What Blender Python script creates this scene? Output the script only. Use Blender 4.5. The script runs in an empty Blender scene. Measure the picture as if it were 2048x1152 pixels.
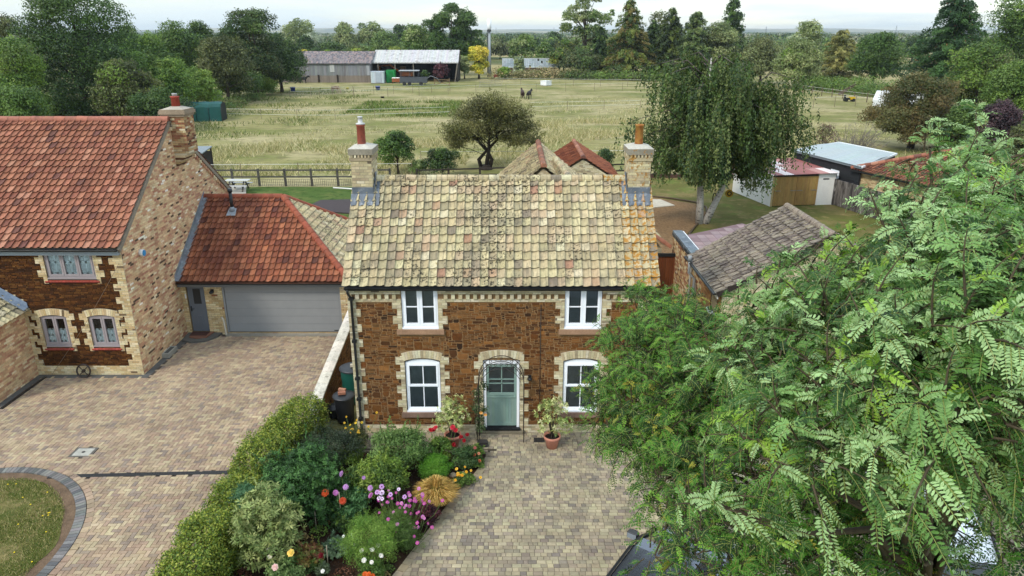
import bpy, math, random
import numpy as np
SC = bpy.context.scene
COL = SC.collection
PI = math.pi
# ------------------------------------------------------------------ camera, sky, sun, exposure
CAM_H = 11.0
PITCH = math.radians(19.735)
cam_d = bpy.data.cameras.new("camera"); cam = bpy.data.objects.new("camera", cam_d); COL.objects.link(cam)
cam.location = (0, 0, CAM_H); cam.rotation_euler = (PI/2 - PITCH, 0, 0)
cam_d.sensor_width = 36.0; cam_d.lens = 36.0*1430/2048
cam_d.clip_start = 0.1; cam_d.clip_end = 30000
SC.camera = cam
SUN_EL, SUN_AZ = math.radians(44), math.radians(-135)   # azimuth from +Y towards +X: sun stands behind-left of the viewer
sdir = (math.cos(SUN_EL)*math.sin(SUN_AZ), math.cos(SUN_EL)*math.cos(SUN_AZ), math.sin(SUN_EL))
w = bpy.data.worlds.new("World"); SC.world = w; w.use_nodes = True
nt = w.node_tree; nt.nodes.clear()
wo = nt.nodes.new('ShaderNodeOutputWorld'); bg = nt.nodes.new('ShaderNodeBackground')
sky = nt.nodes.new('ShaderNodeTexSky'); sky.sky_type = 'NISHITA'; sky.sun_disc = False
sky.sun_elevation = SUN_EL; sky.sun_rotation = SUN_AZ; sky.air_density = 1.0; sky.dust_density = 0.2; sky.ozone_density = 1.2
tc = nt.nodes.new('ShaderNodeTexCoord'); mp = nt.nodes.new('ShaderNodeMapping'); mp.inputs['Scale'].default_value = (1.3, 1.3, 16.0)
n1 = nt.nodes.new('ShaderNodeTexNoise'); n1.inputs['Scale'].default_value = 2.2; n1.inputs['Detail'].default_value = 7; n1.inputs['Roughness'].default_value = .55
rp = nt.nodes.new('ShaderNodeValToRGB'); rp.color_ramp.elements[0].position = .4; rp.color_ramp.elements[1].position = .62
rp.color_ramp.elements[0].color = (.3, .3, .3, 1); rp.color_ramp.elements[1].color = (.97, .97, .97, 1)
mx = nt.nodes.new('ShaderNodeMix'); mx.data_type = 'RGBA'
mx.inputs[7].default_value = (5.35, 6.05, 6.3, 1)          # sunlit cloud layer, in the sky texture's own units
sx = nt.nodes.new('ShaderNodeSeparateXYZ'); zr = nt.nodes.new('ShaderNodeMapRange'); vs = nt.nodes.new('ShaderNodeVectorMath'); vs.operation = 'SCALE'
zr.inputs[1].default_value = .04; zr.inputs[2].default_value = .8; zr.inputs[3].default_value = 1.0; zr.inputs[4].default_value = 2.1   # a clouded sky is brightest overhead

L = nt.links.new
L(tc.outputs['Generated'], mp.inputs['Vector']); L(mp.outputs[0], n1.inputs['Vector']); L(n1.outputs['Fac'], rp.inputs['Fac'])
L(rp.outputs['Color'], mx.inputs[0]); L(sky.outputs['Color'], mx.inputs[6]); L(tc.outputs['Generated'], sx.inputs[0]); L(sx.outputs['Z'], zr.inputs[0]); L(mx.outputs[2], vs.inputs[0]); L(zr.outputs[0], vs.inputs[3]); L(vs.outputs[0], bg.inputs['Color'])
bg.inputs['Strength'].default_value = 0.1
L(bg.outputs[0], wo.inputs['Surface'])
sl = bpy.data.lights.new("sun", 'SUN'); sl.energy = 1.5; sl.angle = math.radians(10); sl.color = (1.0, .92, .8)
so = bpy.data.objects.new("sun", sl); COL.objects.link(so)
from mathutils import Vector
so.rotation_euler = Vector(sdir).to_track_quat('Z', 'Y').to_euler(); so.location = (-30, -30, 60)
SC.view_settings.view_transform = 'Standard'; SC.view_settings.look = 'None'; SC.view_settings.gamma = 1; SC.view_settings.exposure = 0.78
SC.cycles.max_bounces = 6; SC.cycles.diffuse_bounces = 3; SC.cycles.glossy_bounces = 2; SC.cycles.transmission_bounces = 4; SC.cycles.transparent_max_bounces = 8
SC.cycles.volume_bounces = 0

# ------------------------------------------------------------------ measuring: turns a place seen in the survey photo into metres
FPX = 1430.0
def ray(x, y):
    a = (x-1024)/FPX; b = (576-y)/FPX
    return np.array((a, math.cos(PITCH)+b*math.sin(PITCH), -math.sin(PITCH)+b*math.cos(PITCH)))
def gp(x, y, z=0.0):
    r = ray(x, y); t = (z-CAM_H)/r[2]; return np.array((r[0]*t, r[1]*t, z))
def wp(x, y, Y):
    r = ray(x, y); t = Y/r[1]; return np.array((r[0]*t, Y, CAM_H+r[2]*t))
def dp(x, y, d):
    return np.array((0, 0, CAM_H))+ray(x, y)*d

# ------------------------------------------------------------------ mesh builder
def lin(c):
    return tuple((v/255/12.92 if v/255 <= .04045 else ((v/255+.055)/1.055)**2.4) for v in c)
def s(r, g, b, k=1.0):
    return tuple(v*k for v in lin((r, g, b)))
RN = random.Random(11)
rng = np.random.default_rng(11)
def jit(c, a=.12, h=.04, r=RN):
    k = 1+r.uniform(-a, a)
    return tuple(max(0, v*k*(1+r.uniform(-h, h))) for v in c)
def jitn(c, n, a=.12, h=.04, g=None):
    g = g or rng
    c = np.asarray(c, float); c = np.broadcast_to(c, (n, 3))
    return np.clip(c*(1+g.uniform(-a, a, (n, 1)))*(1+g.uniform(-h, h, (n, 3))), 0, 1)
def wloc(o):
    v = np.zeros(3)
    while o is not None:
        v += np.array(o.location); o = o.parent
    return v
class MB:
    def __init__(s_): s_.v = []; s_.n = 0; s_.li = []; s_.ls = []; s_.c = []; s_.sm = []
    def bulk(s_, V, faces, cols):
        V = np.asarray(V, float); n, k = V.shape[:2]
        if n == 0: return s_
        cols = np.broadcast_to(np.asarray(cols, float), (n, 3))
        off = s_.n+np.arange(n)*k
        for f in faces:
            f = np.asarray(f)
            s_.li.append((off[:, None]+f[None, :]).ravel()); s_.ls.append(np.full(n, len(f))); s_.c.append(cols); s_.sm.append(np.zeros(n, bool))
        s_.v.append(V.reshape(-1, 3)); s_.n += n*k
        return s_
    def poly(s_, V, faces, col, smooth=0):
        V = np.asarray(V, float); s_.sm.append(np.arange(len(faces)) < smooth)
        for f in faces:
            s_.li.append(np.asarray(f)+s_.n); s_.ls.append(np.array([len(f)])); s_.c.append(np.asarray(col, float)[None, :])
        s_.v.append(V); s_.n += len(V); return s_
    def box(s_, a, b, col):
        x0, y0, z0 = a; x1, y1, z1 = b
        return s_.poly([(x0,y0,z0),(x1,y0,z0),(x1,y1,z0),(x0,y1,z0),(x0,y0,z1),(x1,y0,z1),(x1,y1,z1),(x0,y1,z1)],
            [(0,3,2,1),(4,5,6,7),(0,1,5,4),(1,2,6,5),(2,3,7,6),(3,0,4,7)], col)
    def obox(s_, c, U, V, W, hu, hv, hw, col):
        c, U, V, W = map(lambda q: np.asarray(q, float), (c, U, V, W))
        P = [c+U*hu*a+V*hv*b+W*hw*d for d in (-1, 1) for a, b in ((-1,-1),(1,-1),(1,1),(-1,1))]
        return s_.poly(P, [(0,3,2,1),(4,5,6,7),(0,1,5,4),(1,2,6,5),(2,3,7,6),(3,0,4,7)], col)
    def bar(s_, p, q, w_, h_, col, up=(0,0,1)):
        p, q = np.asarray(p, float), np.asarray(q, float); d = q-p; l = np.linalg.norm(d); d = d/l
        u = np.cross(d, up); u = u/(np.linalg.norm(u)+1e-9); v = np.cross(u, d)
        return s_.obox((p+q)/2, d, u, v, l/2, w_/2, h_/2, col)
    def tube(s_, pts, rad, col, n=6, cap=True):
        P = np.asarray(pts, float); m = len(P)
        rad = np.broadcast_to(np.asarray(rad, float), (m,))
        T = np.gradient(P, axis=0); T /= np.linalg.norm(T, axis=1)[:, None]+1e-9
        ref = np.array((0, 0, 1.)) if abs(T[0][2]) < .9 else np.array((1., 0, 0))
        u = np.cross(T[0], ref); u /= np.linalg.norm(u); rings = []
        for i in range(m):
            u = u-T[i]*u.dot(T[i]); u /= np.linalg.norm(u)+1e-9; v = np.cross(T[i], u)
            a = np.arange(n)*2*PI/n
            rings.append(P[i]+rad[i]*(np.cos(a)[:, None]*u+np.sin(a)[:, None]*v))
        V = np.concatenate(rings); F = []
        for i in range(m-1):
            for j in range(n):
                k = (j+1) % n; F.append((i*n+j, i*n+k, (i+1)*n+k, (i+1)*n+j))
        if cap: F += [tuple(range(n-1, -1, -1)), tuple((m-1)*n+j for j in range(n))]
        return s_.poly(V, F, col, n*(m-1))
    def lathe(s_, prof, c, col, n=16):
        a = np.arange(n)*2*PI/n; c = np.asarray(c, float)
        V = np.concatenate([np.stack([c[0]+r*np.cos(a), c[1]+r*np.sin(a), np.full(n, c[2]+z)], 1) for r, z in prof]); F = []
        for i in range(len(prof)-1):
            for j in range(n):
                k = (j+1) % n; F.append((i*n+j, i*n+k, (i+1)*n+k, (i+1)*n+j))
        F += [tuple(range(n-1, -1, -1)), tuple((len(prof)-1)*n+j for j in range(n))]
        return s_.poly(V, F, col, n*(len(prof)-1) if n > 5 else 0)
    def prism(s_, poly, z0, z1, col):
        P = np.asarray(poly, float); n = len(P)
        V = np.concatenate([np.c_[P, np.full(n, z0)], np.c_[P, np.full(n, z1)]])
        return s_.poly(V, [tuple(range(n-1, -1, -1)), tuple(range(n, 2*n))]+[(i, (i+1) % n, n+(i+1) % n, n+i) for i in range(n)], col)
    def slab(s_, pts, th, col):          # any planar polygon in space, thickened along its normal
        P = np.asarray(pts, float); n = len(P); N = sum(np.cross(P[i], P[(i+1) % n]) for i in range(n)); N /= np.linalg.norm(N)
        return s_.poly(np.concatenate([P-N*th, P]), [tuple(range(n-1, -1, -1)), tuple(range(n, 2*n))]+[(i, (i+1) % n, n+(i+1) % n, n+i) for i in range(n)], col)
    def build(s_, name, m, parent=None, origin=None, smooth=False):
        V = np.concatenate(s_.v); li = np.concatenate(s_.li); ls = np.concatenate(s_.ls); C = np.concatenate(s_.c)
        o0 = wloc(parent) if parent is not None else np.zeros(3)
        org = np.zeros(3) if origin is None else np.asarray(origin, float)-o0
        V = V-o0-org
        me = bpy.data.meshes.new(name)
        me.vertices.add(len(V)); me.vertices.foreach_set('co', V.astype(np.float32).ravel())
        me.loops.add(len(li)); me.loops.foreach_set('vertex_index', li.astype(np.int32))
        me.polygons.add(len(ls)); me.polygons.foreach_set('loop_start', np.r_[0, np.cumsum(ls)[:-1]].astype(np.int32))
        at = me.attributes.new('col', 'FLOAT_COLOR', 'FACE')
        at.data.foreach_set('color', np.c_[C, np.ones(len(C))].astype(np.float32).ravel())
        me.polygons.foreach_set('use_smooth', np.ones(len(ls), bool) if smooth else np.concatenate(s_.sm))
        me.update(calc_edges=True)
        me.materials.append(m)
        o = bpy.data.objects.new(name, me); COL.objects.link(o); o.location = org
        if parent is not None: o.parent = parent
        return o
def tag(o, label, cat, group=None):
    o['label'] = label; o['category'] = cat
    if group: o['group'] = group
    return o
def thing(name, label, cat, loc=(0, 0, 0), group=None):
    o = bpy.data.objects.new(name, None); COL.objects.link(o); o.location = tuple(float(v) for v in loc); o.empty_display_size = .2
    return tag(o, label, cat, group)
def setting(o, kind='structure'):
    o['kind'] = kind; return o
def copy_tree(o, parent=None, loc=None, label=None):
    c = o.copy(); COL.objects.link(c)
    if parent is not None: c.parent = parent
    if loc is not None: c.location = tuple(float(v) for v in loc)
    if label: c['label'] = label
    for ch in [q for q in bpy.data.objects if q.parent == o]: copy_tree(ch, c)
    return c

# ------------------------------------------------------------------ materials
MATS = {}
def mat(name, col=None, rough=.75, spec=.3, var=.15, scale=6, bump=0, bscale=60, metal=0, spots=(), transl=0, fine=0, stretch=None, coat=0, gain=1):
    if name in MATS: return MATS[name]
    m = bpy.data.materials.new(name); m.use_nodes = True; nt = m.node_tree; nd = nt.nodes; lk = nt.links.new
    b = nd['Principled BSDF']
    if col is None:
        a = nd.new('ShaderNodeAttribute'); a.attribute_name = 'col'; c = a.outputs['Color']
    else:
        a = nd.new('ShaderNodeRGB'); a.outputs[0].default_value = (*col, 1); c = a.outputs[0]
    g = nd.new('ShaderNodeNewGeometry'); pos = g.outputs['Position']
    if stretch:
        mpn = nd.new('ShaderNodeMapping'); mpn.inputs['Scale'].default_value = stretch; lk(pos, mpn.inputs['Vector']); pos = mpn.outputs[0]
    if gain != 1:
        vm = nd.new('ShaderNodeVectorMath'); vm.operation = 'SCALE'; vm.inputs[3].default_value = gain; lk(c, vm.inputs[0]); c = vm.outputs[0]
    def noise(sc, det=4, ro=.6, st=None):
        p_ = pos
        if st: q = nd.new('ShaderNodeMapping'); q.inputs['Scale'].default_value = st; lk(g.outputs['Position'], q.inputs['Vector']); p_ = q.outputs[0]
        n = nd.new('ShaderNodeTexNoise'); n.inputs['Scale'].default_value = sc; n.inputs['Detail'].default_value = det; n.inputs['Roughness'].default_value = ro
        lk(p_, n.inputs['Vector']); return n.outputs['Fac']
    for amt, sc in ((var, scale), (fine, scale*9)):
        if amt:
            mr = nd.new('ShaderNodeMapRange'); mr.inputs[1].default_value = .3; mr.inputs[2].default_value = .7
            mr.inputs[3].default_value = 1-amt; mr.inputs[4].default_value = 1+amt; lk(noise(sc), mr.inputs[0])
            vm = nd.new('ShaderNodeVectorMath'); vm.operation = 'SCALE'; lk(c, vm.inputs[0]); lk(mr.outputs[0], vm.inputs[3]); c = vm.outputs[0]
    for scol, sc, lo, hi, amt, *ex in spots:
        mr = nd.new('ShaderNodeMapRange'); mr.inputs[1].default_value = lo; mr.inputs[2].default_value = hi; mr.inputs[3].default_value = 0; mr.inputs[4].default_value = amt
        lk(noise(sc, 5, .65, ex[0] if ex else None), mr.inputs[0]); fac = mr.outputs[0]
        if len(ex) > 1:      # grows only in some places
            m2 = nd.new('ShaderNodeMapRange'); m2.inputs[1].default_value = .44; m2.inputs[2].default_value = .58; lk(noise(ex[1], 2), m2.inputs[0])
            mm = nd.new('ShaderNodeMath'); mm.operation = 'MULTIPLY'; lk(fac, mm.inputs[0]); lk(m2.outputs[0], mm.inputs[1]); fac = mm.outputs[0]
        mi = nd.new('ShaderNodeMix'); mi.data_type = 'RGBA'; lk(fac, mi.inputs[0]); lk(c, mi.inputs[6]); mi.inputs[7].default_value = (*scol, 1); c = mi.outputs[2]
    lk(c, b.inputs['Base Color'])
    b.inputs['Roughness'].default_value = rough; b.inputs['Specular IOR Level'].default_value = spec; b.inputs['Metallic'].default_value = metal
    b.inputs['Coat Weight'].default_value = coat
    if bump:
        bn = nd.new('ShaderNodeBump'); bn.inputs['Strength'].default_value = bump; bn.inputs['Distance'].default_value = .02
        lk(noise(bscale), bn.inputs['Height']); lk(bn.outputs[0], b.inputs['Normal'])
    if transl:
        t = nd.new('ShaderNodeBsdfTranslucent'); lk(c, t.inputs['Color']); ms = nd.new('ShaderNodeMixShader'); ms.inputs[0].default_value = transl
        lk(b.outputs[0], ms.inputs[1]); lk(t.outputs[0], ms.inputs[2]); lk(ms.outputs[0], nd['Material Output'].inputs['Surface'])
    MATS[name] = m; return m
def glass_mat():
    if 'window glass' in MATS: return MATS['window glass']
    m = bpy.data.materials.new('window glass'); m.use_nodes = True; nt = m.node_tree; nd = nt.nodes; lk = nt.links.new
    nd.remove(nd['Principled BSDF'])
    t = nd.new('ShaderNodeBsdfTransparent'); t.inputs['Color'].default_value = (.82, .86, .86, 1)
    gl = nd.new('ShaderNodeBsdfGlossy'); gl.inputs['Roughness'].default_value = .02; gl.inputs['Color'].default_value = (.9, .95, 1, 1)
    fr = nd.new('ShaderNodeFresnel'); fr.inputs['IOR'].default_value = 1.55
    ms = nd.new('ShaderNodeMixShader'); lk(fr.outputs[0], ms.inputs[0]); lk(t.outputs[0], ms.inputs[1]); lk(gl.outputs[0], ms.inputs[2])
    lk(ms.outputs[0], nd['Material Output'].inputs['Surface']); MATS['window glass'] = m; return m
LEAF = mat('leaf', rough=.55, spec=.35, var=.0, transl=.28, gain=1.8)
SHINY = mat('shiny leaf', rough=.42, spec=.38, var=.0, transl=.25, gain=1.35)
BARK = mat('bark', rough=.9, var=.25, scale=5, bump=.4, bscale=30)
MASON = mat('brick and mortar', rough=.9, spec=.2, var=.16, scale=2.2, fine=.14, bump=.25, bscale=90)
STONE = mat('iron stone', rough=.9, spec=.2, var=.22, scale=7, fine=.2, bump=.6, bscale=45)
PAINT = mat('painted joinery', rough=.4, spec=.4, var=.04, scale=3)
METAL = mat('painted metal', rough=.45, spec=.45, var=.08, scale=4)
WOOD = mat('weathered timber', rough=.85, var=.25, scale=3, fine=.2, stretch=(8, 8, 1))
PLAST = mat('plastic', rough=.45, spec=.45, var=.05)
LEAD = mat('lead sheet', rough=.6, spec=.45, var=.25, scale=4, spots=(((.5,.52,.55), 6, .52, .7, .4),))
GLASS = glass_mat()
DARK = mat('dark interior', col=(.012, .013, .014), rough=.9, var=0)  # near-black colour that stands for the shade inside rooms
PLAIN = mat('plain', rough=.8, var=.12, scale=4, fine=.06)
# ------------------------------------------------------------------ masonry, tiles, windows
X, Y, Z = np.eye(3)
CREAM = [s(222,210,176,.8), s(212,198,160,.8), s(204,188,150,.78), s(192,176,142,.76), s(230,220,190,.8), s(174,158,130,.7), s(132,120,100,.6)]
CREAMW = [.25, .25, .2, .12, .1, .06, .02]
BUFF = [s(218,190,150,.92), s(211,176,136,.9), s(204,163,127,.88), s(196,149,118,.86), s(188,134,108,.84), s(226,207,172,.94), s(120,96,78,.6), s(236,228,210,.94)]
BUFFW = [.26, .22, .17, .12, .1, .07, .04, .02]
MIXBR = [s(198,166,120,.75), s(176,134,96,.7), s(160,104,76,.68), s(208,186,146,.78), s(120,86,64,.55), s(214,200,170,.8)]
MIXBRW = [.3, .22, .18, .16, .09, .05]
IRON = [s(136,90,46,.64), s(124,78,38,.62), s(110,70,38,.58), s(150,102,56,.68), s(98,64,38,.54), s(132,94,56,.62), s(82,58,40,.5)]
IRONW = [.24, .22, .17, .13, .11, .08, .05]
def pick(pal, wts, a=.1, r=RN):
    return jit(r.choices(pal, wts)[0], a, .03, r)
def clip_poly(P, poly):            # Sutherland-Hodgman against a convex counter-clockwise polygon
    out = P
    for i in range(len(poly)):
        a, b = poly[i], poly[(i+1) % len(poly)]; inp = out; out = []
        def ins(p): return (b[0]-a[0])*(p[1]-a[1])-(b[1]-a[1])*(p[0]-a[0]) >= -1e-9
        for j in range(len(inp)):
            p, q = inp[j], inp[(j+1) % len(inp)]; ip, iq = ins(p), ins(q)
            if ip: out.append(p)
            if ip != iq:
                d1 = (b[0]-a[0])*(p[1]-a[1])-(b[1]-a[1])*(p[0]-a[0]); d2 = (b[0]-a[0])*(q[1]-a[1])-(b[1]-a[1])*(q[0]-a[0])
                t = d1/(d1-d2); out.append((p[0]+(q[0]-p[0])*t, p[1]+(q[1]-p[1])*t))
        if len(out) < 3: return []
    return out
def minus(rects, hole):
    out = []
    for a0, b0, a1, b1 in rects:
        h0, k0, h1, k1 = max(a0, hole[0]), max(b0, hole[1]), min(a1, hole[2]), min(b1, hole[3])
        if h0 >= h1 or k0 >= k1: out.append((a0, b0, a1, b1)); continue
        if k0 > b0: out.append((a0, b0, a1, k0))
        if k1 < b1: out.append((a0, k1, a1, b1))
        if h0 > a0: out.append((a0, k0, h0, k1))
        if h1 < a1: out.append((h1, k0, a1, k1))
    return out
def in_poly(p, poly):
    return all((poly[(i+1) % len(poly)][0]-a[0])*(p[1]-a[1])-(poly[(i+1) % len(poly)][1]-a[1])*(p[0]-a[0]) >= 0 for i, a in enumerate(poly))
def raised(mb, O, U, V, N, P, base, th, inset, col):
    n = len(P); P = np.asarray(P); c = P.mean(0)
    d = P-c; l = np.linalg.norm(d, axis=1)[:, None]; Q = c+d*np.clip((l-inset)/np.maximum(l, 1e-6), .3, 1)
    A = O+P[:, :1]*U+P[:, 1:]*V+N*base; B = O+Q[:, :1]*U+Q[:, 1:]*V+N*(base+th)
    mb.poly(np.concatenate([A, B]), [tuple(range(n, 2*n))]+[(i, (i+1) % n, n+(i+1) % n, n+i) for i in range(n)], col)
def bricks(mb, O, U, V, region, pal, wts, holes=(), bw=.225, bh=.075, m=.01, base=0, th=.006, head=False):
    O, U, V = map(lambda q: np.asarray(q, float), (O, U, V)); N = np.cross(U, V)
    us = [p[0] for p in region]; vs = [p[1] for p in region]
    j = math.floor(min(vs)/bh)
    while j*bh < max(vs):
        u = math.floor(min(us)/bw)*bw-(bw/2 if j % 2 else 0); v0 = j*bh
        while u < max(us):
            L_ = bw/2 if head else bw
            rs = [(u+m/2, v0+m/2, u+L_-m/2, v0+bh-m/2)]
            for h in holes: rs = minus(rs, h)
            for r in rs:
                if r[2]-r[0] < .015 or r[3]-r[1] < .012: continue
                P = clip_poly([(r[0], r[1]), (r[2], r[1]), (r[2], r[3]), (r[0], r[3])], region)
                if len(P) >= 3: raised(mb, O, U, V, N, P, base+RN.uniform(-.001, .001), th, .002, pick(pal, wts))
            u += L_
        j += 1
def rubble(mb, O, U, V, u0, v0, u1, v1, holes, pal, wts, cw=.032, ch=.036, big=.05, long=(3, 10), tall=(1, 1, 1, 2, 2, 3), th=.006, seed=3, gap=.0052):
    r = random.Random(seed); O, U, V = map(lambda q: np.asarray(q, float), (O, U, V)); N = np.cross(U, V)
    nu, nv = int((u1-u0)/cw), int((v1-v0)/ch); occ = np.zeros((nv, nu), bool)
    for j in range(nv):
        for i in range(nu):
            x, y = u0+(i+.5)*cw, v0+(j+.5)*ch
            if any(h[0]-.005 < x < h[2]+.005 and h[1]-.005 < y < h[3]+.005 for h in holes): occ[j, i] = True
    for j in range(nv):
        i = 0
        while i < nu:
            if occ[j, i]: i += 1; continue
            if r.random() < big: a, b = r.randint(6, 11), r.randint(4, 7)
            else: a, b = r.randint(*long), r.choice(tall)
            w_ = 0
            while w_ < a and i+w_ < nu and not occ[j, i+w_]: w_ += 1
            if i+w_ < nu and not occ[j, min(i+w_+1, nu-1)] is True and w_ < a and w_ < 2: pass
            h_ = 1
            while h_ < b and j+h_ < nv and not occ[j+h_, i:i+w_].any(): h_ += 1
            if w_ >= 4 and h_ > 3 and w_ < h_: h_ = 2
            occ[j:j+h_, i:i+w_] = True
            x0, y0, x1, y1 = u0+i*cw, v0+j*ch, u0+(i+w_)*cw, v0+(j+h_)*ch
            W_, H_ = x1-x0, y1-y0; e = gap; q = min(W_, H_)
            f = r.uniform(.12, .38)*q; k = lambda a_=.011: r.uniform(-a_, a_)*min(1, q/.07)
            P = [(x0+e+f+k(), y0+e+k()*.7), (x0+W_*.5+k(), y0+e+k()*.8), (x1-e-f*r.random()+k(), y0+e+k()*.7), (x1-e+k(), y0+H_*.4+k()), (x1-e-.4*f*r.random(), y1-e+k()*.7),
                 (x0+W_*.5+k(), y1-e+k()*.8), (x0+e+f*r.random(), y1-e+k()*.7), (x0+e+k(), y0+H_*.5+k())]
            raised(mb, O, U, V, N, P, 0, th*r.uniform(.7, 1.3), .007, pick(pal, wts, .16, r))
            i += w_
def pantiles(mb, O, U, V, ncol, nrow, tw, ga, colfn, clip=None, amp=1.0, lift=.05, seed=1):
    r = np.random.default_rng(seed); O, U, V = map(lambda q: np.asarray(q, float), (O, U, V)); N = np.cross(U, V)
    S = np.array([0, .16, .34, .52, .68, .82, .93, 1.0]); H = np.array([.02, .006, 0, .004, .024, .052, .064, .062])*amp*tw/.23
    k = len(S); I, J = np.meshgrid(np.arange(ncol), np.arange(nrow)); I = I.ravel(); J = J.ravel(); n = len(I)
    du = r.normal(0, .003, n); dv = r.normal(0, .006, n); dh = np.abs(r.normal(0, .004, n)); tilt = r.normal(0, .004, n)
    u = (I*tw+du)[:, None]+S[None, :]*(tw*1.0); v0 = (J*ga+dv)[:, None]+0*u; v1 = v0+ga*1.12
    h0 = H[None, :]+lift+dh[:, None]+tilt[:, None]*(S[None, :]-.5); h1 = H[None, :]+0*h0+.004
    def P(u_, v_, h_): return O+u_[..., None]*U+v_[..., None]*V+h_[..., None]*N
    A, B, C = P(u, v0, h0-.013), P(u, v0, h0), P(u, v1, h1)
    Vt = np.concatenate([A, B, C], 1)
    cols = np.array([colfn(i, j) for i, j in zip(I, J)])
    for q in range(k-1):
        uc = (u[:, q]+u[:, q+1])/2; vc = v0[:, 0]+ga*.5
        ok = np.ones(n, bool) if clip is None else np.array([in_poly((a, b), clip) for a, b in zip(uc, vc)])
        if not ok.any(): continue
        Vq = np.stack([Vt[:, q], Vt[:, q+1], Vt[:, k+q+1], Vt[:, k+q], Vt[:, 2*k+q+1], Vt[:, 2*k+q]], 1)[ok]
        mb.bulk(Vq, [(0, 1, 2, 3), (3, 2, 4, 5)], cols[ok])
    if clip is None:     # seams: the raised roll's side
        side = np.stack([Vt[:, k-1], Vt[:, 2*k-1], Vt[:, 3*k-1]], 1); lo = side-N*.03
        mb.bulk(np.stack([side[:, 1], lo[:, 1], lo[:, 2], side[:, 2]], 1), [(0, 1, 2, 3)], cols)
def ridge(mb, p0, p1, r0, seg, colfn, arc=105, flare=.012):
    p0, p1 = np.asarray(p0, float), np.asarray(p1, float); d = p1-p0; Lg = np.linalg.norm(d); d /= Lg
    n = max(1, round(Lg/seg)); sd = np.cross(d, Z); sd /= np.linalg.norm(sd); up = np.cross(sd, d)
    A = np.radians(np.linspace(-arc, arc, 9))
    for i in range(n):
        a, b = p0+d*Lg*i/n, p0+d*(Lg*(i+1)/n-.012); c = colfn(i)
        for q0, q1, ra, rb in ((a, b, r0+flare*RN.random(), r0),):
            R0 = q0+ra*(np.sin(A)[:, None]*sd+np.cos(A)[:, None]*up); R1 = q1+rb*(np.sin(A)[:, None]*sd+np.cos(A)[:, None]*up)
            F = [(j, j+1, 9+j+1, 9+j) for j in range(8)]+[tuple(range(8, -1, -1)), tuple(range(9, 18))]
            mb.poly(np.concatenate([R0, R1]), F, c)
WHITE = s(243,247,252,.97)
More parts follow.
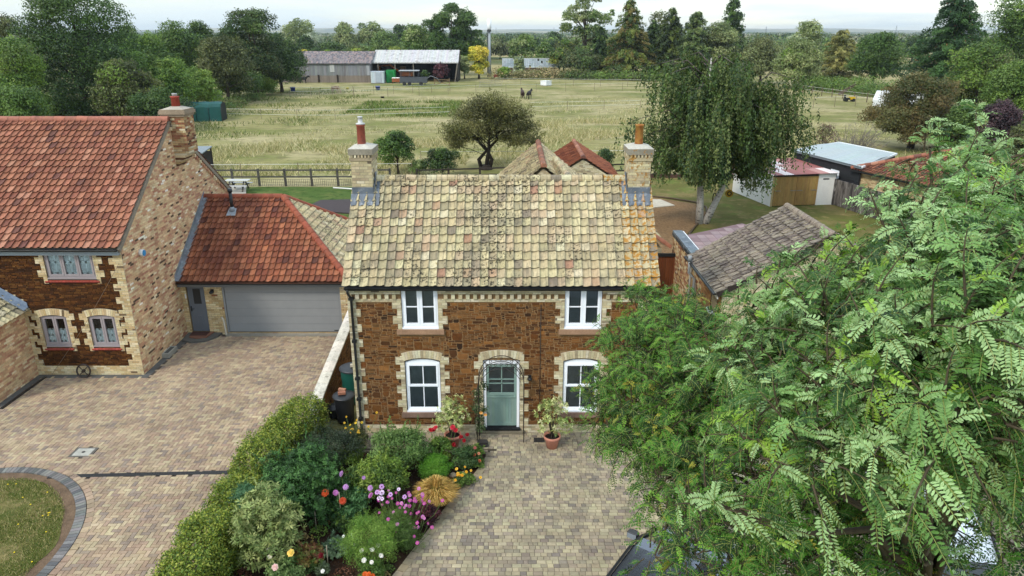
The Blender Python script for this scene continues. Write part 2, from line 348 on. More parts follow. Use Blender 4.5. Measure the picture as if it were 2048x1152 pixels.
def window(parent, x0, x1, z0, z1, y, kind, col, arch=0, sill=None, light=None):
    """a window in a wall facing -Y; y is the wall face"""
    f = MB(); d0, d1 = y+.03, y+.11; fw = .065
    def rect(a, b, c, d, w_, ya, yb, col_):
        f.box((a, ya, b), (c, yb, b+w_), col_); f.box((a, ya, d-w_), (c, yb, d), col_)
        f.box((a, ya, b+w_), (a+w_, yb, d-w_), col_); f.box((c-w_, ya, b+w_), (c, yb, d-w_), col_)
    panes = []
    rect(x0, z0, x1, z1, fw*.75, d0, d1, col)
    if arch:
        n = 8; xs = [x0+(x1-x0)*i/n for i in range(n+1)]
        top = [(x, z1+arch*(1-((x-(x0+x1)/2)/((x1-x0)/2))**2)) for x in xs]
        P = [(x0, z1-.001), (x1, z1-.001)]+top[::-1]
        V = [(a, d0+.005, b) for a, b in P]+[(a, d1, b) for a, b in P]; k = len(P)
        f.poly(V, [tuple(range(k)), tuple(range(2*k-1, k-1, -1))]+[((i+1) % k, i, k+i, k+(i+1) % k) for i in range(k)], col)
    a, b, c, d = x0+fw*.75, z0+fw*.75, x1-fw*.75, z1-fw*.75
    if kind == 'casement2':
        m = (a+c)/2
        for p, q in ((a, m-.012), (m+.012, c)):
            rect(p, b, q, d, .06, y+.018, d1-.02, col); panes.append((p+.06, b+.06, q-.06, d-.06))
            f.box((p+.06, y+.03, (b+d)/2-.012), (q-.06, d1-.03, (b+d)/2+.012), col)
        f.box((m-.012, y+.03, b), (m+.012, d1-.01, d), col)
    elif kind == 'sash':
        m = b+(d-b)*.54; mid = (a+c)/2
        rect(a, m-.05, c, d, .055, y+.018, d1-.03, col); rect(a+.002, b, c-.002, m-.05, .03, y+.045, d1-.005, col)
        for p in ((a+.055, m+.005, c-.055, d-.055), (a+.03, b+.03, c-.03, m-.08)):
            panes.append(p); f.box((mid-.013, y+.05, p[1]), (mid+.013, d1-.02, p[3]), col)
    elif kind == 'casement3' or kind == 'casementg':
        k = 3 if kind == 'casement3' else 2; wd = (c-a)/k
        for i in range(k):
            p, q = a+wd*i+.006, a+wd*(i+1)-.006
            rect(p, b, q, d, .055, y+.018, d1-.02, col); panes.append((p+.055, b+.055, q-.055, d-.055))
        for i in range(1, k): f.box((a+wd*i-.006, y+.03, b), (a+wd*i+.006, d1-.01, d), col)
    f.box((x0-.02, y-.02, z0-.05), (x1+.02, d0+.02, z0-.001), tuple(v*.95 for v in col))
    wo_ = f.build('window', PAINT, parent)
    g = MB()
    for p in panes: g.poly([(p[0], y+.065, p[1]), (p[2], y+.065, p[1]), (p[2], y+.065, p[3]), (p[0], y+.065, p[3])], [(0, 1, 2, 3)], (1, 1, 1))
    g.build('pane', GLASS, wo_)
    bl = MB()
    if light == 'blind':
        for p in panes:
            z = p[1]+.02
            while z < p[3]:
                bl.poly([(p[0], y+.1, z), (p[2], y+.1, z), (p[2], y+.14, z+.022), (p[0], y+.14, z+.022)], [(0, 1, 2, 3)], s(176,184,184,.7)); z += .04
            for xx in (p[0]+.06, p[2]-.06): bl.box((xx-.003, y+.122, p[1]), (xx+.003, y+.125, p[3]), s(190,194,196,.8))
            bl.box((p[0], y+.125, p[1]), (p[2], y+.15, p[1]+.022), s(190,194,196,.8))
        bl.build('blind', PLAIN, wo_)
    elif light in ('shutter', 'halfshutter'):
        for p in panes:
            top = p[3] if light == 'shutter' else p[1]+(p[3]-p[1])*.56; wc = s(240,248,248,.97)
            n = 2; wd = (p[2]-p[0])/n
            for i in range(n):
                q0, q1 = p[0]+wd*i, p[0]+wd*(i+1)
                for aa in ((q0, p[1], q0+.03, top), (q1-.03, p[1], q1, top), (q0, p[1], q1, p[1]+.05), (q0, top-.05, q1, top), (q0, (p[1]+top)/2-.03, q1, (p[1]+top)/2+.03)):
                    bl.box((aa[0], y+.085, aa[1]), (aa[2], y+.105, aa[3]), wc)
                z = p[1]+.06
                while z < top-.06:
                    bl.poly([(q0+.03, y+.088, z), (q1-.03, y+.088, z), (q1-.03, y+.1, z+.034), (q0+.03, y+.1, z+.034)], [(0, 1, 2, 3)], wc); z += .045
        bl.build('shutter', PLAIN, wo_)
    rm = MB(); rm.box((x0, y+.3, z0), (x1, y+.31, z1), (.01, .01, .01)); rm.build('dark_room_backing', DARK, wo_)  # backing sheet behind the panes; the unlit room's darkness is put into its colour
    if sill is not None:
        sm, (sa, sb, sh, sp), sc = sill
        k = MB()
        if sm == 'stone': k.box((x0-sa, y-sp, z0-.05-sh), (x1+sa, y+.06, z0-.052), sc)
        else:
            n = int((x1-x0+2*sa)/.11)
            for i in range(n):
                aa = x0-sa+(x1-x0+2*sa)*i/n
                k.slab([(aa+.004, y-sp, z0-.05-sh+.01), (aa+(x1-x0+2*sa)/n-.004, y-sp, z0-.05-sh+.01), (aa+(x1-x0+2*sa)/n-.004, y+.05, z0-.055), (aa+.004, y+.05, z0-.055)], .05, jit(sc, .12, .05))
        k.build('window_sill', MASON, wo_)
    return wo_
def quoin_rects(u_edge, sgn, v0, v1, a=.34, b=.225, cs=3, bh=.075, start=0):
    out = []; k = start; v = v0
    while v < v1-.01:
        w_ = a if k % 2 == 0 else b; t = min(v+cs*bh, v1)
        out.append((u_edge, v, u_edge+w_, t) if sgn > 0 else (u_edge-w_, v, u_edge, t)); v = t; k += 1
    return out
def brick_rects(mb, O, U, V, rects, pal, wts, base=.016, th=.006, mort=s(196,184,160,.7), bw=.225):
    N = np.cross(U, V); O = np.asarray(O, float)
    for r in rects:
        c = O+U*(r[0]+r[2])/2+V*(r[1]+r[3])/2+N*(base/2)
        mb.obox(c, U, V, N, (r[2]-r[0])/2, (r[3]-r[1])/2, base/2, mort)
        bricks(mb, O, U, V, [(r[0], r[1]), (r[2], r[1]), (r[2], r[3]), (r[0], r[3])], pal, wts, base=base, th=th, bw=bw)
def arch_bricks(mb, O, U, V, u0, u1, v, rise, h, pal, wts, base=.018, th=.008, n=None):
    N = np.cross(U, V); O = np.asarray(O, float); n = n or round((u1-u0+.16)/.078)
    def pt(t, k):
        x = u0-.02+(u1-u0+.04)*t; q = 2*t-1; zz = v+rise*(1-q*q); sl_ = q*.32*(u1-u0)/1.0
        return (x+sl_*k*h*.8, zz+k*h)
    mid = [pt(i/12, 0) for i in range(13)]+[pt(i/12, 1) for i in range(12, -1, -1)]
    A = np.array([O+U*a+V*b for a, b in mid]); mb.slab(A+N*base, base, s(196,184,160,.7))
    for i in range(n):
        t0, t1 = (i+.06)/n, (i+.94)/n
        raised(mb, O, U, V, N, [pt(t0, .01), pt(t1, .01), pt(t1, .98), pt(t0, .98)], base, th, .003, pick(pal, wts))
# ------------------------------------------------------------------ the cottage
UX, UZ = X, Z
TILE_C = [s(219,203,160,.7), s(212,195,152,.68), s(203,186,145,.66), s(213,189,152,.67), s(205,172,138,.64), s(194,178,143,.63), s(185,170,140,.6), s(224,211,174,.72), s(172,157,134,.56), s(194,151,122,.6)]
TILE_CW = [.24, .22, .18, .1, .03, .1, .05, .06, .015, .01]
def cream_tile(i, j=0): return pick(TILE_C, TILE_CW, .08)
RED_T = [s(172,112,84,.66), s(163,102,77,.64), s(182,120,92,.7), s(152,94,72,.62), s(136,88,74,.58), s(192,136,108,.72)]
RED_TW = [.34, .27, .2, .1, .04, .05]
ORANGE_T = [s(164,97,66,.62), s(152,87,60,.6), s(174,108,76,.64), s(138,76,54,.58), s(116,68,54,.54), s(186,116,80,.68)]
def red_tile(i, j=0): return pick(RED_T, RED_TW, .07)
def orange_tile(i, j=0): return pick(ORANGE_T, RED_TW, .07)
BLACKL, OCHRE = s(40,38,32,.7), s(188,132,46,.68)
CTILE = mat('lichened cream clay', rough=.85, spec=.25, var=.14, scale=9, fine=.16, spots=((s(136,132,116,.5), 5, .5, .62, .55, (3.2, .5, .5)), (s(120,116,100,.45), 1.1, .52, .66, .4), (BLACKL, 13, .54, .575, .85, None, .8), (s(170,140,70,.6), 6, .66, .69, .7)), bump=.2, bscale=70)
CTILE_O = mat('ochre lichened clay', rough=.85, spec=.25, var=.14, scale=9, fine=.16, spots=((s(136,132,116,.5), 5, .5, .62, .5, (3.2, .5, .5)), (BLACKL, 15, .61, .65, .7), (OCHRE, 9, .5, .54, .9)), bump=.2, bscale=70)
RTILE = mat('red clay', rough=.75, spec=.35, var=.16, scale=8, fine=.14, spots=((s(70,48,42,.7), 3, .58, .7, .5), (s(196,150,50,.8), 5, .72, .74, .7)), bump=.15, bscale=60)
OTILE = mat('orange clay', rough=.75, spec=.35, var=.18, scale=7, fine=.16, spots=((s(52,38,34,.7), 11, .62, .68, .7), (s(90,50,40,.7), 2.5, .55, .68, .45)), bump=.15, bscale=60)
BLACK = (.012, .013, .014)

FY = 18.2; CX0, CX1, CEZ, CBY = -4.48, 3.78, 4.5, 22.6
RYc, RZc = 20.38, 7.02
cot = thing('cottage', 'small stone cottage with cream pantile roof, two chimneys and a sage green front door', 'cottage', ((CX0+CX1)/2, FY, 0))
wb = MB(); mortar = s(178,142,100,.5)
hol = [(-3.02, .67, -2.02, 2.36), (1.44, .67, 2.46, 2.36), (-3.02, 3.3, -2.02, 4.6), (1.44, 3.3, 2.46, 4.6), (-.82, .15, .22, 2.32)]
def wall_rects(mb, x0, x1, z0, z1, y0, y1, holes, col):
    rs = [(x0, z0, x1, z1)]
    for h in holes: rs = minus(rs, h)
    for r in rs: mb.box((r[0], y0, r[1]), (r[2], y1, r[3]), col)
wall_rects(wb, CX0, CX1, 0, CEZ+.1, FY, FY+.3, hol, mortar)
wb.box((CX0, FY+.3, 0), (CX0+.3, CBY, CEZ), mortar); wb.box((CX1-.3, FY+.3, 0), (CX1, CBY, CEZ), mortar); wb.box((CX0+.3, CBY-.3, 0), (CX1-.3, CBY, CEZ), mortar)
for xa, xb in ((CX0, CX0+.3), (CX1-.3, CX1)):
    P = [(FY+.05, CEZ-.01), (CBY-.05, CEZ-.01), (RYc, RZc-.05)]
    wb.poly([(xa, a, b) for a, b in P]+[(xb, a, b) for a, b in P], [(2, 1, 0), (3, 4, 5), (0, 1, 4, 3), (1, 2, 5, 4), (2, 0, 3, 5)], mortar)
for X_, U_ in ((CX0, -Y), (CX1, Y)):
    O_ = np.array((X_, 0, 0)); reg = [(-CBY, 0), (-FY, 0), (-FY, CEZ), (-RYc, RZc-.05), (-CBY, CEZ)] if U_[1] < 0 else [(FY, 0), (CBY, 0), (CBY, CEZ), (RYc, RZc-.05), (FY, CEZ)]
    bricks(wb, O_, U_, Z, reg, CREAM, CREAMW)
cw_ = wb.build('wall', MASON, cot)
O = np.array((0, FY, 0.))
rects = quoin_rects(CX0, 1, .26, 4.08, start=1)+quoin_rects(CX1, -1, .26, 4.08)
for x0, x1, z0, z1 in ((-3.02, -2.02, .62, 2.45), (1.44, 2.46, .62, 2.45), (-3.02, -2.02, 3.2, 4.1), (1.44, 2.46, 3.2, 4.1), (-.82, .22, .26, 2.5)):
    rects += quoin_rects(x0, -1, z0, z1, .25, .12, start=int(z0*3))+quoin_rects(x1, 1, z0, z1, .25, .12, start=int(z0*3))
rects += [(CX0, 0, -.82, .26), (.22, 0, CX1, .26)]
top_r = [(CX0, 4.08, CX1, 4.16), (CX0, 4.3, CX1, 4.6)]
for h in hol: top_r = minus(top_r, h)
rects += top_r
q = MB(); brick_rects(q, O, X, Z, rects, CREAM, CREAMW)
for u0, u1, v in ((-3.02, -2.02, 2.3), (1.44, 2.46, 2.3), (-.82, .22, 2.32)): arch_bricks(q, O, X, Z, u0, u1, v, .09, .235, CREAM, CREAMW)
x = CX0+.03
while x < CX1-.1:     # dentil course under the eaves
    if not any(h[0]-.1 < x < h[2] and h[3] > 4.2 for h in hol):
        q.box((x, FY-.055, 4.165), (x+.1, FY, 4.295), pick(CREAM, CREAMW))
    x += .2
q.build('brick_dressing', MASON, cot)
st = MB(); holes = [(r[0], r[1], r[2], r[3]) for r in rects]+hol+[(CX0, 4.06, CX1, 5)]+[(u0-.1, v-.02, u1+.1, v+.3) for u0, u1, v in ((-3.02, -2.02, 2.3), (1.44, 2.46, 2.3), (-.82, .22, 2.32))]+[(-3.2, 3.05, -1.84, 3.2), (1.26, 3.05, 2.64, 3.2), (-3.2, .48, -1.84, .62), (1.26, .48, 2.64, .62)]
rubble(st, O, X, Z, CX0, .26, CX1, 4.08, holes, IRON, IRONW, seed=5, cw=.028, ch=.031, big=.04)
st.build('stone_facing', STONE, cot)
# windows
for a, b in ((-3.02, -2.02), (1.44, 2.46)):
    window(cot, a+.01, b-.01, 3.32, 4.5, FY, 'casement2', WHITE, sill=('stone', (.16, 0, .14, .07), s(176,140,112,.75)), light='blind')
    window(cot, a+.02, b-.02, .73, 2.24, FY, 'sash', WHITE, arch=.1, sill=('stone', (.16, 0, .15, .07), s(150,122,106,.72)), light='blind')
# front door
SAGE = s(134,159,149,.9)
fr = MB(); fr.box((-.81, FY+.02, .17), (-.735, FY+.13, 2.27), WHITE); fr.box((.135, FY+.02, .17), (.21, FY+.13, 2.27), WHITE)
xs = np.linspace(-.81, .21, 11); tp = [(x, 2.27+.12*(1-((x+.3)/.51)**2)) for x in xs]
Pf = [(-.735, 2.19), (.135, 2.19), (.21, 2.27)]+tp[::-1]
V = [(a, FY+.02, b) for a, b in Pf]+[(a, FY+.13, b) for a, b in Pf]; k = len(Pf)
fr.poly(V, [tuple(range(k)), tuple(range(2*k-1, k-1, -1))]+[((i+1) % k, i, k+i, k+(i+1) % k) for i in range(k)], WHITE)
d = MB(); dy = FY+.05
def dbox(a, b, c, e, f0, f1, col=SAGE): d.box((a, dy+f0, b), (c, dy+f1, e), col)
for a, b, c, e in ((-.73, .2, -.66, 2.19), (.06, .2, .13, 2.19), (-.66, 2.09, .06, 2.19), (-.66, 1.18, .06, 1.27)): dbox(a, b, c, e, 0, .05)
dbox(-.72, 1.125, .12, 1.165, -.025, .04); dbox(-.66, .2, .06, 1.125, .02, .05); dbox(-.66, .2, .06, .3, 0, .05)
for i in range(9): dbox(-.655+i*.08, .3, -.655+i*.08+.07, 1.12, .008, .03, jit(SAGE, .04))
for a, b, c, e in ((-.31, 1.27, -.28, 2.09), (-.66, 1.55, .06, 1.575), (-.66, 1.68, .06, 1.705)): dbox(a, b, c, e, .005, .04)
door = d.build('door', PAINT, cot); fr.build('door_frame', PAINT, cot)
g = MB(); g.poly([(-.66, dy+.035, 1.27), (.06, dy+.035, 1.27), (.06, dy+.035, 2.09), (-.66, dy+.035, 2.09)], [(0, 1, 2, 3)], (1, 1, 1)); g.build('pane', GLASS, door)
b = MB(); z = 1.28
while z < 2.08: b.poly([(-.66, dy+.06, z), (.06, dy+.06, z), (.06, dy+.08, z+.012), (-.66, dy+.08, z+.012)], [(0, 1, 2, 3)], s(170,176,176,.8)); z += .03
b.build('blind', PLAIN, door)
b = MB(); b.box((-.82, FY+.2, .1), (.22, FY+.21, 2.4), BLACK); b.build('dark_hall_backing', DARK, cot)  # sheet behind the door, painted near-black for the shade of the hall
h = MB(); h.box((-.72, dy-.03, 1.33), (-.68, dy, 1.5), BLACK); h.bar((-.7, dy-.05, 1.42), (-.58, dy-.05, 1.41), .02, .02, BLACK); h.build('handle', METAL, door)
b = MB(); b.box((-.84, FY-.1, .12), (.24, FY+.13, .17), BLACK); b.box((-.95, FY-.16, 0), (.35, FY-.01, .1), s(150,140,118,.6)); b.build('doorstep', PLAIN, cot)
# roof
TW, NC = .23, 37
rO = np.array((-4.55, FY-.17, 4.56)); rV = np.array((0, RYc-(FY-.17), RZc-4.56)); rL = np.linalg.norm(rV); rV /= rL
rb = MB(); rb.slab([(-4.5, FY-.1, 4.6), (3.9, FY-.1, 4.6), (3.9, RYc, RZc-.04), (-4.5, RYc, RZc-.04)], .05, s(120,110,95,.5))
rb.slab([(3.9, CBY+.15, 4.5), (-4.5, CBY+.15, 4.5), (-4.5, RYc+.01, RZc-.04), (3.9, RYc+.01, RZc-.04)], .06, TILE_C[1])
rbo = rb.build('roof', CTILE, cot)
m1, m2 = MB(), MB(); GA = rL/13
def pan(mb, i0, n, seed, lo=0, hi=13, gcol=cream_tile):
    pantiles(mb, rO+X*TW*i0+rV*GA*lo, X, rV, n, hi-lo, TW, GA, gcol, seed=seed)
pan(m1, 0, 33, 4); pan(m2, 33, 4, 6)
m1.build('roof_tiles', CTILE, rbo); m2.build('lichened_roof_tiles', CTILE_O, rbo)
pantb = MB(); bV = np.array((0, -(CBY+.15-RYc), RZc-4.5)); bL = np.linalg.norm(bV); bV /= bL
pantiles(pantb, (3.95, CBY+.15, 4.52), -X, bV, 37, 12, TW, bL/12, cream_tile, seed=9); pantb.build('rear_roof_tiles', CTILE, rbo)
rg = MB(); ridge(rg, (-3.92, RYc, RZc-.01), (2.6, RYc, RZc-.01), .125, .3, cream_tile); rg.build('ridge_tiles', CTILE, rbo)
rg = MB(); ridge(rg, (2.62, RYc, RZc-.01), (3.26, RYc, RZc-.01), .125, .3, cream_tile); rg.build('lichened_ridge_tiles', CTILE_O, rbo)
# chimneys
def chimney(x0, x1, y0, y1, z0, zt, pot_col, potm, cm, cowl):
    c = MB(); mo = s(176,166,142,.62)
    c.box((x0, y0, z0), (x1, y1, zt-.1), mo)
    zb = zt-.42
    for (O_, U_, l) in (((x0, y0, 0), X, x1-x0), ((x1, y0, 0), Y, y1-y0), ((x0, y1, 0), -Y, y1-y0), ((x1, y1, 0), -X, x1-x0)):
        bricks(c, O_, U_, Z, [(0, z0), (l, z0), (l, zb), (0, zb)], CREAM[1:], CREAMW[1:], bw=.23, bh=.08)
    e = .035; c.box((x0-e, y0-e, zb), (x1+e, y1+e, zb+.09), pick(CREAM[3:], CREAMW[3:])); 
    nx = 6
    for i in range(nx):
        xx = x0+(x1-x0)*(i+.15)/nx; c.box((xx, y0-e-.01, zb+.092), (xx+(x1-x0)/nx*.55, y0+.02, zb+.17), pick(CREAM[2:5], CREAMW[2:5]))
        yy = y0+(y1-y0)*(i+.15)/nx; c.box((x1-.02, yy, zb+.092), (x1+e+.01, yy+(y1-y0)/nx*.55, zb+.17), pick(CREAM[2:5], CREAMW[2:5]))
        c.box((x0-e-.01, yy, zb+.092), (x0+.02, yy+(y1-y0)/nx*.55, zb+.17), pick(CREAM[2:5], CREAMW[2:5]))
    e = .055; c.box((x0-e, y0-e, zb+.172), (x1+e, y1+e, zb+.33), s(170,162,144,.62))
    co = c.build('chimney', cm, cot)
    f = MB(); P = [(x0-e, y0-e), (x1+e, y0-e), (x1+e, y1+e), (x0-e, y1+e)]; i_ = .2; Q = [(x0+i_, y0+i_), (x1-i_, y0+i_), (x1-i_, y1-i_), (x0+i_, y1-i_)]
    f.poly([(a, b, zb+.332) for a, b in P]+[(a, b, zb+.42) for a, b in Q], [(4, 5, 6, 7), (0, 1, 5, 4), (1, 2, 6, 5), (2, 3, 7, 6), (3, 0, 4, 7)], s(206,200,186,.72)); f.build('flaunching', CTILE_O if potm is CTILE_O else MASON, co)
    xc, yc = (x0+x1)/2, (y0+y1)/2; p = MB(); z = zb+.4
    p.lathe([(.125, z), (.118, z+.04), (.112, z+.5), (.125, z+.51), (.125, z+.555), (.09, z+.556), (.09, z+.4)], (xc-.03 if cowl else xc, yc, 0), pot_col, 18); p.build('chimney_pot', potm, co)
    if cowl:
        p = MB(); p.lathe([(.13, z+.556), (.13, z+.585), (.065, z+.6), (.065, z+.74), (.075, z+.745), (.07, z+.77)], (xc-.03, yc, 0), s(206,206,204,.8), 14); p.build('cowl', METAL, co)
    l = MB(); m_ = .03; sl_ = (RZc-4.56)/(RYc-FY+.17)
    zy = lambda y: RZc-(RYc-y)*sl_
    lc = s(120,130,142,.55)
    l.slab([(x0-.02, y0-m_, zy(y0)+.02), (x1+.02, y0-m_, zy(y0)+.02), (x1+.02, y0-m_, zy(y0)+.26), (x0-.02, y0-m_, zy(y0)+.26)], .02, lc)
    a0, a1 = x0-.05-(.12 if x0 > 0 else 0), x1+.05+(.14 if x0 < 0 else 0); y_ = y0-.28
    n = 12; xs = np.linspace(a0, a1, n+1); wv = lambda x: .035+.03*math.sin((x+4.55)/TW*2*PI-1.4)
    for i in range(n):
        xa, xb = xs[i], xs[i+1]
        l.poly([(xa, y0-m_, zy(y0)+.075), (xb, y0-m_, zy(y0)+.075), (xb, y_, zy(y_)+.045+wv(xb)), (xa, y_, zy(y_)+.045+wv(xa))], [(3, 2, 1, 0)], lc)
    side = x0-m_ if x0 > 0 else x1+m_
    for k in range(3):
        ya, yb = y0-.02+k*(y1-y0)*.5/3, y0+(k+1)*(y1-y0)*.5/3
        l.box((min(side, side+.02 if x0 < 0 else side-.02), ya, zy(ya)-.05), (max(side, side+.02 if x0 < 0 else side-.02), yb, zy(yb)+.2), lc)
        l.slab([(side-.13, ya, zy(ya)+.085), (side+.13, ya, zy(ya)+.085), (side+.13, yb, zy(yb)+.085), (side-.13, yb, zy(yb)+.085)], .01, lc)
    l.build('lead_flashing', LEAD, co)
CHM = mat('ochre lichened brick', rough=.9, spec=.2, var=.16, scale=2.2, fine=.14, spots=((OCHRE, 7, .55, .6, .8),), bump=.25, bscale=90)
chimney(-4.5, -3.93, 19.98, 20.8, 6.4, 8.02, s(166,86,66,.62), RTILE, MASON, True)
chimney(3.28, 3.88, 19.98, 20.8, 6.4, 8.02, s(180,128,62,.68), mat('lichened pot', rough=.8, var=.2, scale=6, spots=((s(150,84,40,.8), 9, .5, .6, .8),)), CHM, False)
# gutter and down pipe
gm = MB(); A = np.linspace(PI, 2*PI, 9)
def gutter(mb, p0, p1, r, out, col):
    p0, p1 = np.asarray(p0, float), np.asarray(p1, float); V = []
    for p in (p0, p1):
        for rr in (r, r*.85): V += [p+rr*np.cos(a)*np.asarray(out)+rr*np.sin(a)*Z for a in A]
    F = []; k = len(A)
    for i in range(k-1): F += [(i, i+1, 2*k+i+1, 2*k+i), (k+i+1, k+i, 3*k+i, 3*k+i+1)]
    F += [(0, 2*k, 3*k, k), (k-1, 2*k-1, 4*k-1, 3*k-1)]+[tuple(range(k)), tuple(range(2*k, 3*k))]
    mb.poly(V, F, col)
gutter(gm, (-4.5, FY-.17, 4.54), (3.9, FY-.17, 4.54), .065, -Y, BLACK); gm.box((-4.5, FY-.1, 4.42), (3.9, FY-.062, 4.58), BLACK)
gm.build('gutter', PLAST, cot)
dpm = MB(); px_ = -4.36
dpm.tube([(px_-.06, FY-.17, 4.5), (px_-.06, FY-.17, 4.38), (px_, FY-.08, 4.2), (px_, FY-.08, .22), (px_+.02, FY-.16, .1), (px_+.02, FY-.2, .08)], .036, BLACK, 8)
for z in (.45, 1.1, 1.75, 2.9, 4.15): dpm.box((px_-.065, FY-.13, z), (px_+.065, FY-.005, z+.07), BLACK)
dpm.build('downpipe', PLAST, cot)
b = MB(); b.tube([(.79, FY-.06, .3), (.79, FY-.02, 1.75), (.79, FY-.02, 4.0)], .008, BLACK, 4); b.build('cable', PLAST, cot)
b = MB(); b.lathe([(.03, 0), (.07, .03), (.075, .06), (.03, .1)], (.5, FY-.1, 1.73), BLACK, 10); b.box((.46, FY-.06, 1.74), (.54, FY, 1.86), BLACK); b.build('wall_lamp', METAL, cot)
# rear wing: two gabled pantile roofs behind the ridge and a hipped lean-to on the right
def gable_roof(parent, cx, ya, yb, hw, ze, zr, tilem, fn, wallpal, rot=0, name='rear_roof', wallc=None, hip_near=0, ridge_fn=None, tw=.23):
    R_ = np.array([[math.cos(rot), -math.sin(rot), 0], [math.sin(rot), math.cos(rot), 0], [0, 0, 1]])
    T = lambda p: (R_@(np.asarray(p, float)-np.array((cx, ya, 0))))+np.array((cx, ya, 0))
    wl = MB(); c = s(190,176,146,.65)
    Pp = [(cx-hw+.1, 0), (cx+hw-.1, 0), (cx+hw-.1, ze), (cx, zr-.1), (cx-hw+.1, ze)]
    V = [T((a, ya+.1, b)) for a, b in Pp]+[T((a, yb-.1, b)) for a, b in Pp]; k = 5
    wl.poly(V, [tuple(range(k)), tuple(range(2*k-1, k-1, -1))]+[((i+1) % k, i, k+i, k+(i+1) % k) for i in range(k)], c)
    bricks(wl, T((cx, ya+.1, 0)), R_@X, Z, [(-hw+.1, 0), (hw-.1, 0), (hw-.1, ze), (0, zr-.1), (-hw+.1, ze)], *wallpal)
    for sg in (-1, 1):
        a = (ya+.1, yb-.1); 
        O_, U_ = (T((cx+sg*(hw-.1), 0, 0))-R_@Y*ya, R_@Y) if sg > 0 else (T((cx+sg*(hw-.1), 0, 0))+R_@Y*0-(-R_@Y)*(-ya), -(R_@Y))
        if sg < 0: O_ = T((cx-hw+.1, ya, 0)); bricks(wl, O_, U_, Z, [(-(yb-ya)+.1, 0), (-.1, 0), (-.1, ze), (-(yb-ya)+.1, ze)], *wallpal)
        else: O_ = T((cx+hw-.1, ya, 0)); bricks(wl, O_, U_, Z, [(.1, 0), (yb-ya-.1, 0), (yb-ya-.1, ze), (.1, ze)], *wallpal)
    wl.build(name.replace('roof', 'wall'), MASON, parent)
    t = MB(); L_ = yb-ya; sl_ = math.hypot(hw, zr-ze); nr = max(2, round(sl_/.27)); ncl = round(L_/tw)
    u1, v1 = R_@Y, R_@np.array((hw, 0, zr-ze))/sl_
    pantiles(t, T((cx-hw, yb, ze)), -u1, v1, ncl, nr, L_/ncl, sl_/nr, fn, seed=21)
    pantiles(t, T((cx+hw, ya, ze)), u1, R_@np.array((-hw, 0, zr-ze))/sl_, ncl, nr, L_/ncl, sl_/nr, fn, seed=22)
    ro = t.build(name, tilem, parent)
    rg = MB(); ridge(rg, T((cx, ya-.03, zr+.02)), T((cx, yb, zr+.02)), .13, .33, ridge_fn or fn); rg.build('ridge_tiles', tilem, ro)
    return ro
gable_roof(cot, 1.32, 29.6, 36.6, 2.9, 3.3, 5.72, CTILE, cream_tile, (CREAM, CREAMW), ridge_fn=red_tile)
gable_roof(cot, 2.38, 26.6, 32.6, 2.2, 3.6, 5.55, CTILE, cream_tile, (CREAM, CREAMW), rot=math.radians(4))
lw = MB(); lw.box((3.8, 29.3, 0), (6.4, 33, 2.25), s(190,176,146,.65)); lw.build('lean_to_wall', MASON, cot)
lt = MB(); P1 = np.array((3.7, 29.0, 2.35)); 
pantiles(lt, (6.55, 29.2, 2.35), Y, np.array((-.82, 0, .572)), 17, 8, .23, .27, cream_tile, seed=31); lto = lt.build('lean_to_roof', CTILE, cot)
rg = MB(); ridge(rg, (6.72, 29.2, 2.36), (4.6, 29.2, 3.84), .12, .33, red_tile); rg.build('ridge_tiles', RTILE, lto)
gt = MB(); 
for i in range(10): gt.box((5.95+i*.1, 28.95, .05), (5.95+i*.1+.093, 28.99, 2.02), jit(s(120,66,34,.7), .15))
gt.box((5.9, 28.99, .3), (6.98, 29.04, .4), s(100,56,30,.7)); gt.box((5.9, 28.99, 1.6), (6.98, 29.04, 1.7), s(100,56,30,.7)); gt.box((5.85, 28.9, 2.04), (6.98, 29.02, 2.16), BLACK)
tag(gt.build('garden_gate', WOOD, None, origin=(6.4, 28.97, 0)), 'tall brown boarded gate between the cottage and the grey roofed bungalow', 'gate')
# red roofed brick outbuilding behind the cottage
ob = thing('outbuilding', 'small yellow brick outbuilding with a dark red tiled gable roof behind the cottage', 'outbuilding', (4.05, 41, 0))
gable_roof(ob, 4.05, 40.6, 47.4, 2.35, 2.75, 4.25, RTILE, lambda i, j: pick(ORANGE_T[:5], RED_TW[:5], .12), (CREAM, CREAMW), name='roof', ridge_fn=red_tile)

# ------------------------------------------------------------------ the big left house
HX, HY0, HY1, HRY, HRZ, HEZ, HLX = -12.5, 21.9, 31.1, 26.5, 7.98, 4.45, -24.0
lh = thing('house', 'large two storey brick house with red pantile roof and shuttered windows at left', 'house', (HX, HY0, 0))
wb = MB(); mo = s(204,180,146,.74)
hol = [(-15.03, 3.45, -13.44, 4.5), (-15.6, 1.05, -14.72, 2.18), (-14.02, 1.05, -13.12, 2.18)]
wall_rects(wb, HLX, HX, 0, HEZ+.05, HY0, HY0+.3, hol, mo)
P = [(HY0+.3, 0), (HY1, 0), (HY1, HEZ), (HRY, HRZ-.05), (HY0+.3, HEZ+.2)]
wb.poly([(HX-.3, a, b) for a, b in P]+[(HX, a, b) for a, b in P], [tuple(range(4, -1, -1)), tuple(range(5, 10))]+[(i, (i+1) % 5, 5+(i+1) % 5, 5+i) for i in range(5)], mo)
wb.box((HLX, HY1-.3, 0), (HX-.3, HY1, HEZ), mo)
bricks(wb, (HX, 0, 0), Y, Z, [(HY0, 0), (HY1, 0), (HY1, HEZ), (HRY, HRZ-.06), (HY0, HEZ)], BUFF, BUFFW)
wb.build('wall', MASON, lh)
O = np.array((0, HY0, 0.)); q = MB()
rects = quoin_rects(HX, -1, .35, 4.45, .45, .29, cs=3)+[(HLX, 0, HX, .35)]
rects += quoin_rects(-16.12, 1, .35, 2.4, .3, .16)
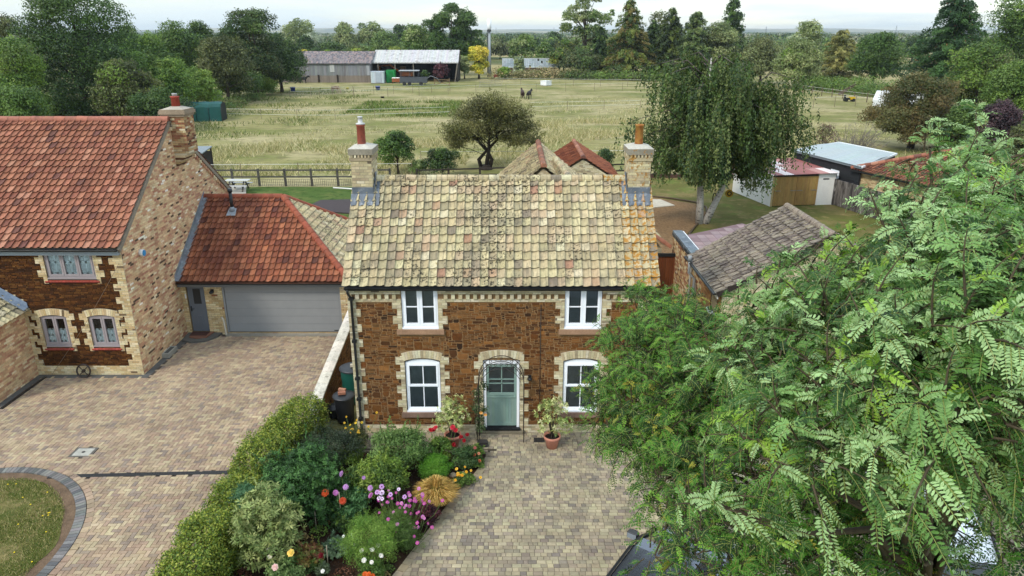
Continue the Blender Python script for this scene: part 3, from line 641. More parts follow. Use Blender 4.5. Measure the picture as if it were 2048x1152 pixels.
for x0, x1, z0, z1, aa in ((-15.6, -14.72, .9, 2.35, .27), (-14.02, -13.12, .9, 2.35, .27), (-15.03, -13.44, 3.3, 4.45, .28)):
    rects += quoin_rects(x0, -1, z0, z1, aa, .13, start=1)+quoin_rects(x1, 1, z0, z1, aa, .13, start=1)
BUFQ = [s(220,200,156,.8), s(212,186,140,.78), s(200,172,124,.76), s(226,210,172,.8), s(140,116,88,.6)]; BUFQW = [.3, .28, .2, .18, .04]
brick_rects(q, O, X, Z, rects, BUFQ, BUFQW)
for u0, u1 in ((-15.6, -14.72), (-14.02, -13.12)): arch_bricks(q, O, X, Z, u0, u1, 2.12, .08, .23, BUFQ, BUFQW)
q.build('brick_dressing', MASON, lh)
st = MB(); hh = [tuple(r) for r in rects]+hol+[(u0-.12, 2.08, u1+.12, 2.43) for u0, u1 in ((-15.6, -14.72), (-14.02, -13.12))]+[(-15.3, 3.3, -13.2, 3.45)]
DBROWN = [s(112,70,30,.62), s(98,58,26,.6), s(84,50,24,.58), s(126,84,40,.62), s(72,44,24,.5)]
wall_rects(st, -17.2, HX-.2, .35, 4.45, HY0-.003, HY0+.01, hol, s(84,58,34,.45))
rubble(st, O, X, Z, -17.2, .35, HX, 4.45, hh, DBROWN, [.3, .26, .2, .14, .1], cw=.03, ch=.05, big=0, long=(3, 9), tall=(1,), th=.012, seed=8, gap=.003)
st.build('stone_facing', STONE, lh)
TAUPE = s(160,150,151,.85)
window(lh, -15.02, -13.45, 3.5, 4.5, HY0, 'casement3', TAUPE, sill=('brick', (.1, 0, .09, .06), s(168,78,66,.7)), light='shutter')
for a, b_ in ((-15.6, -14.72), (-14.02, -13.12)): window(lh, a+.01, b_-.01, 1.1, 2.16, HY0, 'casementg', TAUPE, arch=.06, sill=('brick', (.06, 0, .09, .06), s(168,78,66,.7)), light='halfshutter')
hO = np.array((HLX-.1, HY0-.2, HEZ+.08)); hV = np.array((0, HRY-HY0+.2, HRZ-HEZ-.08)); hL = np.linalg.norm(hV); hV /= hL
nr = 20; ncl = 52; tw = (HX+.06-HLX+.1)/ncl
rb = MB(); rb.slab([(HLX, HY0-.12, HEZ+.1), (HX+.02, HY0-.12, HEZ+.1), (HX+.02, HRY, HRZ-.03), (HLX, HRY, HRZ-.03)], .05, s(120,110,95,.5))
rb.slab([(HX+.02, HY1+.2, HEZ-.05), (HLX, HY1+.2, HEZ-.05), (HLX, HRY+.01, HRZ-.03), (HX+.02, HRY+.01, HRZ-.03)], .08, RED_T[0]); rbo = rb.build('roof', RTILE, lh)
m1 = MB(); pantiles(m1, hO, X, hV, ncl, nr, tw, hL/nr, red_tile, seed=14); m1.build('roof_tiles', RTILE, rbo)
rg = MB(); ridge(rg, (HLX, HRY, HRZ), (HX+.05, HRY, HRZ), .13, .42, lambda i: jit(s(180,114,92,.7), .1)); rg.build('ridge_tiles', RTILE, rbo)
b = MB(); bV = np.array((0, -(HY1+.25-HRY), HRZ-HEZ+.03)); bL = np.linalg.norm(bV); bV /= bL
pantiles(b, (HX+.06, HY1+.25, HEZ-.03), -X, bV, ncl, nr, tw, bL/nr, red_tile, seed=15); b.build('rear_roof_tiles', RTILE, rbo)
b = MB()    # mortared verge and dentilled gable edge
for p, q_ in (((HX+.03, HY0-.15, HEZ+.0), (HX+.03, HRY, HRZ-.1)), ((HX+.03, HY1+.2, HEZ-.1), (HX+.03, HRY, HRZ-.1))): b.bar(p, q_, .07, .14, s(170,158,140,.6))
k = 0
while k < 34:
    t = (k+.5)/34; yy = HY1+.1-(HY1+.1-HRY)*t; zz = HEZ-.22+(HRZ-HEZ)*t; b.obox((HX+.03, yy, zz-.05), X, Y, Z, .03, .05, .06, pick(BUFF[2:6], BUFFW[2:6])); k += 1
b.build('verge', MASON, rbo)
c = MB(); cy0, cy1, cx0, cx1 = 26.6, 27.4, -12.75, -11.95; cmo = s(170,150,124,.6)
c.box((cx0, cy0, 6.75), (cx1, cy1, 8.25), cmo)
for (O_, U_, l) in (((cx0, cy0, 0), X, cx1-cx0), ((cx1, cy0, 0), Y, cy1-cy0)):
    bricks(c, O_, U_, Z, [(0, 6.75), (l, 6.75), (l, 8.08), (0, 8.08)], MIXBR, MIXBRW)
for e, za, zb_ in ((.04, 8.08, 8.16), (.08, 8.162, 8.27), (.05, 8.272, 8.33)): c.box((cx0-e, cy0-e, za), (cx1+e, cy1+e, zb_), s(180,160,136,.6))
for k in range(6):
    zz = 6.75-.08*k; c.box((HX+.001, cy0, zz-.078), (cx1-.085*(k+1), cy1, zz), pick(MIXBR, MIXBRW))
co = c.build('chimney', MASON, lh)
f = MB(); P = [(cx0, cy0), (cx1, cy0), (cx1, cy1), (cx0, cy1)]; Q = [(cx0+.25, cy0+.25), (cx1-.25, cy0+.25), (cx1-.25, cy1-.25), (cx0+.25, cy1-.25)]; f.poly([(a, b, 8.332) for a, b in P]+[(a, b, 8.42) for a, b in Q], [(4, 5, 6, 7), (0, 1, 5, 4), (1, 2, 6, 5), (2, 3, 7, 6), (3, 0, 4, 7)], s(196,186,170,.7)); f.build('flaunching', MASON, co)
p = MB(); xc, yc = -12.35, 27.0; p.lathe([(.15, 8.38), (.14, 8.72), (.16, 8.73), (.16, 8.77), (.1, 8.775)], (xc, yc, 0), s(176,76,58,.75), 16); p.build('chimney_pot', RTILE, co)
p = MB(); p.lathe([(.09, 8.776), (.09, 8.84), (.1, 8.87)], (xc, yc, 0), s(180,180,178,.7), 10); p.build('cowl', METAL, co)
gm = MB(); gutter(gm, (HLX, HY0-.2, HEZ+.04), (HX-.02, HY0-.2, HEZ+.04), .06, -Y, BLACK); gm.build('gutter', PLAST, lh)
gm = MB(); gm.box((HLX, HY0-.13, HEZ-.16), (HX-.02, HY0-.035, HEZ+.02), s(150,160,166,.75)); gm.build('fascia_board', PAINT, lh)
b = MB(); b.tube([(HX+.0, 23.0, 4.0), (HX+.14, 23.0, 4.0)], .12, s(225,225,222,.85), 18); ao = b.build('alarm_box', PLAST, lh)
b = MB(); b.tube([(HX+.141, 23.0, 4.0), (HX+.16, 23.0, 4.0)], .1, s(60,150,205,.8), 18); b.build('alarm_light', PLAST, ao)
b = MB(); b.box((HX, 23.2, 0), (HX+.25, 23.9, .18), s(176,172,160,.7)); b.box((HX+.06, 23.28, .17), (HX+.2, 23.82, .185), s(90,90,86,.6)); b.build('drain_surround', PLAIN, lh)
# wing at the far left
WX = -16.08
b = MB(); b.box((WX-2.0, 19.6, 0), (WX, HY0, 2.38), mo); bricks(b, (WX, 0, 0), Y, Z, [(19.6, 0), (HY0, 0), (HY0, 2.4), (19.6, 2.4)], BUFF[:6], BUFFW[:6])
b.build('wing_wall', MASON, lh)
t = MB(); wv = np.array((-.82, 0, .572)); pantiles(t, (WX+.22, 19.5, 2.36), Y, wv, 11, 8, .225, .28, cream_tile, seed=33); wr = t.build('wing_roof', CTILE, lh)
b = MB(); b.slab([(WX+.22, HY0-.27, 2.47), (WX+.22, HY0-.03, 2.5), (WX-1.8, HY0-.03, 3.92), (WX-1.8, HY0-.27, 3.89)], .03, s(136,152,172,.75)); b.slab([(WX+.2, HY0-.035, 2.42), (WX-1.8, HY0-.035, 3.84), (WX-1.8, HY0-.035, 4.06), (WX+.2, HY0-.035, 2.64)], .015, s(136,152,172,.75)); b.build('lead_flashing', LEAD, wr)
b = MB()
for k in range(9): b.box((WX+.1-.225*k-.3, HY0-.035, 2.62+.157*k), (WX+.1-.225*k, HY0-.001, 2.76+.157*k), pick(BUFQ, BUFQW))
b.build('stepped_brick_course', MASON, wr)
# iron wheel leaning on the wall
b = MB(); wc = np.array((-14.43, 21.72, .24)); R_ = .225; tl = math.radians(14)
e1, e2 = X, np.array((0, math.sin(tl), math.cos(tl))); a = np.linspace(0, 2*PI, 29)
b.tube([wc+R_*(math.cos(t)*e1+math.sin(t)*e2) for t in a], .028, (.03, .016, .012), 6, cap=False)
for k in range(4): t = PI/4+k*PI/2; b.tube([wc, wc+R_*(math.cos(t)*e1+math.sin(t)*e2)], .016, (.03, .016, .012), 6)
b.tube([wc-np.array((0, .05, 0)), wc+np.array((0, .05, 0))], .05, (.035, .02, .014), 8)
tag(b.build('iron_wheel', METAL, origin=(-14.43, 21.72, 0)), 'dark iron spoked wheel leaning against the house plinth', 'wheel')
b = MB(); pa, pb = np.array((-12.6, 21.88, 4.0)), np.array((-15.6, 21.86, 0.05)); b.tube([pa+(pb-pa)*t+np.array((0, -.04, -.12*math.sin(PI*t))) for t in np.linspace(0, 1, 8)], .006, s(150,130,110,.6), 4)
tag(b.build('cable', PLAST, origin=tuple(pb)), 'thin cable slung across the front of the shuttered house', 'cable')

# ------------------------------------------------------------------ the garage
GY, GX0, GX1, GEZ = 25.35, -12.5, -6.2, 2.22
ga = thing('garage', 'low garage with orange hipped tile roof and wide grey sectional door', 'garage', (-9.4, GY, 0))
wb = MB(); mo = s(180,156,118,.6); hol = [(-12.3, .1, -11.62, 2.05), (-10.95, 0.08, -6.5, 2.06)]
wall_rects(wb, GX0, GX1, 0, GEZ, GY, GY+.25, hol, mo); wb.box((GX1-.25, GY+.25, 0), (GX1, 31.8, GEZ), mo)
bricks(wb, (0, GY, 0), X, Z, [(GX0, 0), (GX1, 0), (GX1, GEZ), (GX0, GEZ)], BUFQ[:4]+[MIXBR[2]], [.3, .3, .25, .1, .05], holes=hol); wb.build('wall', MASON, ga)
GREY = s(136,138,139,.95)
b = MB(); n = 6
for i in range(n):
    z0, z1 = .1+i*1.94/n, .1+(i+1)*1.94/n
    b.box((-10.87, GY+.05, z0+.005), (-6.58, GY+.14, z1-.005), GREY); b.box((-10.87, GY+.058, z1-.005), (-6.58, GY+.14, z1+.005), tuple(v*.9 for v in GREY))
gd = b.build('garage_door', PAINT, ga)
b = MB(); b.box((-10.95, GY+.01, .02), (-10.88, GY+.12, 2.06), GREY); b.box((-6.57, GY+.03, .02), (-6.5, GY+.12, 2.06), GREY); b.box((-10.88, GY+.1, .02), (-6.57, GY+.16, .09), BLACK); b.build('door_frame', PAINT, gd)
b = MB(); b.box((-6.85, GY+.04, .14), (-6.68, GY+.048, .17), BLACK); b.build('maker_plate', PLAST, gd)
b = MB(); dg = s(112,118,126,.78); b.box((-12.28, GY+.06, .12), (-11.64, GY+.12, 2.05), dg); b.box((-12.05, GY+.045, .35), (-11.83, GY+.058, .8), tuple(v*1.06 for v in dg)); b.box((-12.02, GY+.035, .38), (-11.86, GY+.043, .77), dg)
dd = b.build('side_door', PAINT, ga)
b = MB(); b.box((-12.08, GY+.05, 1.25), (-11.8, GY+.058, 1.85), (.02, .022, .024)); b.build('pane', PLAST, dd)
b = MB(); b.box((-12.24, GY+.03, .95), (-12.2, GY+.06, 1.15), BLACK); b.bar((-12.22, GY+.02, 1.05), (-12.1, GY+.02, 1.05), .018, .018, BLACK); b.build('handle', METAL, dd)
b = MB(); b.box((-12.36, GY-.03, 1.5), (-12.31, GY, 1.66), s(230,230,230,.85)); b.build('doorbell', PLAST, ga)
b = MB(); b.lathe([(.03, 0), (.08, .02), (.085, .06), (.02, .13)], (-11.3, GY-.12, 1.72), BLACK, 10); b.box((-11.35, GY-.07, 1.74), (-11.25, GY, 1.86), BLACK); b.build('wall_lamp', METAL, ga)
b = MB(); b.tube([(-11.08, GY-.05, .75), (-11.0, GY-.08, .62), (-10.98, GY-.08, .1), (-10.95, GY-.14, .04)], .04, s(206,196,176,.75), 8); b.build('overflow_pipe', PLAST, ga)
b = MB(); b.prism([(-12.45, GY-.02), (-12.4, GY-.75), (-12.0, GY-.9), (-11.5, GY-.8), (-11.2, GY-.35), (-11.15, GY-.02)], 0, .1, s(120,118,112,.55)); b.prism([(-12.3, GY-.02), (-12.2, GY-.55), (-11.9, GY-.65), (-11.55, GY-.55), (-11.45, GY-.02)], .101, .13, s(150,104,84,.6)); b.build('door_step', PLAIN, ga)
b = MB(); b.box((-12.25, GY-.4, .131), (-11.62, GY-.05, .145), s(96,66,60,.55)); tag(b.build('door_mat', PLAIN, origin=(-11.9, GY-.2, .13)), 'dark red door mat at the grey side door of the garage', 'mat')
b = MB(); b.box((-10.95, GY-.22, .0), (-6.35, GY-.005, .06), s(166,160,146,.62)); b.build('threshold', PLAIN, ga)
# hipped roof
e0 = np.array((GX0, GY-.3, GEZ+.02)); A1 = np.array((-9.3, 28.6, 4.68)); A0 = np.array((GX0, 28.6, 4.68)); E1 = np.array((-6.0, GY-.3, GEZ+.02)); E2 = np.array((-6.0, 31.9, GEZ+.02)); E3 = np.array((GX0, 31.9, GEZ+.02))
rb = MB(); dz = np.array((0, 0, -.05))
for Pp in ([e0, E1, A1, A0], [E1, E2, A1], [E2, E3, A0, A1]): rb.slab([p+dz for p in Pp], .03, s(110,70,50,.5))
ro = rb.build('roof', OTILE, ga)
V1 = A0-e0; L1 = np.linalg.norm(V1); V1 = V1/L1; t = MB(); nr = 15; ncl = 29; tw = (E1-e0)[0]/ncl
hx = A1[0]-e0[0]
pantiles(t, e0, X, V1, ncl, nr, tw, L1/nr, orange_tile, clip=[(0, -.1), (E1[0]-e0[0], -.1), (E1[0]-e0[0]+.02, 0), (hx, L1), (0, L1)], seed=41); t.build('roof_tiles', OTILE, ro)
V2 = np.array((A1[0]-E1[0], 0, A1[2]-E1[2])); L2 = np.linalg.norm(V2); V2 = V2/L2; t = MB(); W2 = E2[1]-E1[1]
pantiles(t, E1, Y, V2, 30, 16, W2/30, L2/16, cream_tile, clip=[(0, -.1), (W2, -.1), (W2, 0), (A1[1]-E1[1], L2)], seed=42); t.build('pale_roof_tiles', CTILE, ro)
t = MB(); V3 = (A0-E3); L3 = np.linalg.norm(V3); V3 = V3/L3
pantiles(t, E2, -X, V3, 29, nr, tw, L3/nr, orange_tile, clip=[(0, -.1), (E1[0]-e0[0], -.1), (E1[0]-e0[0], L3), (E2[0]-A1[0], L3)], seed=43); t.build('rear_roof_tiles', OTILE, ro)
rg = MB(); rc = lambda i: jit(s(164,88,62,.68), .1)
ridge(rg, A0, A1, .13, .4, rc); ridge(rg, E1+np.array((-.02, .02, .02)), A1, .13, .36, rc); ridge(rg, E2, A1, .13, .36, rc); rg.build('ridge_tiles', OTILE, ro)
b = MB(); n = 14
for i in range(n):
    p, q_ = e0+(A0-e0)*i/n, e0+(A0-e0)*(i+1)/n; N_ = np.cross(X, V1)
    b.slab([p+N_*.07, p+X*.2+N_*(.06+.02*RN.random()), q_+X*.2+N_*(.06+.02*RN.random()), q_+N_*.07], .02, jit(s(136,142,148,.65), .1))
    b.slab([p+X*.012+N_*.05, q_+X*.012+N_*.05, q_+X*.012+Z*.26, p+X*.012+Z*.26], .01, jit(s(136,142,148,.65), .1))
b.build('lead_flashing', LEAD, ro)
fp = e0+X*1.35+V1*(L1*.80); b = MB(); b.tube([fp, fp+Z*.85], .065, (.014, .014, .015), 10); b.tube([fp+Z*.85, fp+Z*.88, fp+Z*.97], [.1, .1, .085], (.014, .014, .015), 10); fo = b.build('flue', METAL, ro)
b = MB(); N_ = np.cross(X, V1); b.slab([fp-X*.18-V1*.24+N_*.1, fp+X*.18-V1*.24+N_*.1, fp+X*.14+V1*.16+N_*.09, fp-X*.14+V1*.16+N_*.09], .02, s(160,166,172,.7)); b.lathe([(.13, .0), (.07, .16)], fp+Z*.08, s(160,166,172,.7), 10); b.build('flue_collar', LEAD, fo)
gm = MB(); gutter(gm, (GX0+.02, GY-.3, GEZ-.02), (-6.25, GY-.3, GEZ-.02), .06, -Y, BLACK); gm.build('gutter', PLAST, ga)
gm = MB(); gm.box((GX0+.02, GY-.24, GEZ-.2), (-6.25, GY-.005, GEZ-.03), s(120,124,126,.7)); gm.build('fascia_board', PAINT, ga)

# ------------------------------------------------------------------ boundary wall
bw_ = thing('boundary_wall', 'brown stone boundary wall with sloping pale concrete coping beside the paved drive', 'wall', (-5.75, 17.65, 0))
def zt(y): return float(np.interp(y, [17.6, 19.0, 22.5, 25.3], [.55, .9, 1.36, 1.72]))
b = MB(); ys = np.linspace(17.68, 25.3, 9)
for y0, y1 in zip(ys[:-1], ys[1:]):
    V = [(x, y, z) for y in (y0, y1) for x, z in ((-5.86, 0), (-5.64, 0), (-5.64, zt(y)-.06), (-5.86, zt(y)-.06))]
    b.poly(V, [(0, 1, 2, 3), (7, 6, 5, 4), (1, 5, 6, 2), (4, 0, 3, 7), (2, 6, 7, 3)], s(170,140,100,.55))
top = [(y, zt(y)-.07) for y in (25.3, 22.5, 19.0, 17.7)]
rubble(b, (-5.64, 0, 0), Y, Z, 17.7, 0, 25.2, 1.66, [(y, zt(y)-.08, y+.12, 3) for y in np.arange(17.7, 25.3, .1)], IRON, IRONW, seed=12, cw=.04, ch=.045)
rubble(b, (-5.86, 0, 0), -Y, Z, -25.2, 0, -17.7, 1.66, [(-y-.12, zt(y)-.08, -y, 3) for y in np.arange(17.7, 25.3, .1)], IRON, IRONW, seed=13, cw=.04, ch=.045)
b.build('wall_face', STONE, bw_)
b = MB(); y = 17.62
while y < 25.2:
    y2 = y+.6; a0, a1 = zt(y+.006), zt(y2-.006)
    V = [(-5.92, y+.006, a0-.06), (-5.58, y+.006, a0-.06), (-5.58, y+.006, a0), (-5.75, y+.006, a0+.03), (-5.92, y+.006, a0), (-5.92, y2-.006, a1-.06), (-5.58, y2-.006, a1-.06), (-5.58, y2-.006, a1), (-5.75, y2-.006, a1+.03), (-5.92, y2-.006, a1)]
    b.poly(V, [(0, 1, 2, 3, 4), (9, 8, 7, 6, 5), (1, 6, 7, 2), (2, 7, 8, 3), (3, 8, 9, 4), (4, 9, 5, 0), (0, 5, 6, 1)], jit(s(222,214,200,.78), .08)); y = y2
b.build('coping', mat('worn coping', rough=.9, var=.18, scale=5, fine=.15, spots=((s(120,112,96,.7), 6, .56, .66, .6),), bump=.3), bw_)
b = MB(); b.box((-6.02, 17.1, 0), (-5.9, 17.6, .62), s(200,194,180,.72)); b.box((-6.03, 17.09, .62), (-5.89, 17.61, .66), s(206,200,186,.74)); tag(b.build('gate_post', MASON, origin=(-5.96, 17.35, 0)), 'pale concrete stub pier at the end of the sloping wall by the hedge', 'pier')
# ------------------------------------------------------------------ ground, paddock, lawns, paving
def ground_mat(name, base, layers, bump=.3, bscale=30, stretch=(1, 1, 1), rough=.95):
    m = bpy.data.materials.new(name); m.use_nodes = True; nt = m.node_tree; nd = nt.nodes; lk = nt.links.new; b = nd['Principled BSDF']
    g = nd.new('ShaderNodeNewGeometry'); r0 = nd.new('ShaderNodeRGB'); r0.outputs[0].default_value = (*base, 1); c = r0.outputs[0]
    mp = nd.new('ShaderNodeMapping'); mp.inputs['Scale'].default_value = stretch; lk(g.outputs['Position'], mp.inputs['Vector'])
    for col, sc, lo, hi, amt, det in layers:
        n = nd.new('ShaderNodeTexNoise'); n.inputs['Scale'].default_value = sc; n.inputs['Detail'].default_value = det; n.inputs['Roughness'].default_value = .62
        lk(mp.outputs[0], n.inputs['Vector']); mr = nd.new('ShaderNodeMapRange'); mr.inputs[1].default_value = lo; mr.inputs[2].default_value = hi; mr.inputs[4].default_value = amt
        lk(n.outputs['Fac'], mr.inputs[0]); mi = nd.new('ShaderNodeMix'); mi.data_type = 'RGBA'; lk(mr.outputs[0], mi.inputs[0]); lk(c, mi.inputs[6]); mi.inputs[7].default_value = (*col, 1); c = mi.outputs[2]
    lk(c, b.inputs['Base Color']); b.inputs['Roughness'].default_value = rough; b.inputs['Specular IOR Level'].default_value = .1
    bn = nd.new('ShaderNodeBump'); bn.inputs['Strength'].default_value = bump; bn.inputs['Distance'].default_value = .06
    n = nd.new('ShaderNodeTexNoise'); n.inputs['Scale'].default_value = bscale; n.inputs['Detail'].default_value = 4; lk(mp.outputs[0], n.inputs['Vector']); lk(n.outputs['Fac'], bn.inputs['Height']); lk(bn.outputs[0], b.inputs['Normal'])
    return m
STRAW, DRY, OLIVE, GRASS, DGRASS = s(204,190,144,.6), s(178,170,112,.55), s(146,150,82,.52), s(126,142,66,.5), s(94,110,54,.46)
PAD = ground_mat('paddock grass', DRY, ((STRAW, .06, .42, .6, .9, 3), (OLIVE, .11, .46, .6, .9, 4), (GRASS, .035, .56, .66, .75, 3), (s(142,130,92,.44), .9, .5, .62, .6, 5), (s(196,184,140,.5), 1.6, .56, .66, .6, 5), (DGRASS, 2.6, .58, .68, .65, 4)), stretch=(.75, 1.2, 1), bump=.5, bscale=4)
b = MB()
S_ = 9000.0
b.poly([(-S_, -60, -.03), (S_, -60, -.03), (S_, S_, -.03), (-S_, S_, -.03)], [(0, 1, 2, 3)], DRY)
far = ground_mat('far farmland', s(150,146,96,.5), ((s(196,180,128,.55), .0022, .48, .52, .9, 2), (s(96,112,60,.45), .0035, .54, .57, .9, 2), (s(60,80,44,.4), .009, .58, .62, .8, 3)), stretch=(.5, 1.6, 1))
setting(b.build('farmland', far))
def sheet(name, m, pts, z, sub=0):
    bb = MB(); bb.poly([(p[0], p[1], z) for p in pts], [tuple(range(len(pts)))], (.3, .3, .3)); return setting(bb.build(name, m))
sheet('paddock', PAD, [(-70, 53.2), (90, 53.2), (90, 205), (-80, 205)], -.004)
LAWN = ground_mat('garden lawn', s(126,124,66,.5), ((s(160,142,94,.54), .35, .46, .6, .85, 4), (GRASS, .5, .5, .62, .8, 4), (s(176,152,104,.6), 1.2, .56, .68, .6, 5), (DGRASS, 3, .58, .7, .6, 4)), bump=.5, bscale=14)
GLAWN = ground_mat('green lawn', s(98,124,58,.5), ((s(126,136,74,.53), .6, .5, .62, .8, 4), (s(60,92,30,.45), 1.5, .5, .64, .7, 5), (s(140,132,84,.55), 4, .62, .7, .6, 4)), bump=.5, bscale=16)
sheet('garden_lawn', LAWN, [(-2, 22), (36, 22), (36, 58.5), (3, 58.5), (-2, 53.2)], .002)
sheet('back_lawn', GLAWN, [(-30, 22), (-2, 22), (-2, 53.2), (-30, 53.2)], .003)
# paved drive in herringbone
PAVE = mat('block paving', rough=.85, spec=.25, var=.2, scale=1.1, fine=.1, spots=((s(110,92,84,.6), .55, .52, .68, .4),), bump=.2, bscale=120)
PC = [s(198,176,144,.65), s(193,169,138,.64), s(186,160,133,.62), s(180,154,130,.61), s(175,154,135,.6), s(202,183,148,.67), s(167,149,133,.57)]; PW = [.2, .2, .2, .16, .12, .08, .04]
def hedge_x(y): return np.interp(y, [10, 14.4, 16, 18.2, 18.5, 25.4], [-6.9, -6.84, -6.68, -6.2, -5.86, -5.86])
IC, IR = (-13.15, 12.75), (2.98, 3.4)
def isl(x, y, e=0): return ((x-IC[0])/(IR[0]+e))**2+((y-IC[1])/(IR[1]+e))**2 < 1
sheet('drive_bedding', mat('joint sand', col=s(112,98,86,.5), rough=.95, var=.15), [(-24, 8), (-5.6, 8), (-5.6, 18), (-5.86, 25.35), (-24, 25.35)], .006)
g = .105; hb, vb = [], []
def ok(x, y):
    if x > hedge_x(y) or isl(x, y, .34) or y > 25.1: return False
    if y > 21.65 and x < -12.2: return False
    if x < -15.75 and y > 19.6: return False
    if 15.91+.043*(x+11.95) < y < 16.03+.043*(x+11.95) and x > -12.2: return False
    return not (abs(x+11.87) < .3 and abs(y-17.11) < .24)
for a in range(-170, -50):
    for c in range(105, 242):
        t = (a-c) % 4; x, y = a*g, c*g
        if t == 0 and ok(x+g, y+g/2): hb.append((x, y))
        if t == 3 and ok(x+g/2, y+g): vb.append((x, y))
def blocks(mb, P, w_, h_, cols, z0=.006, z1=.03, ch=.008, m=.004):
    P = np.asarray(P, float); n = len(P); zz = z1+rng.normal(0, .0012, n)
    w_ = np.broadcast_to(w_, (n,)); h_ = np.broadcast_to(h_, (n,))
    def ring(e, z): return np.stack([np.stack([P[:, 0]+e, P[:, 1]+e, z], 1), np.stack([P[:, 0]+w_-e, P[:, 1]+e, z], 1), np.stack([P[:, 0]+w_-e, P[:, 1]+h_-e, z], 1), np.stack([P[:, 0]+e, P[:, 1]+h_-e, z], 1)], 1)
    V = np.concatenate([ring(m, np.full(n, z0)), ring(m, zz-.005), ring(m+ch, zz)], 1)
    mb.bulk(V, [(0, 1, 5, 4), (1, 2, 6, 5), (2, 3, 7, 6), (3, 0, 4, 7), (4, 5, 9, 8), (5, 6, 10, 9), (6, 7, 11, 10), (7, 4, 8, 11), (8, 9, 10, 11)], cols)
b = MB()
def pcols(n, pal, wts, a=.08): return np.array([pick(pal, wts, a) for _ in range(n)])
blocks(b, hb, 2*g, g, pcols(len(hb), PC, PW)); blocks(b, vb, g, 2*g, pcols(len(vb), PC, PW))
setting(b.build('drive', PAVE))
sheet('edge_strip', mat('edge tarmac', col=s(122,120,116,.5), rough=.95, var=.2, scale=5, fine=.15), [(-15.75, 21.62), (-12.28, 21.62), (-12.22, 25.3), (-12.5, 25.3), (-12.5, 21.9), (-16.1, 21.9)], .024)
sheet('wing_strip', mat('edge tarmac'), [(-16.1, 19.5), (-15.8, 19.5), (-15.72, 21.62), (-16.1, 21.9)], .02)
b = MB(); b.bar((-15.76, 19.5, .035), (-15.72, 21.66, .035), .09, .05, (.012, .012, .013)); tag(b.build('edging_strip', PLAST, origin=(-15.75, 20.5, 0)), 'black edging strip beside the brick wing at far left', 'edging')
b = MB(); p0, p1 = np.array((-12.15, 15.96, .026)), np.array((-7.0, 16.18, .026)); b.bar(p0, p1, .15, .012, s(64,62,62,.4))
for i in range(80):
    q = p0+(p1-p0)*(i+.5)/80; b.box((q[0]-.006, q[1]-.05, .0325), (q[0]+.006, q[1]+.05, .036), (.01, .01, .01))
tag(b.build('drain_channel', METAL, origin=(-9.5, 16.07, 0)), 'long black slotted drain channel crossing the paved drive', 'drain')
b = MB(); b.box((-12.17, 16.87, .01), (-11.57, 17.35, .03), s(126,120,112,.5)); b.box((-12.1, 16.93, .0305), (-11.64, 17.29, .036), s(196,192,180,.65))
b.tube([(-11.87, 17.11, .036), (-11.87, 17.11, .04)], .05, s(90,88,84,.5), 8); tag(b.build('manhole_cover', MASON, origin=(-11.87, 17.11, 0)), 'pale square manhole cover set in the herringbone drive', 'manhole cover')
# round lawn
def ell(e, n=90): a = np.arange(n)*2*PI/n; return [(IC[0]+(IR[0]+e)*math.cos(t), IC[1]+(IR[1]+e)*math.sin(t)) for t in a]
sheet('island_soil', mat('bare soil', col=s(140,114,90,.5), rough=1, var=.3, scale=4, fine=.25, bump=.6, bscale=40), ell(0), .012)
ILAWN = ground_mat('island lawn', s(120,122,66,.5), ((s(170,152,104,.55), 1.1, .48, .6, .8, 4), (s(92,108,44,.45), 2, .5, .62, .8, 4)), bump=.5, bscale=30)
ILAWN_ = None; il = [(IC[0]+(IR[0]-.27+.09*math.sin(5*t)+.06*math.sin(11*t))*math.cos(t), IC[1]+(IR[1]-.26+.07*math.sin(7*t))*math.sin(t)) for t in np.arange(80)*2*PI/80]
sheet('island_lawn', ILAWN, il, .02)
def blades(n, fn, h, wd, cols, g_=rng, lean=.5):
    P = fn(n); n = len(P); a = g_.uniform(0, 2*PI, n); hh = h*g_.uniform(.5, 1.3, n); d = np.stack([np.cos(a), np.sin(a), 0*a], 1); le = g_.normal(0, lean, (n, 2))*hh[:, None]
    tip = P+np.c_[le, hh]; base1, base2 = P-d*wd/2, P+d*wd/2
    return np.stack([base1, base2, tip], 1), cols[g_.integers(0, len(cols), n)]*g_.uniform(.8, 1.2, (n, 1))
def pts_isl(n):
    t, r = rng.uniform(0, 2*PI, n), np.sqrt(rng.uniform(0, 1, n)); P = np.stack([IC[0]+(IR[0]-.24)*r*np.cos(t), IC[1]+(IR[1]-.22)*r*np.sin(t), np.full(n, .02)], 1)
    k = (np.sin(P[:, 0]*2.3+P[:, 1])+np.sin(P[:, 1]*3.1-P[:, 0]*1.3)+rng.normal(0, .8, n)) > -.9
    return P[k & (P[:, 1] > 11.6)]
V, C = blades(70000, pts_isl, .05, .014, np.array([s(112,124,54,.55), s(142,140,76,.55), s(88,110,42,.5), s(178,164,112,.58)])); b = MB(); b.bulk(V, [(0, 1, 2)], C)
setting(b.build('lawn_grass', LEAF), 'stuff')
V, C = blades(3000, lambda n: pts_isl(n)[::40], .05, .02, np.array([s(236,200,40,.85)])); b = MB(); P = V[:, 2]
b = MB()
for p in P[:60]: b.lathe([(.0, 0), (.022, .006), (.012, .014)], p, s(240,206,40,.85), 6)
setting(b.build('lawn_dandelions', PLAIN), 'stuff')
a = np.arange(170)*2*PI/170; b = MB()
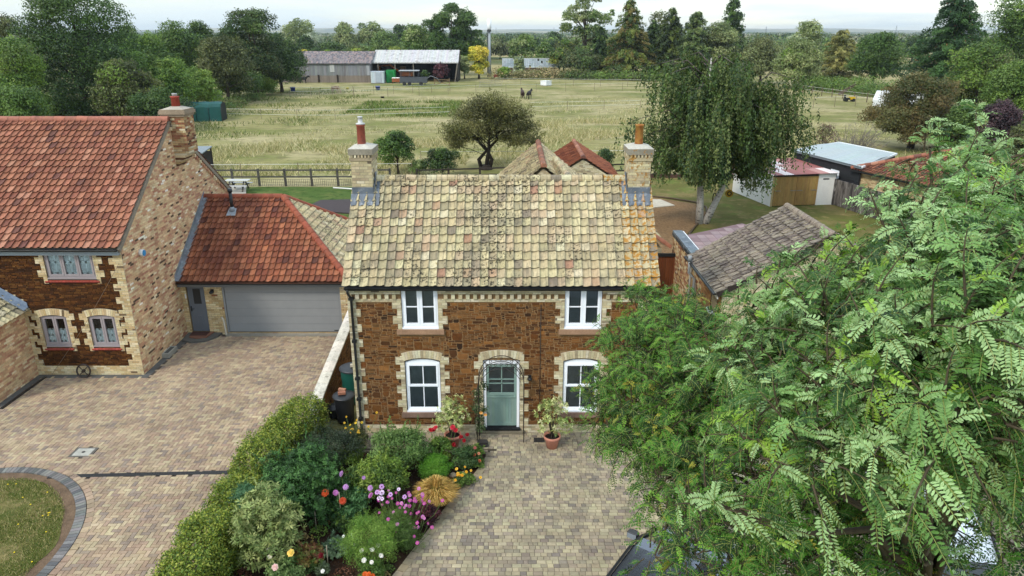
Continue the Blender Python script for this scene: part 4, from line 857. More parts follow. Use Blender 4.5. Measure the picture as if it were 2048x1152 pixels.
def ring_blocks(mb, e0, e1, n, pal, z1):
    for i in range(n):
        t0, t1 = (i+.04)/n*2*PI, (i+.96)/n*2*PI
        P = [(IC[0]+(IR[0]+e)*math.cos(t), IC[1]+(IR[1]+e)*math.sin(t)) for e, t in ((e0, t0), (e1, t0), (e1, t1), (e0, t1))]
        if min(p[1] for p in P) < 11: continue
        raised(mb, np.zeros(3), X, Y, Z, P, .006, z1, .006, jit(RN.choice(pal), .1))
ring_blocks(b, .0, .23, 190, [s(142,140,136,.55), s(126,126,124,.5), s(154,150,144,.58)], .034)
ring_blocks(b, .24, .41, 118, [PC[1], PC[2], PC[3]], .03)
setting(b.build('island_kerb', PAVE))
# yard of small setts
SC_ = [s(191,177,146,.66), s(185,171,142,.64), s(178,164,140,.62), s(197,184,151,.68), s(169,155,136,.59), s(158,146,132,.55)]; SW = [.22, .22, .22, .14, .12, .08]
SETT = mat('yard setts', rough=.85, spec=.25, var=.2, scale=.9, fine=.1, spots=((s(110,100,88,.6), .8, .52, .66, .45),), bump=.25, bscale=110)
def bed_x(y): return float(np.interp(y, [11, 12.36, 15.4, 16.2, 16.9, 17.25], [-3.2, -2.55, -1.35, -.95, -.72, -.74]))
sheet('yard_bedding', mat('sett joint', col=s(98,88,74,.5), rough=.95, var=.2), [(-5.56, 9), (14, 9), (14, 18.2), (-5.56, 18.2)], .004)
P, W_ = [], []; y = 9.4; k = 0
while y < 18.15:
    xl = -5.5 if y > 17.22 else bed_x(y)+.24
    x = xl-.24-RN.uniform(0, .1)
    while x < 12.5:
        l = RN.choice([.105, .14, .14, .185, .21])
        if x >= (xl-.19 if y < 17.1 else xl-.04): P.append((x, y)); W_.append(l)
        x += l
    y += .118
b = MB(); W_ = np.array(W_); blocks(b, P, W_, .118, pcols(len(P), SC_, SW), z0=.004, z1=.028, ch=.014, m=.004)
setting(b.build('yard', SETT))
b = MB(); pts = [(bed_x(y), y) for y in np.arange(10.5, 17.2, .2)]; n = len(pts)
for i in range(n-1):
    p, q_ = np.array(pts[i]), np.array(pts[i+1]); d = (q_-p)/np.linalg.norm(q_-p); nn = np.array((d[1], -d[0]))
    raised(b, np.zeros(3), X, Y, Z, [tuple(p+d*.006), tuple(p+nn*.2+d*.006), tuple(q_+nn*.2-d*.006), tuple(q_-d*.006)], .004, .034, .008, jit(s(176,160,132,.68), .08))
x = -5.4
while x < -.75: raised(b, np.zeros(3), X, Y, Z, [(x, 17.1), (x+.2, 17.1), (x+.2, 17.22), (x, 17.22)], .004, .034, .008, jit(s(166,152,128,.66), .1)); x += .206
setting(b.build('bed_edging', SETT))
SOIL = ground_mat('bed soil', s(84,64,50,.45), ((s(112,86,66,.5), 3, .5, .65, .8, 5), (s(52,38,30,.4), 6, .52, .66, .8, 5)), bump=1, bscale=18)
sheet('flower_bed', SOIL, [(-7.5, 9), (-3.5, 9)]+[(bed_x(y), y) for y in np.arange(11, 17.2, .3)]+[(-.76, 17.12), (-5.5, 17.12), (-5.6, 17.7), (-5.95, 17.7), (hedge_x(14)-.1, 14), (hedge_x(12)-.1, 12)], .012)
b = MB(); b.box((.62, 17.62, .028), (.92, 17.86, .034), (.03, .03, .032))
for i in range(6): b.box((.64+i*.047, 17.64, .0345), (.66+i*.047, 17.84, .038), (.012, .012, .012))
tag(b.build('drain_cover', METAL, origin=(.77, 17.74, 0)), 'small dark drain grating in the yard beside the right potted shrub', 'drain')
# gravel path and slabs in the back garden
GRAV = ground_mat('gravel', s(170,136,98,.55), ((s(140,108,78,.5), 5, .5, .6, .8, 4), (s(196,166,128,.6), 8, .56, .66, .8, 4)), bump=.6, bscale=40)
gpts = [(6.5, 49.4), (9.8, 49.6), (12.4, 47.6), (12.6, 44.8), (11.1, 42.0), (10.0, 39.7), (9.9, 36.5), (7.6, 33.5), (6.2, 34), (6.0, 44)]
sheet('gravel_path', GRAV, gpts, .01)
b = MB(); q_ = [(9.8, 49.75), (11.2, 49.0), (12.5, 47.8), (12.85, 46.4), (12.5, 44.6), (11.2, 42.0), (10.2, 39.8), (10.05, 37.5), (9.9, 36.0)]
b.tube([(x, y, .05) for x, y in q_], .07, s(120,100,76,.5), 6); tag(b.build('path_edging', WOOD, origin=(12.5, 44.6, 0)), 'curved low timber edging round the gravel path by the birch', 'edging')
b = MB(); b.prism([(8.0, 48.9), (10.3, 48.7), (10.9, 46.9), (8.6, 46.0)], .01, .06, s(214,204,184,.7)); setting(b.build('garden_patio', PLAIN))
b = MB(); b.prism([(-24, 50.0), (-19.0, 50.3), (-19.9, 53.0), (-24, 53.0)], .0, .12, s(196,190,176,.66)); setting(b.build('terrace', PLAIN))
b = MB(); b.prism([(-13.2, 48.4), (-9.8, 48.8), (-9.8, 44.5), (-13.8, 45.6)], .004, .08, s(92,78,78,.42)); setting(b.build('play_surface', PLAIN))
# long dry grass in the paddock
def patch(n, x0, x1, y0, y1, f=.12):
    P = np.stack([rng.uniform(x0, x1, n), rng.uniform(y0, y1, n), np.zeros(n)], 1)
    q = np.sin(P[:, 0]*.45+2*np.sin(P[:, 1]*.21))+np.sin(P[:, 1]*.5-P[:, 0]*.17)+rng.normal(0, .5, n)
    return P[q > f]
GC = np.array([s(200,186,138,.54), s(184,172,118,.5), s(208,196,152,.56), s(162,158,100,.47), s(138,146,78,.44)])
b = MB()
for n, a_, h in ((26000, (-30, -4, 57, 78), .42), (32000, (-2, 24, 62, 96), .5), (16000, (-40, 40, 78, 130), .38), (9000, (12, 48, 60, 90), .3)):
    V, C = blades(n, lambda k: patch(k, *a_), h, .07, GC, lean=.6); b.bulk(V, [(0, 1, 2)], C)
V, C = blades(9000, lambda k: patch(k, -45, -26, 70, 150, .4), .4, .1, np.array([s(96,118,44,.5), s(120,130,60,.52), s(80,100,40,.46)])); b.bulk(V, [(0, 1, 2)], C)
V, C = blades(5000, lambda k: patch(k, -24, -8, 100, 122, -.2), .5, .12, np.array([s(96,122,44,.5), s(110,130,52,.52), s(84,104,40,.46)])); b.bulk(V, [(0, 1, 2)], C)
setting(b.build('long_grass', LEAF), 'stuff')
# ------------------------------------------------------------------ foliage builders
def unit(v): return v/(np.linalg.norm(v, axis=-1, keepdims=True)+1e-9)
def leafq(mb, P, N, Ln, Wd, cols, g_, axis=None, fold=0):
    n = len(P)
    if n == 0: return
    a = unit(g_.normal(size=(n, 3))) if axis is None else unit(axis+g_.normal(0, .25, (n, 3)))
    b = unit(np.cross(N, a)); a = unit(np.cross(b, N)); l = (Ln*g_.uniform(.65, 1.3, n))[:, None]; w_ = (Wd*g_.uniform(.7, 1.25, n))[:, None]
    mb.bulk(np.stack([P-a*l/2, P+b*w_/2+a*l*.06, P+a*l/2, P-b*w_/2+a*l*.06], 1), [(0, 1, 2, 3)], cols)
def lobes_of(g_, c, R, nl, spread=(.45, .85), lr=(.26, .46), low=-.35):
    c, R = np.asarray(c, float), np.asarray(R, float); out = []
    i = np.arange(nl)+.5; ph = i*2.399963+g_.uniform(0, 6); zz = 1-(1-low)*i/nl
    rr = np.sqrt(np.maximum(0, 1-zz**2)); d = unit(np.stack([rr*np.cos(ph), rr*np.sin(ph), zz], 1)+g_.normal(0, .18, (nl, 3)))
    if low < -.65: hr = np.hypot(d[:, 0], d[:, 1])+1e-6; f = np.where(d[:, 2] < .2, np.maximum(hr, .92), hr)/hr; d[:, :2] *= f[:, None]   # skirt down to the ground
    for k in range(nl):
        r = R.mean()*g_.uniform(*lr)*np.array((1, 1, g_.uniform(.7, 1))); r[:2] = np.minimum(r[:2], R[0]*.6); r[2] = min(r[2], R[2]*.6)
        u = g_.uniform(*spread)/spread[1]; f = np.array((u, u, 1.0 if g_.random() < .75 else u))
        out.append((c+d[k]*f*(R-.8*r), r))
    return out
def cloud(mb, g_, lobes, n, Ln, Wd, pal, wts=None, up=.3, jn=.7, shell=.42, var=.2, lobevar=.16, hole=0, zmin=.02, axis=None):
    pal = np.asarray(pal, float); wts = np.ones(len(pal))/len(pal) if wts is None else np.asarray(wts)/sum(wts)
    r2 = np.array([np.mean(r)**2 for _, r in lobes]); ns = np.maximum(8, (n*r2/r2.sum()).astype(int))
    for (c, r), m in zip(lobes, ns):
        d = unit(g_.normal(size=(m, 3))); d[:, 2] = np.where(d[:, 2] < -.45, -d[:, 2], d[:, 2])
        q = 1-shell*np.abs(g_.normal(0, .6, m))+g_.normal(0, .06, m)
        P = c+d*r*q[:, None]*(1+.18*np.sin(d[:, :1]*7+c[0]*3)*np.sin(d[:, 1:2]*6+c[1]*5)+.12*np.sin(d[:, 2:]*9+c[2]*7))
        N = unit(d+np.array((0, 0, up))+g_.normal(0, jn, (m, 3)))
        k0 = g_.choice(len(pal), p=wts); ch = np.where(g_.random(m) < .6, k0, g_.choice(len(pal), m, p=wts))
        C = np.clip(pal[ch]*(1+g_.uniform(-lobevar, lobevar))*(1+g_.uniform(-var, var, (m, 1))), 0, 1)
        k = P[:, 2] > zmin
        if hole: k &= (np.sin(P[:, 0]*hole+c[2])*np.sin(P[:, 1]*hole*1.1+c[0])*np.sin(P[:, 2]*hole*.9) < .3)
        leafq(mb, P[k], N[k], Ln, Wd, C[k], g_, axis=axis)
def wood(mb, g_, base, lobes, r0, col, fork=.35, nmax=14, n=6, bend=.12):
    base = np.asarray(base, float); c = np.mean([l[0] for l in lobes], 0); top = np.array((c[0], c[1], max(l[0][2] for l in lobes)*.9)); H = top[2]-base[2]
    ts = np.linspace(0, 1, 7); P = base+(top-base)*ts[:, None]; P[1:-1, :2] += g_.normal(0, bend*.12*H*.3, (5, 2)); P[:, :2] = P[:, :2]
    mb.tube(P, r0*(1-ts*.85)*np.where(ts == 0, 1.3, 1), col, n+2)
    for k in g_.permutation(len(lobes))[:nmax]:
        lc = lobes[k][0]; t = min(.85, g_.uniform(fork*.7, fork+.35)); s0 = base+(top-base)*t
        if lc[2] < s0[2]: s0 = base+(top-base)*min(t, .5*max(.1, (lc[2]-base[2])/max(H, .1)))
        m_ = (s0+lc)/2+g_.normal(0, .06*np.linalg.norm(lc-s0)+.01, 3); m_[2] += .05*H*g_.random()
        rr = r0*(1-t*.8)*.55; mb.tube([s0, (s0+m_)/2, m_, (m_+lc)/2, lc], [rr, rr*.8, rr*.6, rr*.4, rr*.18], col, n)
BK = s(96,84,70,.5); BKG = s(130,122,108,.55)
def round_tree(name, label, cat, base, h, R, pal, n, leaf, seed, group=None, wts=None, nl=16, trunk=.03, crown0=.25, hole=0, bark=BK, low=-.45, jn=.7, spread=(.35, .8), lr=(.3, .48), shape=None, leafm=None, flat=1.0, var=.22):
    g_ = np.random.default_rng(seed); base = np.asarray(base, float); root = thing(name, label, cat, base, group)
    cz = h*(crown0+(1-crown0)/2); Rz = h*(1-crown0)/2; c = base+np.array((0, 0, cz))
    lb = lobes_of(g_, c, (R, R, Rz), nl, spread, lr, low) if shape is None else shape(g_, base)
    t = MB(); wood(t, g_, base, lb, max(.04, h*trunk), bark, nmax=12 if h*700/max(base[1], 1) > 30 else 6, n=5, bend=.08); t.build('trunk', BARK, root)
    m = MB(); cloud(m, g_, lb, n, leaf, leaf*.6, pal, wts, hole=hole, jn=jn, var=var); m.build('crown', leafm or LEAF, root)
    return root
def conifer(name, label, base, h, R, pal, n, leaf, seed, group=None, wts=None, droop=.25, power=.8, cat='conifer', gap=.05, tiers=None, brown=None):
    g_ = np.random.default_rng(seed); base = np.asarray(base, float); root = thing(name, label, cat, base, group); pal = np.asarray(pal, float)
    nb = int(60+h*9); t = np.sort(g_.random(nb)**.85)*(1-gap)+gap*.5; ang = g_.uniform(0, 2*PI, nb); ln = R*((1-t)**power)*g_.uniform(.65, 1.15, nb)+.03*R
    tr = MB(); tr.tube([base, base+np.array((0, 0, h*.5)), base+np.array((0, 0, h*.97))], [h*.022, h*.014, h*.003], BK, 6)
    for k in range(0, nb, max(1, nb//22)):
        z = h*(gap+(1-gap)*t[k]); p = base+np.array((0, 0, z)); e = np.array((math.cos(ang[k]), math.sin(ang[k]), -droop*.5))*ln[k]*.85; tr.tube([p, p+e], [h*.006, h*.002], BK, 4)
    tr.build('trunk', BARK, root)
    w_ = ln/ln.sum(); k = g_.choice(nb, n, p=w_); q = g_.random(n)**.7; a = ang[k]; L_ = ln[k]; rad = L_*q
    lat = g_.normal(0, 1, n)*.16*L_*(1.15-q); z = h*(gap+(1-gap)*t[k])-droop*L_*q**2+g_.normal(0, .035*h*.35, n)
    P = base+np.stack([np.cos(a)*rad-np.sin(a)*lat, np.sin(a)*rad+np.cos(a)*lat, z], 1)
    N = unit(np.stack([np.cos(a)*.6, np.sin(a)*.6, np.full(n, .75)], 1)+g_.normal(0, .55, (n, 3))); ax = np.stack([np.cos(a), np.sin(a), np.full(n, -droop)], 1)
    bc = g_.choice(len(pal), nb, p=None if wts is None else np.asarray(wts)/sum(wts)); C = np.clip(pal[bc[k]]*(1+g_.uniform(-.25, .25, (n, 1))), 0, 1)
    if brown is not None: m_ = g_.random(n) < brown[1]*(1-q); C[m_] = np.array(brown[0])
    kk = P[:, 2] > .05; m = MB(); leafq(m, P[kk], N[kk], leaf, leaf*.5, C[kk], g_, axis=ax[kk]); m.build('crown', LEAF, root)
    return root
# palettes (true leaf colours)
G1 = [s(96,122,58,.5), s(80,106,48,.48), s(112,134,66,.52)]
DK = [s(60,86,40,.47), s(76,102,46,.5), s(50,74,36,.43), s(94,118,54,.52)]
MID = [s(88,118,46,.53), s(74,104,42,.5), s(112,138,56,.56), s(98,122,56,.53)]
OLV = [s(106,112,62,.5), s(90,98,54,.48), s(120,124,76,.52), s(78,88,50,.46)]
BRI = [s(120,148,56,.55), s(104,134,50,.53), s(138,158,70,.57)]
YEL = [s(196,184,58,.7), s(176,170,56,.66), s(150,156,60,.6), s(210,190,80,.72)]
PALE = [s(142,152,96,.58), s(126,140,84,.56), s(160,166,110,.6), s(112,128,76,.52)]
SILV = [s(160,170,140,.6), s(140,154,124,.56), s(178,184,158,.62)]
def at(px, py_top, wpx, Yd, base_y=None):
    """stand-alone thing at distance Yd: its foot, height and half width in metres"""
    top = wp(px, py_top, Yd); zc = Yd*math.cos(PITCH)+CAM_H*math.sin(PITCH)
    return np.array((top[0], Yd, 0.0)), float(top[2]), wpx/2/FPX*zc
TREES = [
 # kind, px, top, width, distance, palette, n, name, label
 ('r', 125, -38, 250, 92, DK+MID[:2], 26000, 'broadleaf_tree', 'tallest dense dark green tree standing behind the red roofed house at far left', dict(nl=60, crown0=.0, low=-.95, lr=(.2, .34))),
 ('r', 18, 70, 110, 82, BRI+MID, 7000, 'broadleaf_tree', 'yellowish green tree cut by the left edge of the photo', dict(crown0=.05, low=-.8)),
 ('r', -20, 20, 120, 110, OLV, 5000, 'broadleaf_tree', 'tall thin olive tree at the very left edge behind the yellowish tree', dict(crown0=.1, low=-.8)),
 ('r', 25, 165, 130, 72, MID, 7000, 'shrub', 'dark bushy shrub low at the left edge above the red ridge', dict(crown0=.0, low=-.7)),
 ('r', 235, 115, 120, 86, OLV+BRI[:1], 7000, 'broadleaf_tree', 'yellow flecked bush just right of the tallest left tree', dict(crown0=.0, low=-.8)),
 ('r', 282, 62, 120, 112, MID, 7000, 'broadleaf_tree', 'mid green loose tree, first in the hedge row right of the tallest left tree', dict(crown0=.08, low=-.8)),
 ('r', 250, 42, 60, 190, G1, 2500, 'broadleaf_tree', 'small distant light green treetop between the tallest left tree and the hedge row', {}),
 ('r', 350, 38, 110, 122, MID+DK[:1], 7000, 'broadleaf_tree', 'round topped green tree in the hedge row, second from its left end', dict(crown0=.06, low=-.8)),
 ('r', 395, 36, 70, 136, DK, 4500, 'broadleaf_tree', 'narrow darker tree between the round topped tree and the great rounded tree', dict(crown0=.05, low=-.8)),
 ('r', 440, 66, 120, 118, OLV, 7000, 'broadleaf_tree', 'olive green tree in front of the great rounded tree in the hedge row', dict(crown0=.04, low=-.8)),
 ('r', 492, 6, 140, 132, DK+OLV[:2], 12000, 'broadleaf_tree', 'great rounded dark tree with sky showing through, tallest of the hedge row', dict(nl=34, crown0=.0, low=-.9, lr=(.22, .36))),
 ('r', 552, 66, 115, 142, DK, 9000, 'broadleaf_tree', 'dark tree at the right end of the hedge row overhanging the grey barn', dict(nl=26, crown0=.0, low=-.9)),
 ('r', 330, 116, 110, 96, BRI+MID[:2], 7000, 'shrub', 'bright green rounded bush at the foot of the hedge row behind the green tent', dict(crown0=.0, low=-.7)),
 ('r', 290, 150, 90, 88, YEL[2:3]+OLV, 5000, 'shrub', 'yellow leaved thin bush right of the tallest left tree, above the chimney', dict(crown0=.0, low=-.7)),
 ('r', 385, 134, 100, 104, BRI, 7000, 'shrub', 'bright yellow green bush hanging over the pale fence panels', dict(crown0=.0, low=-.7)),
 ('r', 312, 176, 120, 84, DK, 6000, 'shrub', 'dark shady bush behind the red chimney pot of the left house', dict(crown0=.0, low=-.7)),
 ('r', 472, 132, 110, 124, MID, 6000, 'shrub', 'green bush above the pale fence panels at the paddock edge', dict(crown0=.0, low=-.7)),
 ('r', 520, 146, 60, 136, BRI, 3000, 'shrub', 'small bright bush beside the field shelter at the paddock edge', dict(crown0=.0, low=-.6)),
 ('r', 165, 196, 150, 90, DK+MID[:1], 8000, 'shrub', 'dark understorey bush below the tallest left tree', dict(crown0=.0, low=-.9)),
 ('r', 75, 186, 130, 88, MID, 7000, 'shrub', 'green understorey bush between the yellowish edge tree and the tallest left tree', dict(crown0=.0, low=-.9)),
 ('r', 240, 180, 120, 91, OLV+MID[:1], 7000, 'shrub', 'olive understorey bush right of the trunk of the tallest left tree', dict(crown0=.0, low=-.9)),
 ('r', 597, 36, 74, 330, PALE, 3500, 'broadleaf_tree', 'pale green tall tree far off, leftmost behind the grey barn', {}),
 ('r', 622, 66, 70, 300, SILV, 3000, 'willow', 'silvery willow far behind the grey barn roof', dict(crown0=.05)),
 ('r', 608, 70, 50, 240, DK, 2500, 'broadleaf_tree', 'round dark tree behind the left end of the grey barn', dict(crown0=.05)),
 ('r', 660, 82, 110, 232, DK, 4000, 'broadleaf_tree', 'wide dark evergreen mass behind the middle of the grey barn', dict(crown0=.0, low=-.7)),
 ('r', 690, 44, 54, 340, PALE, 3000, 'poplar', 'pale poplar far off, left of the pair above the barn', {}),
 ('r', 738, 42, 66, 345, PALE+G1[:1], 3000, 'poplar', 'pale poplar far off, right of the pair above the barn', {}),
 ('r', 800, 46, 36, 330, DK, 2000, 'broadleaf_tree', 'small dark treetop on the skyline left of the big poplar clump', {}),
 ('r', 770, 62, 80, 260, G1, 3000, 'broadleaf_tree', 'mid green tree behind the joint of the two barn roofs', dict(crown0=.05)),
 ('r', 715, 88, 70, 225, G1+OLV[:1], 3000, 'broadleaf_tree', 'olive round tree just above the barn ridge', dict(crown0=.0, low=-.7)),
 ('r', 655, 99, 30, 205, [YEL[2]]+BRI, 1500, 'shrub', 'lime green bush peeping over the grey barn roof', dict(crown0=.0)),
 ('r', 604, 97, 34, 205, YEL, 1500, 'shrub', 'golden bush peeping over the left end of the barn roof', dict(crown0=.0)),
 ('r', 712, 96, 34, 208, [YEL[2]]+BRI, 1500, 'shrub', 'lime green bush over the right end of the grey barn roof', dict(crown0=.0)),
 ('r', 790, 92, 50, 212, BRI+[YEL[2]], 1500, 'shrub', 'yellow green bush over the open barn roof', dict(crown0=.0)),
 ('r', 836, 42, 74, 208, MID+PALE[:1], 6000, 'poplar', 'lighter green poplar at the left of the big poplar clump behind the open barn', dict(crown0=.02, low=-.8, nl=22)),
 ('r', 900, 3, 124, 200, DK+MID[:2], 13000, 'poplar', 'big dark poplar clump towering behind the open barn', dict(crown0=.03, low=-.8, nl=34, lr=(.18, .32))),
 ('r', 957, 82, 44, 184, YEL, 5000, 'golden_tree', 'bright golden yellow upright tree beside the phone mast', dict(crown0=.02, low=-.8, nl=18)),
 ('r', 928, 112, 24, 183, PALE, 1500, 'sapling', 'thin pale sapling between the open barn and the golden tree', dict(crown0=.1)),
 ('r', 1008, 132, 26, 182, BRI, 1500, 'shrub', 'bright green bush left of the low greenhouse', dict(crown0=.0, low=-.6)),
 ('r', 1038, 108, 24, 186, SILV+PALE, 1500, 'sapling', 'pale young tree standing in front of the low greenhouse', dict(crown0=.1)),
 ('r', 1045, 66, 62, 262, MID+PALE[:2], 3500, 'poplar', 'light poplar with a yellow top behind the low greenhouse', dict(crown0=.03, low=-.8)),
 ('r', 1000, 84, 70, 320, OLV, 3000, 'broadleaf_tree', 'brownish tree far behind the phone mast', {}),
 ('r', 1085, 78, 70, 300, DK, 3000, 'broadleaf_tree', 'dark tree far behind the right end of the greenhouse', {}),
 ('r', 1090, 84, 44, 250, MID+PALE[:2], 2500, 'broadleaf_tree', 'rounded mid green tree behind the right end of the greenhouse', dict(crown0=.03, low=-.8)),
 ('r', 1128, 78, 66, 196, OLV+MID[:2]+[YEL[2]], 5000, 'broadleaf_tree', 'round tree with a yellow crown tip beside the greenhouse', dict(crown0=.15, low=-.7)),
 ('r', 1110, 60, 40, 420, DK, 1500, 'broadleaf_tree', 'dark treetop on the skyline left of the airy poplar', {}),
 ('r', 1176, -22, 116, 206, PALE+G1, 7000, 'poplar', 'tall airy pale poplar with bare stem showing and sky gaps', dict(crown0=.12, low=-.7, nl=26, lr=(.14, .26), hole=1.2)),
 ('c', 1202, 52, 84, 192, DK, 6000, 'spruce_tree', 'dark drooping spruce between the airy poplar and the russet conifer', dict(droop=.4)),
 ('r', 1160, 100, 90, 188, OLV+DK, 5000, 'broadleaf_tree', 'grey olive spreading tree in front of the airy poplar', dict(crown0=.1, low=-.7)),
 ('c', 1262, -2, 112, 186, [s(122,132,56,.52), s(98,118,50,.5), s(76,98,44,.46), s(132,122,64,.5)], 13000, 'conifer', 'tall russet tinged conifer, broadest of the right hand conifers', dict(droop=.22, power=.62, brown=(s(160,106,64,.5), .09))),
 ('c', 1308, 38, 66, 194, DK, 5000, 'conifer', 'dark conifer just right of the russet conifer', dict(droop=.3, power=.6)),
 ('c', 1345, 14, 90, 190, [s(110,124,50,.5), s(90,108,46,.48), s(66,84,42,.45)], 9000, 'conifer', 'tall yellow green conifer behind the left shoulder of the birch', dict(droop=.25, power=.6)),
 ('r', 1322, 18, 60, 240, OLV, 1500, 'broadleaf_tree', 'sparse twiggy tree on the skyline among the conifers', dict(hole=1.5)),
 ('c', 1395, 22, 84, 182, [s(104,124,66,.5), s(84,104,58,.48), s(128,142,84,.53)], 8000, 'pine_tree', 'pale green pine directly behind the top of the birch', dict(droop=.1, power=.5)),
 ('r', 1440, 44, 90, 184, PALE+OLV[:2], 6000, 'pine_tree', 'soft yellow green rounded pine behind the right of the birch', dict(crown0=.1, low=-.7)),
 ('c', 1470, -4, 70, 196, DK+MID[:1], 7000, 'pine_tree', 'tall pine with a narrow open top rising right of the birch', dict(droop=.1, power=.45)),
 ('r', 1530, 74, 100, 165, OLV+PALE[:1], 6000, 'broadleaf_tree', 'brownish tinged round tree right of the narrow pine', dict(crown0=.0, low=-.8)),
 ('r', 1602, 76, 96, 152, PALE+BRI[:1], 8000, 'broadleaf_tree', 'light green rounded tree beside the bramble bank', dict(crown0=.04, low=-.8)),
 ('r', 1618, 38, 74, 190, PALE+SILV[:1], 5000, 'poplar', 'pale tall poplar behind the light green rounded tree', dict(crown0=.1)),
 ('c', 1690, 58, 100, 156, [s(160,154,88,.58), s(138,138,76,.55), s(112,116,62,.5)], 7000, 'cedar_tree', 'yellowish cedar with bare top branches left of the dark round tree', dict(droop=.15, power=.5)),
 ('r', 1762, 62, 112, 146, DK+MID[:2], 10000, 'broadleaf_tree', 'dark round headed tree right of the yellowish cedar', dict(crown0=.06, low=-.8, nl=22)),
 ('r', 1832, 72, 44, 290, DK, 2500, 'broadleaf_tree', 'blue green distant tree in the gap left of the big cypress', dict(crown0=.04, low=-.8)),
 ('c', 1925, -24, 176, 112, [s(62,96,48,.48), s(76,110,54,.5), s(50,82,42,.45)], 20000, 'cypress_tree', 'big dark green feathery cypress at the upper right', dict(droop=.12, power=.6, brown=(s(150,100,64,.55), .03))),
 ('r', 2046, -30, 120, 100, MID+DK[:2], 9000, 'broadleaf_tree', 'tall green tree at the right edge beyond the big cypress', dict(crown0=.05, low=-.8, nl=22)),
 ('r', 1975, 78, 150, 92, MID+OLV[:2]+BRI[:1], 11000, 'broadleaf_tree', 'loose mid green tree in front of the big cypress', dict(crown0=.02, low=-.8, nl=22)),
 ('r', 2040, 120, 120, 84, MID, 8000, 'broadleaf_tree', 'green tree at the right edge above the purple shrub', dict(crown0=.0, low=-.8)),
 ('r', 1945, 205, 110, 66, MID+DK[:2], 9000, 'shrub', 'dark green shrub between the olive hawthorn and the purple shrub', dict(crown0=.0, low=-.7)),
 ('r', 2015, 186, 90, 64, [s(74,54,62,.42), s(90,66,72,.46), s(60,46,54,.38), s(104,82,84,.48)], 8000, 'purple_shrub', 'dark purple leaved upright shrub at the right edge', dict(crown0=.0, low=-.8)),
 ('r', 2046, 250, 70, 60, OLV, 4000, 'shrub', 'small olive shrub at the right edge below the purple shrub', dict(crown0=.0, low=-.7)),
 ('r', 882, 124, 34, 172, [s(96,54,60,.48), s(112,68,72,.52), s(80,44,52,.42)], 3000, 'purple_shrub', 'maroon leaved small tree in front of the open barn', dict(crown0=.05, low=-.7)),
]
for k, (kind, px, top, wpx, Yd, pal, n, nm, lab, kw) in enumerate(TREES):
    b_, h, R_ = at(px, top, wpx, Yd)
    cat = {'shrub': 'shrub', 'purple_shrub': 'shrub'}.get(nm, 'tree')
    lf = max(.11, 2.1*Yd/735)*(1.0 if Yd < 120 else .85)
    if kind == 'r': round_tree(nm, lab, cat, b_, h*.985, R_*1.04, pal, int(n*2.2), lf, 100+k, **{**dict(crown0=.06, low=-.85, nl=22), **kw})
    else: conifer(nm, lab, b_, h, R_*1.1, pal, int(n*2.4), lf*1.1, 100+k, cat='tree', **kw)
# far woodland and the hazy plain beyond it
g_ = np.random.default_rng(77)
def mass(name, spots_, pal, n, leaf):
    m = MB(); cloud(m, g_, spots_, n, leaf, leaf*.7, pal, jn=.8, zmin=-5); return setting(m.build(name, LEAF), 'stuff')
sp = [(np.array((x, y, hgt*.45)), np.array((hgt*.75, hgt*.6, hgt*.55))) for x, y, hgt in [(g_.uniform(-260, 330), g_.uniform(240, 480), g_.uniform(5, 8.6)) for _ in range(200)] if not (-75 < x < -10 and y < 262)]
mass('far_woodland', sp, DK+OLV+MID, 60000, 1.1)
sp = []
for _ in range(420):
    y = math.exp(g_.uniform(math.log(520), math.log(4200))); x = g_.uniform(-.75, .75)*y; hgt = g_.uniform(5, 10)
    x = round(x/(y*.12))*y*.12+g_.normal(0, y*.03)
    for q in range(4): sp.append((np.array((x+g_.normal(0, y*.022), y+g_.normal(0, 14), hgt*.42)), np.array((hgt*(1+.0006*y), hgt*.8, hgt*.55))))
mass('hedgerows', sp, DK+OLV[:1], 60000, 2.6)
b = MB(); xs = np.linspace(-6500, 6500, 130)
for yb_, h0, h1 in ((6200, 8, 30), (7400, 22, 52)):
    zs = h0+(h1-h0)*(.5+.3*np.sin(xs/700+yb_)+.2*np.sin(xs/263+1))
    for i in range(129):
        b.poly([(xs[i], yb_, -1), (xs[i+1], yb_, -1), (xs[i+1], yb_+500, zs[i+1]), (xs[i], yb_+500, zs[i]), (xs[i], yb_+1400, -1), (xs[i+1], yb_+1400, -1)], [(0, 1, 2, 3), (3, 2, 5, 4)], DK[1])
setting(b.build('hills', far))
for k, (px, top, Yd, lab) in enumerate(((992, 54, 3300, 'distant pylon on the horizon left of the airy poplar'), (1108, 54, 3300, 'distant pylon on the horizon just beside the airy poplar'), (1533, 52, 3000, 'distant pylon on the horizon right of the narrow pine'), (1794, 50, 3000, 'distant pylon on the horizon left of the big cypress'))):
    b_, h, _ = at(px, top, 10, Yd); t = MB()
    for sx in (-1, 1):
        for sy in (-1, 1): t.tube([b_+np.array((sx*3, sy*3, 0)), b_+np.array((0, 0, h))], [.35, .25], s(120,124,128,.6), 4)
    for q in (.35, .6, .8): t.bar(b_+np.array((-3*(1.4-q)*1.8, 0, h*q)), b_+np.array((3*(1.4-q)*1.8, 0, h*q)), .4, .4, s(120,124,128,.6))
    tag(t.build('pylon', METAL, origin=b_), lab, 'pylon', 'pylons on the horizon')
